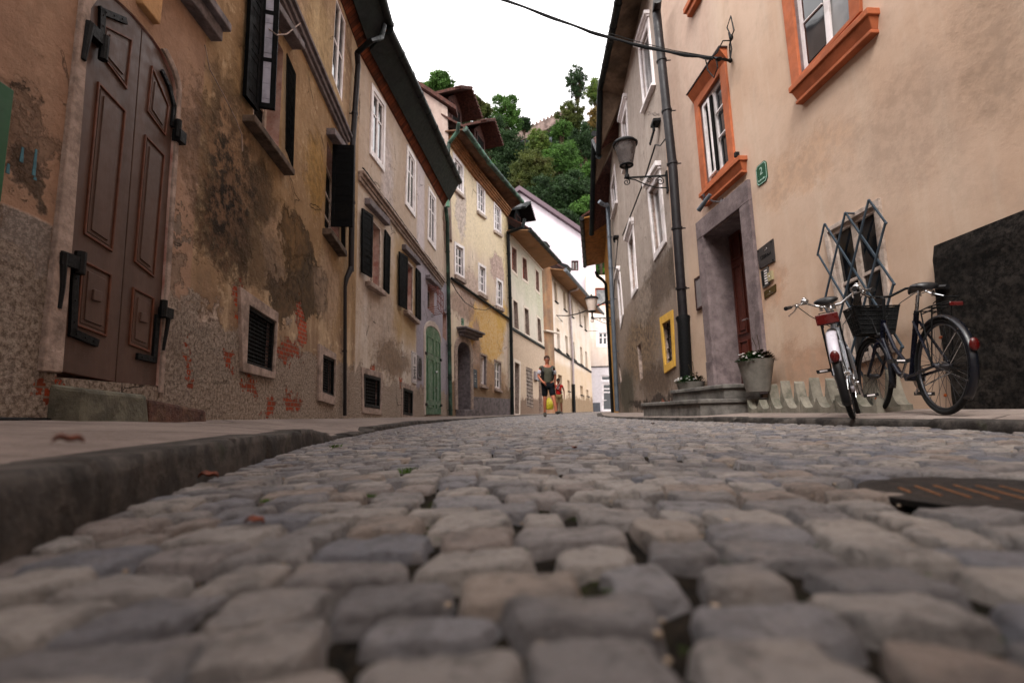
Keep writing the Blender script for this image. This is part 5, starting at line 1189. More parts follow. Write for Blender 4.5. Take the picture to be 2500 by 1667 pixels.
# ------------------------------------------------------------------ small things on the road: tufts, leaves, grit, drain cover
lf = simple('grass_green', '3f5a1c', .8, .2, var=.4, scale=30)
mb = MB(); r = random.Random(11)
def tuft(x, y, s, n):
    for _ in range(n):
        a = r.uniform(0, 6.28); d = r.uniform(0, s); px, py = x+math.cos(a)*d, y+math.sin(a)*d*.6; h = r.uniform(.3, 1)*s*.6; t = r.uniform(0, 6.28); w_ = s*.045
        lx, ly = math.cos(t)*h*.7, math.sin(t)*h*.7; z = zr(py)-.012
        mb.add([(px-w_, py, z), (px+w_, py, z), (px+lx*.5+w_*.6, py+ly*.5, z+h*.8), (px+lx*.5-w_*.6, py+ly*.5, z+h*.8), (px+lx, py+ly, z+h)], [(0, 1, 2, 3), (3, 2, 4)])
for x, y, s in ((995, 1145, .05), (822, 1090, .07), (1730, 1140, .03), (1838, 1272, .018), (1460, 1296, .014), (668, 1180, .025), (650, 1212, .02), (735, 1190, .02), (1390, 1098, .04), (1040, 1112, .03), (905, 1200, .02), (1310, 1200, .015), (1110, 1180, .02)):
    p = PG(x, y); tuft(p.x, p.y, s*.7, 60)
for _ in range(700):
    y = .25+r.random()**2*6; x = r.uniform(lerp_poly(KL, y), lerp_poly(KR, y)); 
    if abs(x) < y*1.1+.2: tuft(x, y, r.uniform(.004, .009), 9)
for _ in range(60):
    y = r.uniform(.4, 5); tuft(lerp_poly(KL, y)+r.uniform(.0, .03), y, r.uniform(.008, .02), 14)
o = mb.build('grass', lf, clean=False); tag(o, 'tiny green weeds growing between the cobbles', kind='stuff')
mb = MB()
for _ in range(1500):
    y = .25+r.random()**1.6*6; x = r.uniform(lerp_poly(KL, y), lerp_poly(KR, y))
    if abs(x) < y*1.1+.2: s = r.uniform(.0015, .005); mb.ell((x, y, zr(y)-.016+r.uniform(0, .01)), (s*r.uniform(.8, 1.4), s, s*.7), 5, 3)
o = mb.build('grit', simple('pale_grit', '8c7c6c', .9, .2, var=.5, scale=40), clean=False); tag(o, 'pale grit lying in the joints of the cobbles', kind='stuff')
lm = simple('dry_orange_leaf', '5e2a12', .7, .3, var=.4, scale=60)
def leaf_obj(x, y, s, lab, dz=.004, mat=lm, rz=0):
    p = PG(x, y, dz); mb = MB(); n = 10; vs = []; fs = []
    for i in range(n+1):
        t = i/n; w_ = s*.42*math.sin(math.pi*t)**.8+.0004; z = s*.18*math.sin(math.pi*t)+s*.08*math.sin(t*9)
        vs += [((t-.5)*s, -w_, z+s*.14), ((t-.5)*s, 0, z), ((t-.5)*s, w_, z+s*.2)]
    for i in range(n): fs += [(3*i, 3*i+1, 3*i+4, 3*i+3), (3*i+1, 3*i+2, 3*i+5, 3*i+4)]
    mb.add(vs, fs); o = mb.build('fallen_leaf', mat, clean=False, smooth=True); o.location = p; o.rotation_euler = (0, .1, rz)
    so_ = o.modifiers.new('th', 'SOLIDIFY'); so_.thickness = .0008
    tag(o, lab, 'leaf', 'fallen leaves on the street'); return o
leaf_obj(508, 1168, .05, 'curled orange leaf lying against the left kerb', .012, rz=.3)
leaf_obj(1402, 1096, .035, 'small orange leaf on the cobbles beyond the middle of the road', .004, rz=1)
leaf_obj(620, 1280, .03, 'brown strip-like leaf in a joint at the left foreground', .004, rz=.1)
leaf_obj(1594, 1036, .05, 'dark curled leaf by the right kerb in the distance', .004, simple('dark_leaf', '3a2018', .8, .2), 1)
# leaf on the left pavement
o = leaf_obj(164, 1092, .03, 'orange leaf lying on the left pavement close to the camera', .004, rz=.8)
_r = ray(164, 1092); yk = .9
for _ in range(10):
    p = PX(164, 1092, yk); u = (p.x-lerp_poly(KL, yk)+.1)/((lerp_poly(WLp, yk)-.3)-(lerp_poly(KL, yk)-.1)); z = pvl(yk, max(0, u))[2]; yk *= (CAMH-z)/(CAMH-p.z) if p.z < CAMH-.005 else 1
o.location = PX(164, 1092, yk); o.location.z += .004
# drain cover
dc = empty('drain_cover', (pc.x, pc.y, zr(pc.y)-.004), -.35, 'dark iron drain cover with rusty slots sunk in the cobbles at the right', 'drain cover')
mb = MB(); mb.lathe([(.0, -.01), (.225, -.01), (.225, .001), (.19, .002), (.187, 0), (0, .0)], (0, 0, 0), 48); mb.build('cover_plate', simple('dark_drain_iron', '1c1a1a', .6, .4, metal=.5, var=.4, scale=20, dirt='241c1a', dk=.5, bump=.003), dc, smooth=True)
mb = MB()
for i in range(9):
    x = -.15+i*.0375; h = math.sqrt(max(0, .16**2-x*x))*.55
    if h > .02: mb.box(x-.0028, x+.0028, -h, h, -.001, .0015)
mb.build('drain_slot', simple('rust', '6a4326', .8, .3, var=.3, scale=30), dc)
# ------------------------------------------------------------------ signs
def plate(name, F, px, mat, label, cat, th=.012, edge=None, off=.0):
    q = Q(F.quad(px)); a = q.at(.5, .5); w3 = F.world(a[0], -off, a[1])
    e = empty(name, w3, math.atan2(F.d.y, F.d.x), label, cat)
    loc = [(p[0]-a[0], p[1]-a[1]) for p in [tuple(v) for v in q.p]]
    mb = MB(); mb.prism(loc, -th, .004); mb.build('plate', mat, e, bevel=.002)
    return e, q, loc
gp = simple('enamel_green', '0c4a30', .35, .5, var=.08); wp = simple('enamel_white', 'a8c4b8', .5, .4, var=.05)
def number_plate(F, px, body, street, label, nm='house_number_sign'):
    q = Q(F.quad(px)); w_, h_ = q.w, q.h; a = q.at(.5, .5); c = .16*w_
    e = empty(nm, F.world(a[0], 0, a[1]), math.atan2(F.d.y, F.d.x), label, 'sign')
    o = [(-w_/2+c, h_/2), (w_/2-c, h_/2), (w_/2, h_/2-c), (w_/2, -h_/2+c), (w_/2-c, -h_/2), (-w_/2+c, -h_/2), (-w_/2, -h_/2+c), (-w_/2, h_/2-c)]
    mb = MB(); mb.prism(o, -.012, .003); mb.build('plate', gp, e)
    mb = MB(); mb.ring([(x*.93, z*.94) for x, z in o], [(x*.87, z*.89) for x, z in o], -.0135, -.011); mb.build('border', wp, e)
    text3(body, e, wp, h_*.5, (0, -.0135, h_*.12), (rad(90), 0, 0), 'number')
    text3(street, e, wp, h_*.13, (0, -.0135, -h_*.28), (rad(90), 0, 0), 'street_name')
    return e
number_plate(R1, [(1846, 410), (1871, 389), (1876, 438), (1851, 459)], '2', 'Rožna ulica', 'green number 2 plate on the salmon wall above the stone portal')
number_plate(L3, [(1125.5, 775), (1131.5, 778), (1132.5, 796), (1126.5, 793)], '7', 'Rožna ulica', 'small green number plate above the arched doorway of the yellow house')
e, q, loc = plate('name_sign', R1, [(1851, 612), (1889, 583), (1894, 637), (1857, 658)], simple('dark_grey_sign_metal', '3e3a3a', .45, .4, metal=.3, var=.08), 'dark grey metal sign lettered CEBRAH beside the stone portal', 'sign', .02)
text3('CEBRAH', e, M['iron'], q.h*.24, (0, -.0215, -.01), (rad(90), 0, 0), 'lettering')
mb = MB(); mb.ell((.1*q.w, -.021, q.h*.28), (.012, .004, .012)); mb.ell((.0, -.021, q.h*.24), (.02, .003, .008)); mb.build('emblem', M['chrome'], e)
mb = MB()
for u, v in ((.08, .08), (.92, .08), (.92, .92), (.08, .92)): a = q.at(u, v); c = q.at(.5, .5); mb.ell((a[0]-c[0], -.022, a[1]-c[1]), (.012, .006, .012))
mb.build('bolt', M['iron'], e)
e, q, loc = plate('intercom', R1, [(1860, 663), (1877, 650), (1881, 694), (1865, 705)], simple('grey_intercom', '4a4846', .5, .4, var=.1), 'small intercom panel under the dark metal sign', 'intercom', .02)
mb = MB()
for k in range(6): z = q.h*(.36-k*.14); mb.box(-q.w*.02, q.w*.36, -.024, -.019, z-.008, z+.008)
mb.build('name_strip', M['white'], e); mb = MB(); mb.box(-q.w*.4, -q.w*.12, -.023, -.019, -q.h*.42, q.h*.42); mb.build('speaker_panel', M['iron'], e)
e, q, loc = plate('bell_box', R1, [(1877, 668), (1888, 660), (1890, 682), (1880, 688)], simple('beige_plastic', '9c9070', .6, .3, var=.1), 'small beige box to the right of the intercom', 'box', .03)
mb = MB(); mb.ell((0, -.031, 0), (.012, .006, .012)); mb.build('button', M['white'], e)
e, q, loc = plate('brass_sign', R1, [(1866, 712), (1895, 693), (1896, 711), (1868, 731)], simple('tarnished_brass', '5c4a26', .4, .5, metal=.6, var=.2), 'small tarnished brass plate under the intercom', 'sign', .01)
mb = MB(); mb.ell((0, -.011, 0), (.01, .004, .01)); mb.box(-.08, .08, -.0115, -.009, -.03, -.024); mb.build('screw', M['chrome'], e)
e, q, loc = plate('information_board', L2, [(1003.6, 856.5), (1016, 863), (1015, 938), (1004, 934)], simple('white_board', 'b4acac', .5, .4, var=.06), 'white information board with black writing left of the green door', 'sign', .03)
mb = MB(); mb.ring([(-q.w*.45, q.h*.46), (q.w*.45, q.h*.46), (q.w*.45, -q.h*.46), (-q.w*.45, -q.h*.46)], [(-q.w*.43, q.h*.45), (q.w*.43, q.h*.45), (q.w*.43, -q.h*.45), (-q.w*.43, -q.h*.45)], -.032, -.029); mb.build('border', M['iron'], e)
text3('II', e, M['iron'], q.h*.34, (0, -.031, q.h*.22), (rad(90), 0, 0), 'lettering')
mb = MB(); r = random.Random(2)
for k in range(9):
    z = q.h*(.02-k*.045); a = r.uniform(.1, .3); mb.box(-q.w*a, q.w*r.uniform(.1, .3), -.0315, -.029, z-.012, z+.012)
mb.build('text_lines', M['iron'], e)
e, q, loc = plate('crest_plaque', L2, [(1017.5, 867), (1027.5, 872.5), (1028, 927.5), (1018, 922.5)], simple('grey_plaque', '6a6468', .6, .3, var=.15), 'grey plaque with an oval dark crest right of the white board', 'sign', .03)
mb = MB(); n = 24
mb.ring([(q.w*.42*math.cos(t), q.h*.42*math.sin(t)) for t in [2*math.pi*i/n for i in range(n)]], [(q.w*.32*math.cos(t), q.h*.34*math.sin(t)) for t in [2*math.pi*i/n for i in range(n)]], -.036, -.028)
mb.prism([(0, q.h*.3), (q.w*.2, q.h*.12), (q.w*.12, -q.h*.25), (0, -q.h*.3), (-q.w*.12, -q.h*.25), (-q.w*.2, q.h*.12)], -.035, -.028); mb.build('crest', M['iron'], e)
e, q, loc = plate('blue_notice', L3, [(1153.4, 900), (1163, 903.5), (1164, 948), (1154.5, 944)], simple('blue_grey_notice', '39404f', .5, .4, var=.15), 'dark blue notice board right of the arched doorway', 'sign', .03)
mb = MB(); mb.box(-q.w*.2, q.w*.25, -.032, -.028, -q.h*.02, q.h*.0); mb.box(-q.w*.15, q.w*.1, -.032, -.028, -q.h*.16, -q.h*.13); mb.box(-q.w*.1, q.w*.2, -.032, -.028, q.h*.25, q.h*.27); mb.build('text_lines', M['white'], e)
e, q, loc = plate('grey_letter_box', L4, [(1302.7, 906), (1311, 909), (1311, 930), (1303, 926)], simple('grey_box_metal', '8c8486', .6, .3, var=.1), 'grey wall box beside the barred window of the pale green house', 'letter box', .12)
mb = MB(); mb.box(-q.w*.4, q.w*.4, -.16, -.1, -q.h*.62, -q.h*.5); mb.build('flap', M['iron'], e)
# spot lamp on curved arm above the portal
a = R1.at(1765, 493); e = empty('wall_spotlight', R1.world(a[0], 0, a[1]), math.atan2(R1.d.y, R1.d.x), 'small metal spotlight on a curved arm under the orange sill', 'lamp')
b = R1.at(1722, 480, .3); s_ = b[0]-a[0]; mb = MB(); mb.lathe([(.05, -.0), (.05, -.03), (.0, -.035)], (0, 0, 0), 16, axis='y')
mb.tube([(0, 0, 0), (-.05, -.14, .03), (s_*.5, -.34, .10), (s_+.05, -.34, .09), (s_-.03, -.32, .02)], .012, 8); mb.build('arm', simple('brushed_steel', '8a8a90', .35, .5, metal=.8, var=.1), e, smooth=True)
mb = MB(); mb.tube([(s_+.12, -.28, .05), (s_-.1, -.38, -.12)], [.028, .04], 12); mb.build('lamp_head', M['pipe_grey'], e, smooth=True)

# ------------------------------------------------------------------ wall lanterns
def frosted():
    m = Mat('smoky_lantern_glass', .25, .5); m.b.inputs['Transmission Weight'].default_value = .55; m.b.inputs['IOR'].default_value = 1.1
    return m.done(m.mix(m.ss(m.noise(5), .3, .7), hx('8d8684'), hx('6c6462')))
M['lglass'] = frosted()
M['lglass2'] = simple('milky_lantern_glass', 'd8c6ba', .35, .5, var=.05)
def scroll(mb, cx, cz, r, turns, dirn, th, y=0, start=0):
    pts = []
    for i in range(int(14*turns)+1):
        t = i/14*2*math.pi; rr = r*(1-.8*i/(14*turns)); pts.append((cx+dirn*rr*math.cos(t+start), y, cz+rr*math.sin(t+start)))
    mb.tube(pts, th, 5)
def lantern(F, px_att, L, sc, label, glass, lampdx=0):
    a = F.at(*px_att)
    e = empty('wall_lantern', F.world(a[0], 0, a[1]), math.atan2(F.d.y, F.d.x)-rad(90), label, 'street lamp', 'wall lanterns on the right side of the street')
    # local x points out of the wall
    mb = MB(); k = L
    mb.box(0, k*1.0, -.015, .015, -.015, .015); mb.box(-.0, .03, -.05, .05, -.42*k, .1*k)
    mb.tube([(.02, 0, -.3*k), (.25*k, 0, -.29*k), (.5*k, 0, -.2*k), (.75*k, 0, -.06*k), (k, 0, -.01)], .013, 6)
    scroll(mb, .17*k, -.13*k, .11*k, 1.6, 1, .010); scroll(mb, .42*k, -.09*k, .07*k, 1.4, -1, .009); scroll(mb, .6*k, -.06*k, .045*k, 1.3, 1, .008)
    scroll(mb, k*.95, -.11*k, .085*k, 1.5, 1, .011, start=1.5); mb.build('bracket', M['iron'], e, smooth=True)
    x = k*.93; mb = MB(); mb.lathe([(.0, 0), (.045, 0), (.05, .05), (.03, .08), (.035, .2), (.03, .24), (0, .24)], (x, 0, .0), 14)
    mb.lathe([(.12*sc, .22), (.15*sc, .235), (.15*sc, .25), (.12*sc, .26)], (x, 0, .02), 24, caps=False)
    mb.lathe([(.245*sc, .26+.46*sc), (.265*sc, .25+.46*sc), (.27*sc, .28+.46*sc), (.22*sc, .33+.46*sc), (.07*sc, .37+.46*sc), (.03, .38+.46*sc), (.035, .42+.46*sc), (.0, .44+.46*sc)], (x, 0, .02), 28)
    mb.tube([(x, 0, .25), (x, 0, .3+.4*sc)], .02, 6); mb.build('lantern_frame', M['iron'], e, smooth=True)
    mb = MB(); mb.lathe([(.135*sc, .245), (.235*sc, .25+.46*sc), (.228*sc, .25+.46*sc), (.128*sc, .245)], (x, 0, .02), 28, caps=False); mb.build('glass_shade', glass, e, smooth=True)
    return e
lantern(R2, (1629, 429), .86, .95, 'black scrollwork lantern with smoky glass by the thick drainpipe, the nearer one', M['lglass'])
lantern(R2, (1500, 775), .85, .95, 'small distant wall lantern with pale glass beside the grey drainpipe', M['lglass2'])
a = R2.at(1497, 735); e = empty('wall_bracket', R2.world(a[0], 0, a[1]), math.atan2(R2.d.y, R2.d.x)-rad(90), 'small black scroll bracket above the distant lantern', 'bracket')
mb = MB(); mb.box(0, .3, -.02, .02, -.02, .02); mb.tube([(.25, 0, 0), (.05, 0, -.12), (.02, 0, -.35)], .02, 6); mb.tube([(.12, 0, -.02), (.2, 0, -.15), (.1, 0, -.3), (.1, 0, -.4)], .015, 6); mb.build('scroll', M['iron'], e)

# ------------------------------------------------------------------ overhead cables
def cable(px, r, label, extra=None):
    pts = [PX(*p) for p in px]; P = []
    for i in range(len(pts)-1):
        for k in range(6): P.append(pts[i].lerp(pts[i+1], k/6))
    P.append(pts[-1])
    mb = MB(); mb.tube(P, r, 6); return mb, P
mb, P = cable([(960, -120, 9.3), (1100, -42, 9.0), (1233, 0, 8.7), (1340, 40, 8.5), (1440, 77, 8.3), (1540, 106, 8.1), (1640, 128, 7.75), (1700, 137, 7.45), (1740, 141, 7.2)], .020, '')
mb2, P2 = cable([(960, -126, 9.3), (1100, -49, 9.0), (1233, -7, 8.7), (1340, 32, 8.5), (1440, 67, 8.3), (1540, 98, 8.1), (1640, 123, 7.75), (1725, 137, 7.3)], .006, '')
for k in (0, 1): mb.tube([p+Vector((0, .01*k, -.02+.012*math.sin(i*.9+k))) for i, p in enumerate(P)], .012, 5)
mb.v += []; kk = len(mb.v); mb.v += mb2.v; mb.f += [tuple(i+kk for i in f) for f in mb2.f]; mb.m += mb2.m
def RW(x, y, o_): a = R1.at(x, y, o_); return R1.world(a[0], -o_, a[1])
for pts in ([(1740, 140, .42), (1752, 148, .34), (1768, 142, .24), (1783, 148, .05)], [(1722, 142, .45), (1728, 172, .42), (1743, 190, .38), (1752, 165, .36), (1749, 145, .36)], [(1783, 148, .08), (1781, 110, .1), (1786, 92, .1)],
            [(1786, 92, .1), (1775, 68, .1), (1784, 40, .05), (1792, 75, .1), (1784, 94, .1)], [(1786, 100, .12), (1765, 100, .25), (1750, 130, .36), (1738, 140, .42)], [(1783, 148, .12), (1786, 120, .1), (1779, 80, .1)]):
    mb.tube([RW(*p) for p in pts], .010, 6)
mb.tube([P[-1]+(P[-1]-P[-2])*.0, RW(1758, 144, .3), RW(1783, 149, .04)], .018, 6)
mb.ell(RW(1785, 92, .1), (.03, .03, .05)); mb.ell(RW(1755, 145, .33), (.05, .05, .025)); mb.ell(RW(1783, 148, .03), (.03, .03, .04))
o = mb.build('overhead_cable', M['iron'], smooth=True); tag(o, 'thick bundle of black cables crossing the street to the orange window', 'cable')
mb, P = cable([(1000, -110, 9.3), (1200, -5, 8.9), (1300, 45, 8.7), (1400, 82, 8.5), (1500, 105, 9.6)], .004, ''); o = mb.build('overhead_wire', M['iron']); tag(o, 'very thin wire hanging just below the thick cable bundle', 'wire')
mb, P = cable([(1358, 770, 32.3), (1385, 771, 28), (1410, 766, 24), (1445, 754, 21), (1470, 742, 19), (1482, 735, 18.3)], .03, ''); o = mb.build('overhead_cable', M['iron']); tag(o, 'sagging cable between the cream house and the distant lantern', 'cable')
mb, P = cable([(1360, 771, 32.3), (1378, 790, 36), (1405, 806, 40), (1440, 808, 43), (1480, 807, 45)], .02, ''); mb.ell(PX(1415, 807, 41), (.35, .08, .06)); o = mb.build('overhead_cable', M['iron']); tag(o, 'thin wire with a small joint hanging toward the pale house at the end', 'cable')

# ------------------------------------------------------------------ flower pots
pot_m = simple('grey_concrete_pot', '6e6a64', .85, .25, var=.2, scale=6, dirt='3a3733', dk=.4, bump=.003)
leafd = simple('dark_green_leaves', '2a4c26', .7, .3, var=.5, scale=40); leafr = simple('reddish_brown_leaves', '33261a', .7, .3, var=.5, scale=40, dirt='3f4a20', dk=.5); flw = simple('white_petals', 'd6d2d0', .6, .3, var=.05)
def pot(p, r, h, label, seed, stem=2):
    e = empty('flower_pot', p, rad(20), label, 'flower pot', 'concrete pots with white flowers by the portal steps'); R = random.Random(seed)
    mb = MB(); prof = [(r*.62, 0), (r*.98, h*.97), (r, h), (r*.93, h), (r*.9, h*.9), (0, h*.88)]; mb.lathe(prof, seg=4 if False else 28); mb.build('pot', pot_m, e, smooth=True)
    def leaves(n, cx, cz, rx, rz, s, y=0):
        m = MB()
        for _ in range(n):
            a = R.uniform(0, 6.28); t = R.random()**.5; z = R.random(); x = cx+rx*t*math.cos(a)*(1-.4*z); yy = y+r*.8*t*math.sin(a)*(1-.3*z); zz = cz+rz*z*(1-.6*t*t)
            d = Vector((math.cos(a)+R.uniform(-.5, .5), math.sin(a)+R.uniform(-.5, .5), R.uniform(-.2, .9))).normalized(); w_ = d.cross(Vector((0, 0, 1))).normalized()*s*.28; b = Vector((x, yy, zz))
            m.add([b, b+d*s*.5+w_, b+d*s, b+d*s*.5-w_], [(0, 1, 2, 3)])
        return m
    leaves(1100, -r*.25, h*.92, r*1.0, r*.6, .035).build('foliage', leafd, e, clean=False)
    m = leaves(300, r*.45, h*.95, r*.62, r*.7, .06)
    for k in range(stem): m.tube([(r*(.1+.3*k), 0, h), (r*(.15+.25*k), 0, h+r*.8), (r*(.0+.4*k), .02, h+r*(1.3+.2*k))], .004, 4)
    m.build('foliage', leafr, e, clean=False)
    m = MB()
    for k in range(30):
        a = R.uniform(0, 6.28); t = R.uniform(.4, 1); c = (-r*.45+r*.8*t*math.cos(a), r*.8*t*math.sin(a), h*.95+r*R.uniform(.2, .5)*(1.25-t*.6))
        for j in range(5): b = j*1.256; m.ell((c[0]+.008*math.cos(b), c[1]+.008*math.sin(b), c[2]), (.008, .008, .005), 6, 4)
    m.build('flower', flw, e)
    return e
p = PX(1689, 984, 8.75); pot((p.x, p.y, p.z), .235, .36, 'smaller concrete pot with white flowers left of the steps by the drainpipe', 1)
p = PX(1851, 956, 6.6); pot((p.x, p.y, p.z), .225, .41, 'larger concrete pot of white flowers and dark leaves right of the stone portal', 2)

# ------------------------------------------------------------------ concrete bicycle rack
def rack():
    F = R1; a0 = F.at(1823, 1008); s0 = 3.05; s1 = 5.2
    cm_ = simple('weathered_concrete', '7f796e', .9, .2, var=.25, scale=8, dirt='3f4238', dk=.6, bump=.006)
    e = empty('bicycle_rack', F.world(s0, -.45, PAVR(3.1, 6.)-.0), math.atan2(F.d.y, F.d.x), 'low concrete bicycle rack with rows of curved horns against the salmon wall', 'bicycle rack')
    n = 4; st_ = (s1-s0)/n
    def saw(s_, H, b):          # sharp horns with wide concave troughs
        f = (s_*2/st_) % 1; return b+H*abs(2*f-1)**3.4
    for k in range(n):
        mb = MB(); x = k*st_+.01; L = st_-.02; N = 40
        for y0, y1, H, b, off in ((.0, .10, .12, .05, .0), (.22, .34, .34, .06, st_/4)):
            top = [(x+L*i/N, saw(L*i/N+off, H, b)) for i in range(N+1)]; mb.prism([(x, -.06)]+[(x+L, -.06)]+list(reversed(top)), y0, y1)
        mb.box(x+.002, x+L-.002, .101, .219, -.06, .045)
        mb.build('rack_block', cm_, e, bevel=.006)
rack()

# ------------------------------------------------------------------ bicycles
tyre = simple('black_rubber', '0b0b0c', .8, .3, var=.2, scale=30); chrome = M['chrome']; blk = simple('black_plastic', '101013', .45, .5, var=.15)
redr = simple('red_reflector', '4a0a0a', .3, .5, var=.1)
def bike(name, loc, heading, lean, fc, label, fender, basket=False, carrier=True, steer=0, darkbars=False, stepthru=True):
    fm = simple(name+'_frame_paint', fc, .3, .4, metal=.2, var=.06)
    fd = simple(name+'_mudguard', fender, .35, .5, var=.08)
    e = empty('bicycle', loc, 0, label, 'bicycle'); e.rotation_euler = (lean, 0, heading)   # local: +y forward
    e.rotation_mode = 'XYZ'; e.rotation_euler = Matrix.Rotation(heading, 4, 'Z').__matmul__(Matrix.Rotation(lean, 4, 'Y')).to_euler()
    Rw = .345; WB_ = 1.08
    def V(y, z, x=0): return Vector((x, y, z))
    def wheel(y, nm, dyn=False):
        h = empty(nm, (0, y, Rw)); h.parent = e
        mb = MB(); n = 48
        for i in range(n):
            pass
        pts = [(0, (Rw-.018)*math.cos(2*math.pi*i/n), (Rw-.018)*math.sin(2*math.pi*i/n)) for i in range(n+1)]
        mb.tube(pts, .019, 10, caps=False); mb.build('tyre', tyre, h, smooth=True)
        mb = MB(); pts = [(0, (Rw-.042)*math.cos(2*math.pi*i/n), (Rw-.042)*math.sin(2*math.pi*i/n)) for i in range(n+1)]
        mb.tube(pts, .010, 6, caps=False)
        for i in range(28):
            t = 2*math.pi*i/28; s_ = 1 if i % 2 else -1; t2 = t+.35*(1 if i % 4 < 2 else -1)
            mb.tube([(s_*.028, .022*math.cos(t2), .022*math.sin(t2)), (0, (Rw-.045)*math.cos(t), (Rw-.045)*math.sin(t))], .0016, 4)
        mb.lathe([(.012, -.05), (.024, -.03), (.018, 0), (.024, .03), (.012, .05)], (0, 0, 0), 12, axis='x'); mb.build('rim', chrome if not basket else simple('dull_rim', '4a4a4e', .4, .5, metal=.8), h, smooth=True)
        mb = MB(); mb.ell((.004, 0, Rw*.6), (.004, .025, .012)); mb.ell((.004, 0, -Rw*.6), (.004, .025, .012)); mb.build('reflector', simple('amber_reflector', 'a04a10', .3, .5), h)
    wheel(0, 'wheel'); wheel(WB_, 'wheel')
    bb = V(.43, .29); st_ = V(.28, .80); hd0 = V(.86, .66); hd1 = V(.82, .82); fx = V(WB_, Rw)
    mb = MB(); mb.tube([bb, V(.33, .62), st_], .018, 10); mb.tube([hd0, hd1], .022, 10)
    mb.tube([hd0, V(.74, .46), V(.6, .33), bb], .022, 10)
    mb.tube([hd1-V(0, .03), V(.66, .55), V(.5, .42), V(.37, .44)], .015, 8)
    for s_ in (-1, 1):
        mb.tube([bb+V(0, 0, s_*.03), V(0, Rw, s_*.055)], .011, 8); mb.tube([V(.3, .72, s_*.02), V(0, Rw, s_*.055)], .009, 8)
    mb.lathe([(.028, -.04), (.028, .04)], (0, bb.y, bb.z), 12, axis='x'); mb.build('frame', fm, e, smooth=True)
    mb = MB(); mb.tube([hd0, V(.9, .6)], .02, 8)
    for s_ in (-1, 1): mb.tube([V(.885, .62, s_*.045), V(.95, .5, s_*.05), V(1.04, .38, s_*.05), V(WB_, Rw, s_*.05)], [.014, .013, .011, .009], 8)
    mb.tube([V(.885, .62, -.05), V(.885, .62, .05)], .014, 6); mb.build('fork', fm, e, smooth=True)
    def guard(yc, a0, a1, w_=.028):
        m = MB(); n = 22; vs = []
        for i in range(n+1):
            t = a0+(a1-a0)*i/n
            for x, rr in ((-w_, Rw+.004), (-w_*.7, Rw+.016), (0, Rw+.022), (w_*.7, Rw+.016), (w_, Rw+.004)):
                vs.append((x, yc+rr*math.cos(t), Rw+rr*math.sin(t)))
        fs = [(i*5+j, i*5+j+1, i*5+j+6, i*5+j+5) for i in range(n) for j in range(4)]
        m.add(vs, fs); return m
    o = guard(0, rad(55), rad(222)).build('mudguard', blk if not basket else fd, e, clean=False, smooth=True); s_ = o.modifiers.new('t', 'SOLIDIFY'); s_.thickness = .002
    if not basket:
        g_ = guard(0, rad(118), rad(168), .036); g_.v = [(x, y*1.012, (z-Rw)*1.012+Rw) for x, y, z in g_.v]; o = g_.build('rear_plate', fd, e, clean=False, smooth=True); s_ = o.modifiers.new('t', 'SOLIDIFY'); s_.thickness = .003
    o = guard(WB_, rad(20), rad(200)).build('mudguard', fd, e, clean=False, smooth=True); s_ = o.modifiers.new('t', 'SOLIDIFY'); s_.thickness = .002
    mb = MB()
    for x in (-.04, .04):
        for t in (rad(140), rad(200)): mb.tube([(x, 0, Rw), (x*.8, (Rw+.01)*math.cos(t), Rw+(Rw+.01)*math.sin(t))], .0025, 4)
    mb.build('mudguard_stay', chrome, e)
    # saddle
    m = MB(); prof = [(-.14, .03, .0), (-.12, .085, .03), (-.06, .1, .04), (0, .075, .035), (.06, .04, .03), (.12, .026, .028), (.15, .012, .01)]; vs = []
    for y, w_, t in prof:
        for k in range(12):
            a = 2*math.pi*k/12; vs.append((w_*math.cos(a), y, max(-.025, .03*math.sin(a))+t*.5))
    fs = [(i*12+k, i*12+(k+1) % 12, (i+1)*12+(k+1) % 12, (i+1)*12+k) for i in range(len(prof)-1) for k in range(12)]+[tuple(range(12)), tuple(range(72, 84))]
    m.add(vs, fs); sd = m.build('saddle', blk, e, smooth=True, sub=1); sd.location = (0, .22, .95); sd.rotation_euler = (rad(3), 0, 0)
    m = MB(); m.tube([st_, V(.245, .92)], .013, 8)
    for s_ in (-1, 1):
        for k in range(5): m.lathe([(.018, .003*k)], (s_*.045, .14, .885+.012*k), 8) if False else m.ell((s_*.045, .13, .885+.01*k), (.017, .017, .004), 8, 4)
        m.tube([(s_*.03, .1, .93), (s_*.03, .3, .93)], .004, 5)
    m.build('seat_post', chrome, e, smooth=True)
    # bars
    bm_ = M['iron'] if darkbars else chrome; hb = empty('handlebar', (0, 0, 0)); hb.parent = e
    m = MB(); m.tube([hd1, V(.79, 1.0), V(.83, 1.03)], .013, 8)
    bar_ = [V(.62, 1.06, -.31), V(.72, 1.09, -.27), V(.83, 1.10, -.19), V(.87, 1.04, -.08), V(.84, 1.03, 0), V(.87, 1.04, .08), V(.83, 1.10, .19), V(.72, 1.09, .27), V(.62, 1.06, .31)]
    m.tube(bar_, .0115, 10); m.build('bar', bm_, hb, smooth=True)
    for s_ in (-1, 1):
        m = MB(); m.tube([V(.5, 1.035, s_*.335), V(.62, 1.06, s_*.31)], [.019, .017], 10); m.build('grip', blk, hb, smooth=True)
    for s_ in (-1, 1):
        m = MB(); m.ell((s_*.265, .72, 1.075), (.018, .025, .018)); m.tube([V(.72, 1.065, s_*.265), V(.66, 1.02, s_*.29), V(.55, .97, s_*.33)], [.008, .007, .006], 6)
        m.build('brake_lever', chrome, hb, smooth=True)
    m = MB(); m.ell((-.2, .80, 1.12), (.035, .035, .025)); m.ell((-.2, .80, 1.145), (.02, .02, .012)); m.build('bell', chrome, hb, smooth=True)
    m = MB()
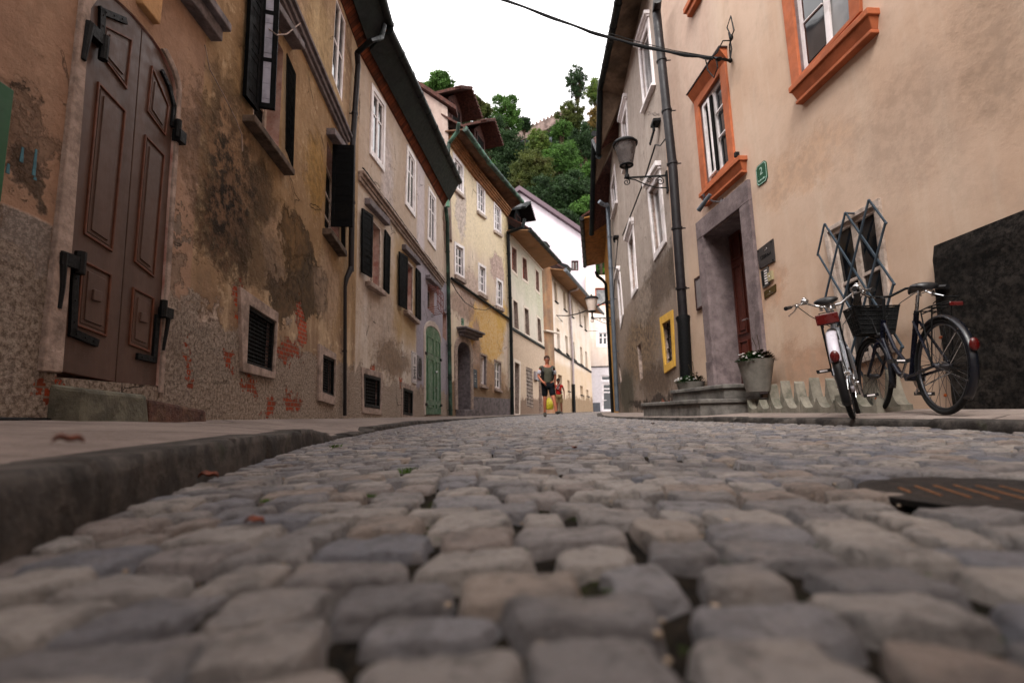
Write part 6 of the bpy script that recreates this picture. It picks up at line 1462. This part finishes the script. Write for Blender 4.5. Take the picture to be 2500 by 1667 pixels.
    for s_ in (-1, 1): m.tube([V(.74, 1.07, s_*.26), V(.95, 1.0, s_*.2), V(.93, .85, s_*.05), V(.9, .7, s_*.02)], .004, 5)
    m.build('brake_cable', blk, hb, smooth=True)
    # crank, chain case, pedals
    m = MB(); m.lathe([(.09, -.004), (.09, .004)], (.055, .43, .29), 24, axis='x'); m.tube([(.07, .43, .29), (.08, .43+.12, .29-.12)], .01, 6); m.tube([(-.07, .43, .29), (-.08, .43-.12, .29+.12)], .01, 6)
    m.tube([(.05, .43, .375), (.05, .0, .385)], .006, 5); m.tube([(.05, .43, .205), (.05, .0, .305)], .006, 5); m.build('crank', chrome, e)
    for s_, y, z in ((1, .55, .17), (-1, .31, .41)):
        m = MB(); 
        for q_ in (-.035, .035): m.box(s_*.09, s_*.185, y+q_-.01, y+q_+.01, z-.012, z+.012)
        m.box(s_*.085, s_*.095, y-.045, y+.045, z-.014, z+.014); m.box(s_*.18, s_*.19, y-.045, y+.045, z-.014, z+.014); m.build('pedal', blk, e)
        m = MB(); m.box(s_*.11, s_*.165, y-.048, y-.045, z-.006, z+.006); m.build('reflector', M['white'], e)
    if carrier:
        m = MB()
        for x in (-.06, 0, .06): m.tube([(x, .2, .76), (x, -.02, .775), (x*.9, -.2, .77)], .005, 6)
        for y in (.15, .0, -.12, -.2): m.tube([(-.065, y, .77), (.065, y, .77)], .005, 6)
        for s_ in (-1, 1):
            m.tube([(s_*.06, -.05, .77), (s_*.065, 0, Rw)], .005, 6); m.tube([(s_*.06, .1, .77), (s_*.065, 0, Rw)], .005, 6)
        m.tube([(-.05, -.05, .79), (-.05, -.15, .82), (.05, -.15, .82), (.05, -.05, .79)], .004, 6)
        m.build('luggage_rack', M['iron'], e, smooth=True)
        m = MB(); m.box(-.075, .075, -.225, -.205, .72, .80) if not basket else m.box(-.04, .04, -.225, -.21, .74, .77); m.build('rear_reflector', redr, e, bevel=.006)
    m = MB(); t = rad(172); m.ell((0, (Rw+.03)*math.cos(t), Rw+(Rw+.03)*math.sin(t)+.06), (.03, .015, .045)); m.build('tail_light', redr, e, smooth=True)
    if basket:
        bk = MB()
        def loop(z, w_, d_): return [(-w_, .93-.0, z), (w_, .93, z), (w_, .93+d_, z), (-w_, .93+d_, z), (-w_, .93, z)]
        for k in range(7):
            t = k/6; bk.tube(loop(.72+.25*t, .13+.05*t, .2+.06*t), .004 if k < 6 else .008, 5)
        for s_ in range(9):
            u = -1+s_/4
            for y0, y1 in ((.93, .93), (1.13, 1.19)): bk.tube([(u*.13, y0, .72), (u*.18, y1, .97)], .003, 4)
        for k in range(6):
            t = k/5
            for s_ in (-1, 1): bk.tube([(s_*.13, .93+.2*t, .72), (s_*.18, .93+.26*t, .97)], .003, 4)
        bk.hexa([(-.128, .932, .722), (.128, .932, .722), (.128, 1.128, .722), (-.128, 1.128, .722), (-.128, .932, .726), (.128, .932, .726), (.128, 1.128, .726), (-.128, 1.128, .726)])
        # dark lining
        for P in (((-.13, .935, .73), (.13, .935, .73), (.178, .935, .96), (-.178, .935, .96)), ((-.13, 1.125, .73), (.13, 1.125, .73), (.178, 1.18, .96), (-.178, 1.18, .96)),
                  ((-.128, .935, .73), (-.128, 1.125, .73), (-.175, 1.18, .96), (-.175, .935, .96)), ((.128, .935, .73), (.128, 1.125, .73), (.175, 1.18, .96), (.175, .935, .96))):
            bk.leaf(P, .004)
        bk.build('basket', M['iron'], e)
    m = MB(); m.ell((0, .93, .70), (.03, .045, .03)); m.build('headlight', chrome if not basket else blk, e, smooth=True)
    
    return e
x1, y1 = 2.58, 3.95
bike('silver_bicycle', (x1, y1, PAVR(x1, y1)+.005), -rad(36), rad(-6), '9a9ea6', 'bicycle with silver handlebar and white rear mudguard, seen from behind', 'b4b0ba')
x2, y2 = 3.05, 3.66
bike('dark_bicycle', (x2, y2, PAVR(x2, y2)+.005), -rad(13), rad(3), '060a1c', 'dark blue step-through bicycle with a black front basket at the right', '0c0f18', basket=True, darkbars=True)

# ------------------------------------------------------------------ people
skin_m = simple('skin', 'a8644a', .55, .4, var=.1, scale=20); hair_m = simple('short_brown_hair', '3a261c', .8, .2, var=.3, scale=60)
def skinmesh(name, nodes, edges, mat, parent, sub=2):
    me = bpy.data.meshes.new(name); me.from_pydata([n[:3] for n in nodes], edges, []); o = bpy.data.objects.new(name, me); COL.objects.link(o); o.parent = parent
    me.materials.append(mat); m = o.modifiers.new('skin', 'SKIN'); m.use_smooth_shade = True
    for i, n in enumerate(nodes):
        r_ = n[3]; me.skin_vertices[0].data[i].radius = (r_, n[4] if len(n) > 4 else r_)
    me.skin_vertices[0].data[0].use_root = True
    s_ = o.modifiers.new('s', 'SUBSURF'); s_.levels = sub; s_.render_levels = sub
    return o
def person(p, rz, H_, pose, shirt, shirt_label, shorts, glasses, sleeve=None, label='', hair=hair_m, skin=skin_m, shoe='3a3630', bag=None, pack=True, short_len=.5):
    e = empty('person', p, rz, label, 'person'); k = H_/1.8
    S = lambda x, y, z: (x*k, y*k, z*k)
    J = pose   # joints, facing -y
    def n(nm, r1, r2=None): a = J[nm]; return (a[0]*k, a[1]*k, a[2]*k, r1*k)+((r2*k,) if r2 else ())
    names = [('pelvis', .115, .10), ('waist', .12, .09), ('chest', .145, .10), ('neckb', .06), ('neck', .052), ('chin', .06), ('head', .086, .098), ('crown', .066, .075),
             ('shL', .055), ('elL', .040), ('wrL', .026), ('shR', .055), ('elR', .040), ('wrR', .026),
             ('hipL', .09), ('knL', .058), ('anL', .036), ('hipR', .09), ('knR', .058), ('anR', .036), ('caL', .052), ('caR', .052), ('toL', .035), ('toR', .035), ('haL', .034, .018), ('haR', .034, .018)]
    for s_ in 'LR':
        kn = Vector(J['kn'+s_]); an = Vector(J['an'+s_]); J['ca'+s_] = tuple(kn.lerp(an, .35))
        d = Vector(J['wr'+s_])-Vector(J['el'+s_]); d.normalize(); J['ha'+s_] = tuple(Vector(J['wr'+s_])+d*.07)
    ix = {a[0]: i for i, a in enumerate(names)}; nodes = [n(*a) for a in names]
    E = [('pelvis', 'waist'), ('waist', 'chest'), ('chest', 'neckb'), ('neckb', 'neck'), ('neck', 'chin'), ('chin', 'head'), ('head', 'crown'), ('chest', 'shL'), ('shL', 'elL'), ('elL', 'wrL'), ('chest', 'shR'), ('shR', 'elR'), ('elR', 'wrR'),
         ('pelvis', 'hipL'), ('hipL', 'knL'), ('knL', 'caL'), ('caL', 'anL'), ('anL', 'toL'), ('pelvis', 'hipR'), ('hipR', 'knR'), ('knR', 'caR'), ('caR', 'anR'), ('anR', 'toR'), ('wrL', 'haL'), ('wrR', 'haR')]
    body = skinmesh('body', nodes, [(ix[a], ix[b]) for a, b in E], skin, e, 2)
    for s_ in 'LR':      # five fingers, unequal and slightly curled
        h = Vector(J['ha'+s_])*k; d = (Vector(J['ha'+s_])-Vector(J['wr'+s_])).normalized(); sd = Vector((0, 1, 0)).cross(d).normalized()*.0; ax = Vector((0, 1, 0)); ax = (ax-d*ax.dot(d)).normalized(); inw = ax.cross(d)
        m = MB()
        for q_, (o_, L_) in enumerate(((-.03, .065), (-.011, .078), (.009, .072), (.028, .055))):
            b = h+ax*o_*k; m.tube([b, b+d*L_*.5*k, b+d*L_*k+inw*.02*k*(1 if s_ == 'L' else -1)], [.0095*k, .009*k, .007*k], 6)
        b = h-d*.04*k-ax*.035*k; m.tube([b, b+d*.03*k-ax*.02*k, b+d*.06*k-ax*.02*k], [.012*k, .010*k, .008*k], 6); m.build('hand', skin, body, smooth=True)
    hd = Vector(J['head'])*k; m = MB(); m.ell((hd.x, hd.y-.100*k, hd.z-.005*k), (.014*k, .018*k, .024*k), 8, 6)
    for s_ in (-1, 1): m.ell((hd.x+s_*.083*k, hd.y, hd.z), (.012*k, .02*k, .03*k), 8, 6)
    m.build('nose_and_ears', skin, body, smooth=True)
    for s_ in (-1, 1):
        m = MB(); m.ell((hd.x+s_*.032*k, hd.y-.086*k, hd.z+.018*k), (.014*k, .008*k, .008*k), 8, 6); m.build('eye', M['white'], body, smooth=True)
    m = MB(); m.tube([(hd.x-.024*k, hd.y-.088*k, hd.z-.055*k), (hd.x, hd.y-.096*k, hd.z-.052*k), (hd.x+.024*k, hd.y-.088*k, hd.z-.055*k)], .005*k, 5); m.build('mouth', simple('lips', '7a3a30', .6, .3), body)
    m = MB()
    for s_ in (-1, 1):
        c = (hd.x+s_*.034*k, hd.y-.1*k, hd.z+.016*k)
        if glasses == 'sun': m.ell(c, (.03*k, .006*k, .022*k), 10, 6)
        else: m.tube([(c[0]+.027*k*math.cos(t), c[1], c[2]+.018*k*math.sin(t)) for t in [2*math.pi*i/12 for i in range(13)]], .0035*k, 5, caps=False)
        m.tube([(c[0]+s_*.025*k, c[1], c[2]), (hd.x+s_*.088*k, hd.y, hd.z+.012*k)], .003*k, 5)
    m.tube([(hd.x-.01*k, hd.y-.104*k, hd.z+.018*k), (hd.x+.01*k, hd.y-.104*k, hd.z+.018*k)], .003*k, 5); m.build('glasses', blk, e)
    m = MB(); vs = []; 
    m.ell((hd.x, hd.y+.022*k, hd.z+.045*k), (.090*k, .098*k, .085*k), 18, 12); o = m.build('hair', hair, e, smooth=True)
    o.modifiers.new('t', 'SUBSURF').levels = 1
    # clothes: own skins round the torso, arms and thighs
    cl = simple(shirt_label, shirt, .85, .2, var=.18, scale=7, bump=.006); sl_ = cl if not sleeve else simple('white_sleeve_cloth', sleeve, .85, .2, var=.08)
    def lr(a, b, t): return tuple(Vector(J[a]).lerp(Vector(J[b]), t))
    cn = [lr('pelvis', 'waist', -.15)+(.145, .125), lr('pelvis', 'waist', .6)+(.15, .12), lr('waist', 'chest', .5)+(.155, .12), lr('waist', 'chest', 1)+(.152, .112), lr('chest', 'neckb', .95)+(.08, .075),
          J['shL']+(.068, .068), lr('shL', 'elL', .45 if not sleeve else .3)+(.064, .064), J['shR']+(.068, .068), lr('shR', 'elR', .45 if not sleeve else .3)+(.064, .064)]
    cn = [tuple(v*k for v in c) for c in cn]
    skinmesh('shirt', cn, [(0, 1), (1, 2), (2, 3), (3, 4), (3, 5), (5, 6), (3, 7), (7, 8)], cl, e, 2)
    if sleeve:
        for s_ in 'LR':
            c = [tuple(v*k for v in lr('sh'+s_, 'el'+s_, t)+(r_, r_)) for t, r_ in ((.25, .060), (.5, .064), (.82, .064))]; skinmesh('sleeve', c, [(0, 1), (1, 2)], sl_, e, 2)
    sn = [J['pelvis']+(.155, .13), J['hipL']+(.115, .115), lr('hipL', 'knL', short_len)+(.1, .1), lr('hipL', 'knL', short_len+.36)+(.092, .092), J['hipR']+(.115, .115), lr('hipR', 'knR', short_len)+(.1, .1), lr('hipR', 'knR', short_len+.36)+(.092, .092)]
    sn = [tuple(v*k for v in c) for c in sn]
    skinmesh('shorts', sn, [(0, 1), (1, 2), (2, 3), (0, 4), (4, 5), (5, 6)], simple('short_trousers_cloth_'+shorts, shorts, .9, .15, var=.15, scale=9, bump=.005), e, 2)
    for s_ in 'LR':
        a = Vector(J['an'+s_]); t = Vector(J['to'+s_]); d = t-a; m = MB(); c = [a+Vector((0, .03, .02)), a+d*.2-Vector((0, 0, .0)), t]
        skinmesh('shoe', [tuple(v*k for v in tuple(c[0])+(.052, .05)), tuple(v*k for v in tuple(c[1])+(.055, .055)), tuple(v*k for v in tuple(c[2])+(.048, .04)), tuple(v*k for v in tuple(t+(t-a).normalized()*.05)+(.04, .03))], [(0, 1), (1, 2), (2, 3)], simple('shoe_fabric', shoe, .8, .3), e, 2)
    if pack:
        m = MB()
        for s_ in (-1, 1):
            m.tube([S(s_*.1, .10, 1.30), S(s_*.125, .02, 1.475), S(s_*.135, -.07, 1.44), S(s_*.14, -.125, 1.3), S(s_*.155, -.09, 1.12), S(s_*.15, .06, 1.05)], .026*k, 8)
        m.box(-.15*k, .15*k, .12*k, .26*k, 1.02*k, 1.46*k); m.build('backpack', blk, e, bevel=.01)
    return e, k
# the walking man
PY = 15.0
pm = PG(1338, 1017); s_ = 15.0/pm.y; pm = Vector((PX(1340, 1017, PY).x, PY, zr(PY)+.005))
walk = dict(pelvis=(0, 0, .96), waist=(0, -.01, 1.1), chest=(0, -.01, 1.32), neckb=(0, 0, 1.5), neck=(.0, -.01, 1.54), chin=(0, -.03, 1.575), head=(0, -.02, 1.66), crown=(0, 0, 1.735),
            shL=(.19, 0, 1.44), elL=(.25, .10, 1.17), wrL=(.22, .02, .93), shR=(-.19, 0, 1.44), elR=(-.27, .02, 1.17), wrR=(-.16, -.17, .98),
            hipL=(.09, 0, .9), knL=(.13, -.18, .50), anL=(.19, -.22, .10), toL=(.24, -.40, .12), hipR=(-.09, 0, .9), knR=(-.10, .0, .50), anR=(-.10, .08, .09), toR=(-.12, -.06, .035))
person(pm, rad(6), 1.80, walk, '4c4a3e', 'olive_grey_shirt_cloth', '0f1016', 'clear', sleeve='b8b4be', label='man in olive shirt with white sleeves and black shorts walking toward the camera')
P2 = 24.; pr = Vector((PX(1366, 1014, P2).x, P2, zr(P2)+.004))
stand = dict(pelvis=(0, 0, .96), waist=(0, 0, 1.1), chest=(0, 0, 1.32), neckb=(0, 0, 1.5), neck=(.0, -.01, 1.54), chin=(0, -.03, 1.575), head=(0, -.02, 1.66), crown=(0, 0, 1.735),
             shL=(.19, 0, 1.42), elL=(.27, .03, 1.16), wrL=(.27, -.04, .9), shR=(-.19, 0, 1.42), elR=(-.25, .05, 1.16), wrR=(-.22, -.06, .92),
             hipL=(.09, 0, .9), knL=(.11, -.06, .50), anL=(.12, .02, .09), toL=(.13, -.12, .035), hipR=(-.09, 0, .9), knR=(-.10, -.03, .50), anR=(-.12, .12, .10), toR=(-.13, -.0, .04))
e2, k2 = person(pr, rad(-4), 1.68, stand, '9c1414', 'red_shirt_cloth', '6e5c40', 'sun', label='person in red shirt, sunglasses and khaki shorts walking behind the man', hair=simple('black_hair', '14100e', .8, .2), skin=simple('darker_skin', '6a3a2a', .55, .4), pack=False, short_len=.6)
m = MB(); m.tube([(-.02, -.02, 1.4), (-.08, -.135, 1.2), (.12, -.13, 1.02), (.17, .03, .98)], .02, 6); m.tube([(.1, -.13, 1.42), (-.02, -.15, 1.25), (-.15, -.12, 1.08)], .02, 6); m.build('bag_strap', blk, e2)
m = MB()
m.box(-.1, .06, -.155, -.145, 1.22, 1.235); m.box(-.08, .02, -.155, -.145, 1.16, 1.172); m.build('shirt_print', M['white'], e2)
b = Vector((PX(1341, 985, 24.3).x, 24.3, PX(1341, 985, 24.3).z))
m = MB(); m.lathe([(0, -.3), (.16, -.27), (.22, -.1), (.19, .1), (.09, .2), (.05, .27)], (0, 0, 0), 16); m.tube([(-.05, 0, .2), (0, 0, .36), (.05, 0, .2)], .012, 5)
o = m.build('carrier_bag', simple('yellow_plastic_bag', 'a89a20', .5, .4, var=.2, scale=9, bump=.02), smooth=True); o.location = b; tag(o, 'bright yellow carrier bag seen between the walking man\'s legs', 'bag')
# ------------------------------------------------------------------ hill, castle wall, trees
def hz(X, Y):
    t = max(0, min(1, (Y-58)/62)); side = 1-.25*min(1, abs(X-8)/60)
    ridge = 73*(t**1.15)*side
    return ridge+2.5*mnoise.noise(Vector((X*.05, Y*.05, 0)))*t
hm = Mat('hillside_grass', .95, .1); n = hm.noise(.25, 8, .7); n2 = hm.noise(2.5, 6, .7)
c = hm.mix(hm.ss(n, .4, .6), hx('243a12'), hx('3f6a1a')); c = hm.mix(hm.ss(n2, .45, .7), c, hx('1a2410')); hm.bump(n2, .3); hmm = hm.done(c)
grid_obj('hill', lambda y, x: (x, y, hz(x, y)-.05), [56+i*3 for i in range(40)], [-70+i*4 for i in range(40)], hmm)
def foliage_mat(name, c1, c2, c3):
    m = Mat(name, .75, .25); at = m.nd('ShaderNodeAttribute'); at.attribute_name = 'tone'; oi = m.nd('ShaderNodeObjectInfo')
    c = m.mix(at.outputs['Fac'], hx(c1), hx(c2)); n = m.noise(.35, 3, .5); c = m.mix(m.ss(n, .5, .68), c, hx(c3))
    m.b.inputs['Subsurface Weight'].default_value = 0
    tr = m.nd('ShaderNodeBsdfTranslucent'); ms = m.nd('ShaderNodeMixShader'); ms.inputs[0].default_value = .28
    m.put(tr.inputs[0], c); m.done(c); m.lk(m.b.outputs[0], ms.inputs[1]); m.lk(tr.outputs[0], ms.inputs[2]); m.lk(ms.outputs[0], m.o.inputs[0]); return m.m
FM = {'dark': foliage_mat('dark_leaves', '142210', '2d4420', '1c2e14'), 'green': foliage_mat('green_leaves', '243c14', '496a28', '30491a'), 'olive': foliage_mat('olive_leaves', '263214', '4e5420', '3c3a18'),
      'yellow': foliage_mat('yellowing_leaves', '2c4418', '5c6c28', '424a1e'), 'orange': foliage_mat('autumn_leaves', '4a4020', '735824', '3e4420')}
bark = simple('bark', '3a2e24', .9, .1, var=.3, scale=3)
def crown_mesh(name, rx, rz, nleaf, size, seed, clumps=150):
    R = np.random.default_rng(seed); C = []
    for i in range(clumps):
        v = R.normal(size=3); v /= np.linalg.norm(v); rr = R.uniform(.3, .95)
        C.append(np.append(v*rr*np.array([rx, rx, rz]), R.uniform(.10, .26)*rx))
    C = np.array(C); ci = R.integers(0, clumps, nleaf); v = R.normal(size=(nleaf, 3)); v /= np.linalg.norm(v, axis=1)[:, None]
    rad_ = C[ci, 3]*R.uniform(.2, 1.45, nleaf); P = C[ci, :3]+R.normal(size=(nleaf, 3))*(.055+.05*R.random(nleaf)[:, None])*rx*np.array([1.2, 1.2, .8])
    d = R.normal(size=(nleaf, 3)); d /= np.linalg.norm(d, axis=1)[:, None]; u = np.cross(d, R.normal(size=(nleaf, 3))); u /= np.linalg.norm(u, axis=1)[:, None]
    s = size*R.uniform(.5, 1.2, nleaf)[:, None]; V = np.stack([P-d*s, P+u*s*.55, P+d*s, P-u*s*.55], 1).reshape(-1, 3)
    me = bpy.data.meshes.new(name); F_ = np.arange(nleaf*4).reshape(-1, 4)
    me.vertices.add(nleaf*4); me.vertices.foreach_set('co', V.ravel()); me.loops.add(nleaf*4); me.loops.foreach_set('vertex_index', F_.ravel().astype(np.int32)); me.polygons.add(nleaf)
    me.polygons.foreach_set('loop_start', np.arange(0, nleaf*4, 4, dtype=np.int32)); me.polygons.foreach_set('loop_total', np.full(nleaf, 4, dtype=np.int32)); me.update()
    tone = np.repeat(np.clip(R.uniform(0, .5, clumps)[ci]+R.uniform(0, .5, nleaf), 0, 1), 4); me.attributes.new('tone', 'FLOAT', 'POINT').data.foreach_set('value', tone.astype(np.float32))
    return me, C
def tree(x, y, Y, rpx, col, label, rz=1.15, seed=0, n=5200, tall=0, size=None):
    c = PX(x, y, Y); r_ = rpx/FPX*Y*1.22; gz_ = hz(c.x, Y); e = empty('tree', (c.x, Y, gz_-.3), 0, label, 'tree', 'trees on the wooded hill')
    h = c.z-gz_+.3; me, C = crown_mesh('crown', r_, r_*rz, n, size or max(.17, r_*.042), seed)
    me.materials.append(FM[col]); o = bpy.data.objects.new('crown', me); COL.objects.link(o); o.parent = e; o.location = (0, 0, h)
    m = MB(); m.tube([(0, 0, -1), (.1, 0, h*.5), (0, .1, h)], [r_*.1, r_*.07, r_*.04], 8)
    for k in range(0, 10): m.tube([(0, 0, h*.75), tuple((C[k, :3]*.5+np.array([0, 0, h*.95]))), tuple(C[k, :3]*.9+np.array([0, 0, h]))], [r_*.045, r_*.03, r_*.012], 5)
    m.build('trunk', bark, e)
    return e
T = [(1075, 205, 70, 30, 'green', 'light green tree just behind the top dormer of the yellow house', .8), (1040, 222, 78, 20, 'green', 'small bright tree at the far left behind the roof', .8),
     (1168, 268, 84, 30, 'olive', 'olive brown tree right of the upper dormer', .9), (1235, 285, 92, 38, 'green', 'tall pointed green tree against the sky left of the castle wall', 1.5),
     (1196, 330, 88, 40, 'dark', 'dark tree just behind the lower dormer', 1.2), (1240, 370, 86, 42, 'dark', 'dark dense tree below the pointed one', 1.1), (1280, 305, 104, 18, 'dark', 'small dark tree at the left end of the castle wall', .9),
     (1314, 350, 84, 26, 'yellow', 'yellow tipped tree standing before the castle wall', 1.3), (1300, 420, 76, 48, 'olive', 'broad olive green tree in the middle of the hillside', 1.1), (1372, 395, 80, 44, 'green', 'bright green tree right of the middle of the hillside', 1.0),
     (1335, 480, 70, 50, 'dark', 'dark tree above the white gable', .9), (1400, 470, 72, 46, 'dark', 'dark green tree right above the brown gable roof', 1.0), (1440, 520, 66, 40, 'green', 'tree touching the lower end of the gable roof', 1.1), (1375, 545, 64, 34, 'dark', 'low dark tree hugging the gable roof slope', .8),
     (1408, 205, 100, 26, 'dark', 'slender dark tree standing out against the sky at the top right', 1.7), (1455, 225, 96, 26, 'yellow', 'yellow green tree right of the slender dark tree', 1.2), (1462, 300, 90, 30, 'orange', 'orange brown autumn tree beside the right eaves', 1.5),
     (1395, 290, 96, 34, 'olive', 'dusky tree below the slender dark tree', 1.2), (1370, 320, 92, 26, 'green', 'green shrub-like tree at the right end of the castle wall', .9), (1430, 350, 84, 36, 'dark', 'dark tree below the orange autumn tree', 1.2), (1455, 430, 76, 36, 'green', 'green tree by the right gutter, halfway down', 1.2),
     (1262, 455, 74, 22, 'olive', 'small tree on the bright grass slope', 1.1), (1225, 430, 80, 30, 'dark', 'dark tree at the left edge of the grass slope', 1.1), (1130, 320, 90, 40, 'dark', 'dark tree hidden behind the dormers', 1.0)]
for i, (x, y, Y, r_, col, lab, rz) in enumerate(T): tree(x, y, Y, r_, col, lab, rz, seed=i+1, n=9000 if r_ < 30 else 20000)
# undergrowth
R = np.random.default_rng(77); nn = 60000; X = R.uniform(-12, 34, nn); Yv = R.uniform(60, 116, nn); keep = ~((X > -2) & (X < 2.5) & (Yv > 70) & (Yv < 90)); X = X[keep]; Yv = Yv[keep]; nn = len(X)
Z = np.array([hz(a, b) for a, b in zip(X, Yv)])+R.uniform(0, 1.6, nn)*(.4+.6*np.abs(np.sin(X*.9)*np.cos(Yv*.7)))
P = np.stack([X, Yv, Z], 1); d = R.normal(size=(nn, 3)); d /= np.linalg.norm(d, axis=1)[:, None]; u = np.cross(d, R.normal(size=(nn, 3))); u /= np.linalg.norm(u, axis=1)[:, None]; s = R.uniform(.15, .4, nn)[:, None]
V = np.stack([P-d*s, P+u*s*.6, P+d*s, P-u*s*.6], 1).reshape(-1, 3)
me = bpy.data.meshes.new('undergrowth'); me.from_pydata(V.tolist(), [], np.arange(nn*4).reshape(-1, 4).tolist()); me.update(); me.attributes.new('tone', 'FLOAT', 'POINT').data.foreach_set('value', np.repeat(R.random(nn), 4).astype(np.float32))
me.materials.append(FM['dark']); o = bpy.data.objects.new('undergrowth', me); COL.objects.link(o); tag(o, 'dark green undergrowth covering the hillside between the trees', kind='stuff')
# castle wall on the ridge
a = PX(1285, 300, 112); b = PX(1395, 262, 112); m = MB(); w0 = PX(1250, 318, 112)
m.hexa([(w0.x, 112, w0.z-3.5), (b.x, 112, b.z-2.8), (b.x, 114, b.z-2.8), (w0.x, 114, w0.z-3.5), (w0.x, 112, w0.z-1.2), (b.x, 112, b.z), (b.x, 114, b.z), (w0.x, 114, w0.z-1.2)])
n = 16
for k in range(n):
    t = (k+.3)/n; x = w0.x+(b.x-w0.x)*t; z = w0.z-1.2+(b.z-w0.z+1.2)*t; m.box(x, x+(b.x-w0.x)/n*.55, 111.9, 114, z-.2, z+.55)
cw = empty('castle_wall', (0, 0, 0), 0, 'old brownish stone castle wall along the hilltop', 'wall')
m.build('wall_face', simple('castle_stone', '6e5e58', .9, .1, var=.4, scale=.9, dirt='4a3a36', dk=.6, bump=.1), cw)
p = PX(1265, 325, 110); q_ = PX(1348, 312, 110); m = MB(); m.box(p.x, q_.x, 112.2, 114, p.z-6, p.z); m2 = m.build('glazed_wing', simple('blue_grey_glazing', '222a34', .3, .5, var=.35, scale=.3), cw)
p = PX(1288, 280, 113); m = MB(); m.tube([(p.x, 113, p.z-6), (p.x, 113, p.z)], .08, 6); m.build('mast', M['pipe_grey'], cw)
bpy.context.view_layer.update()
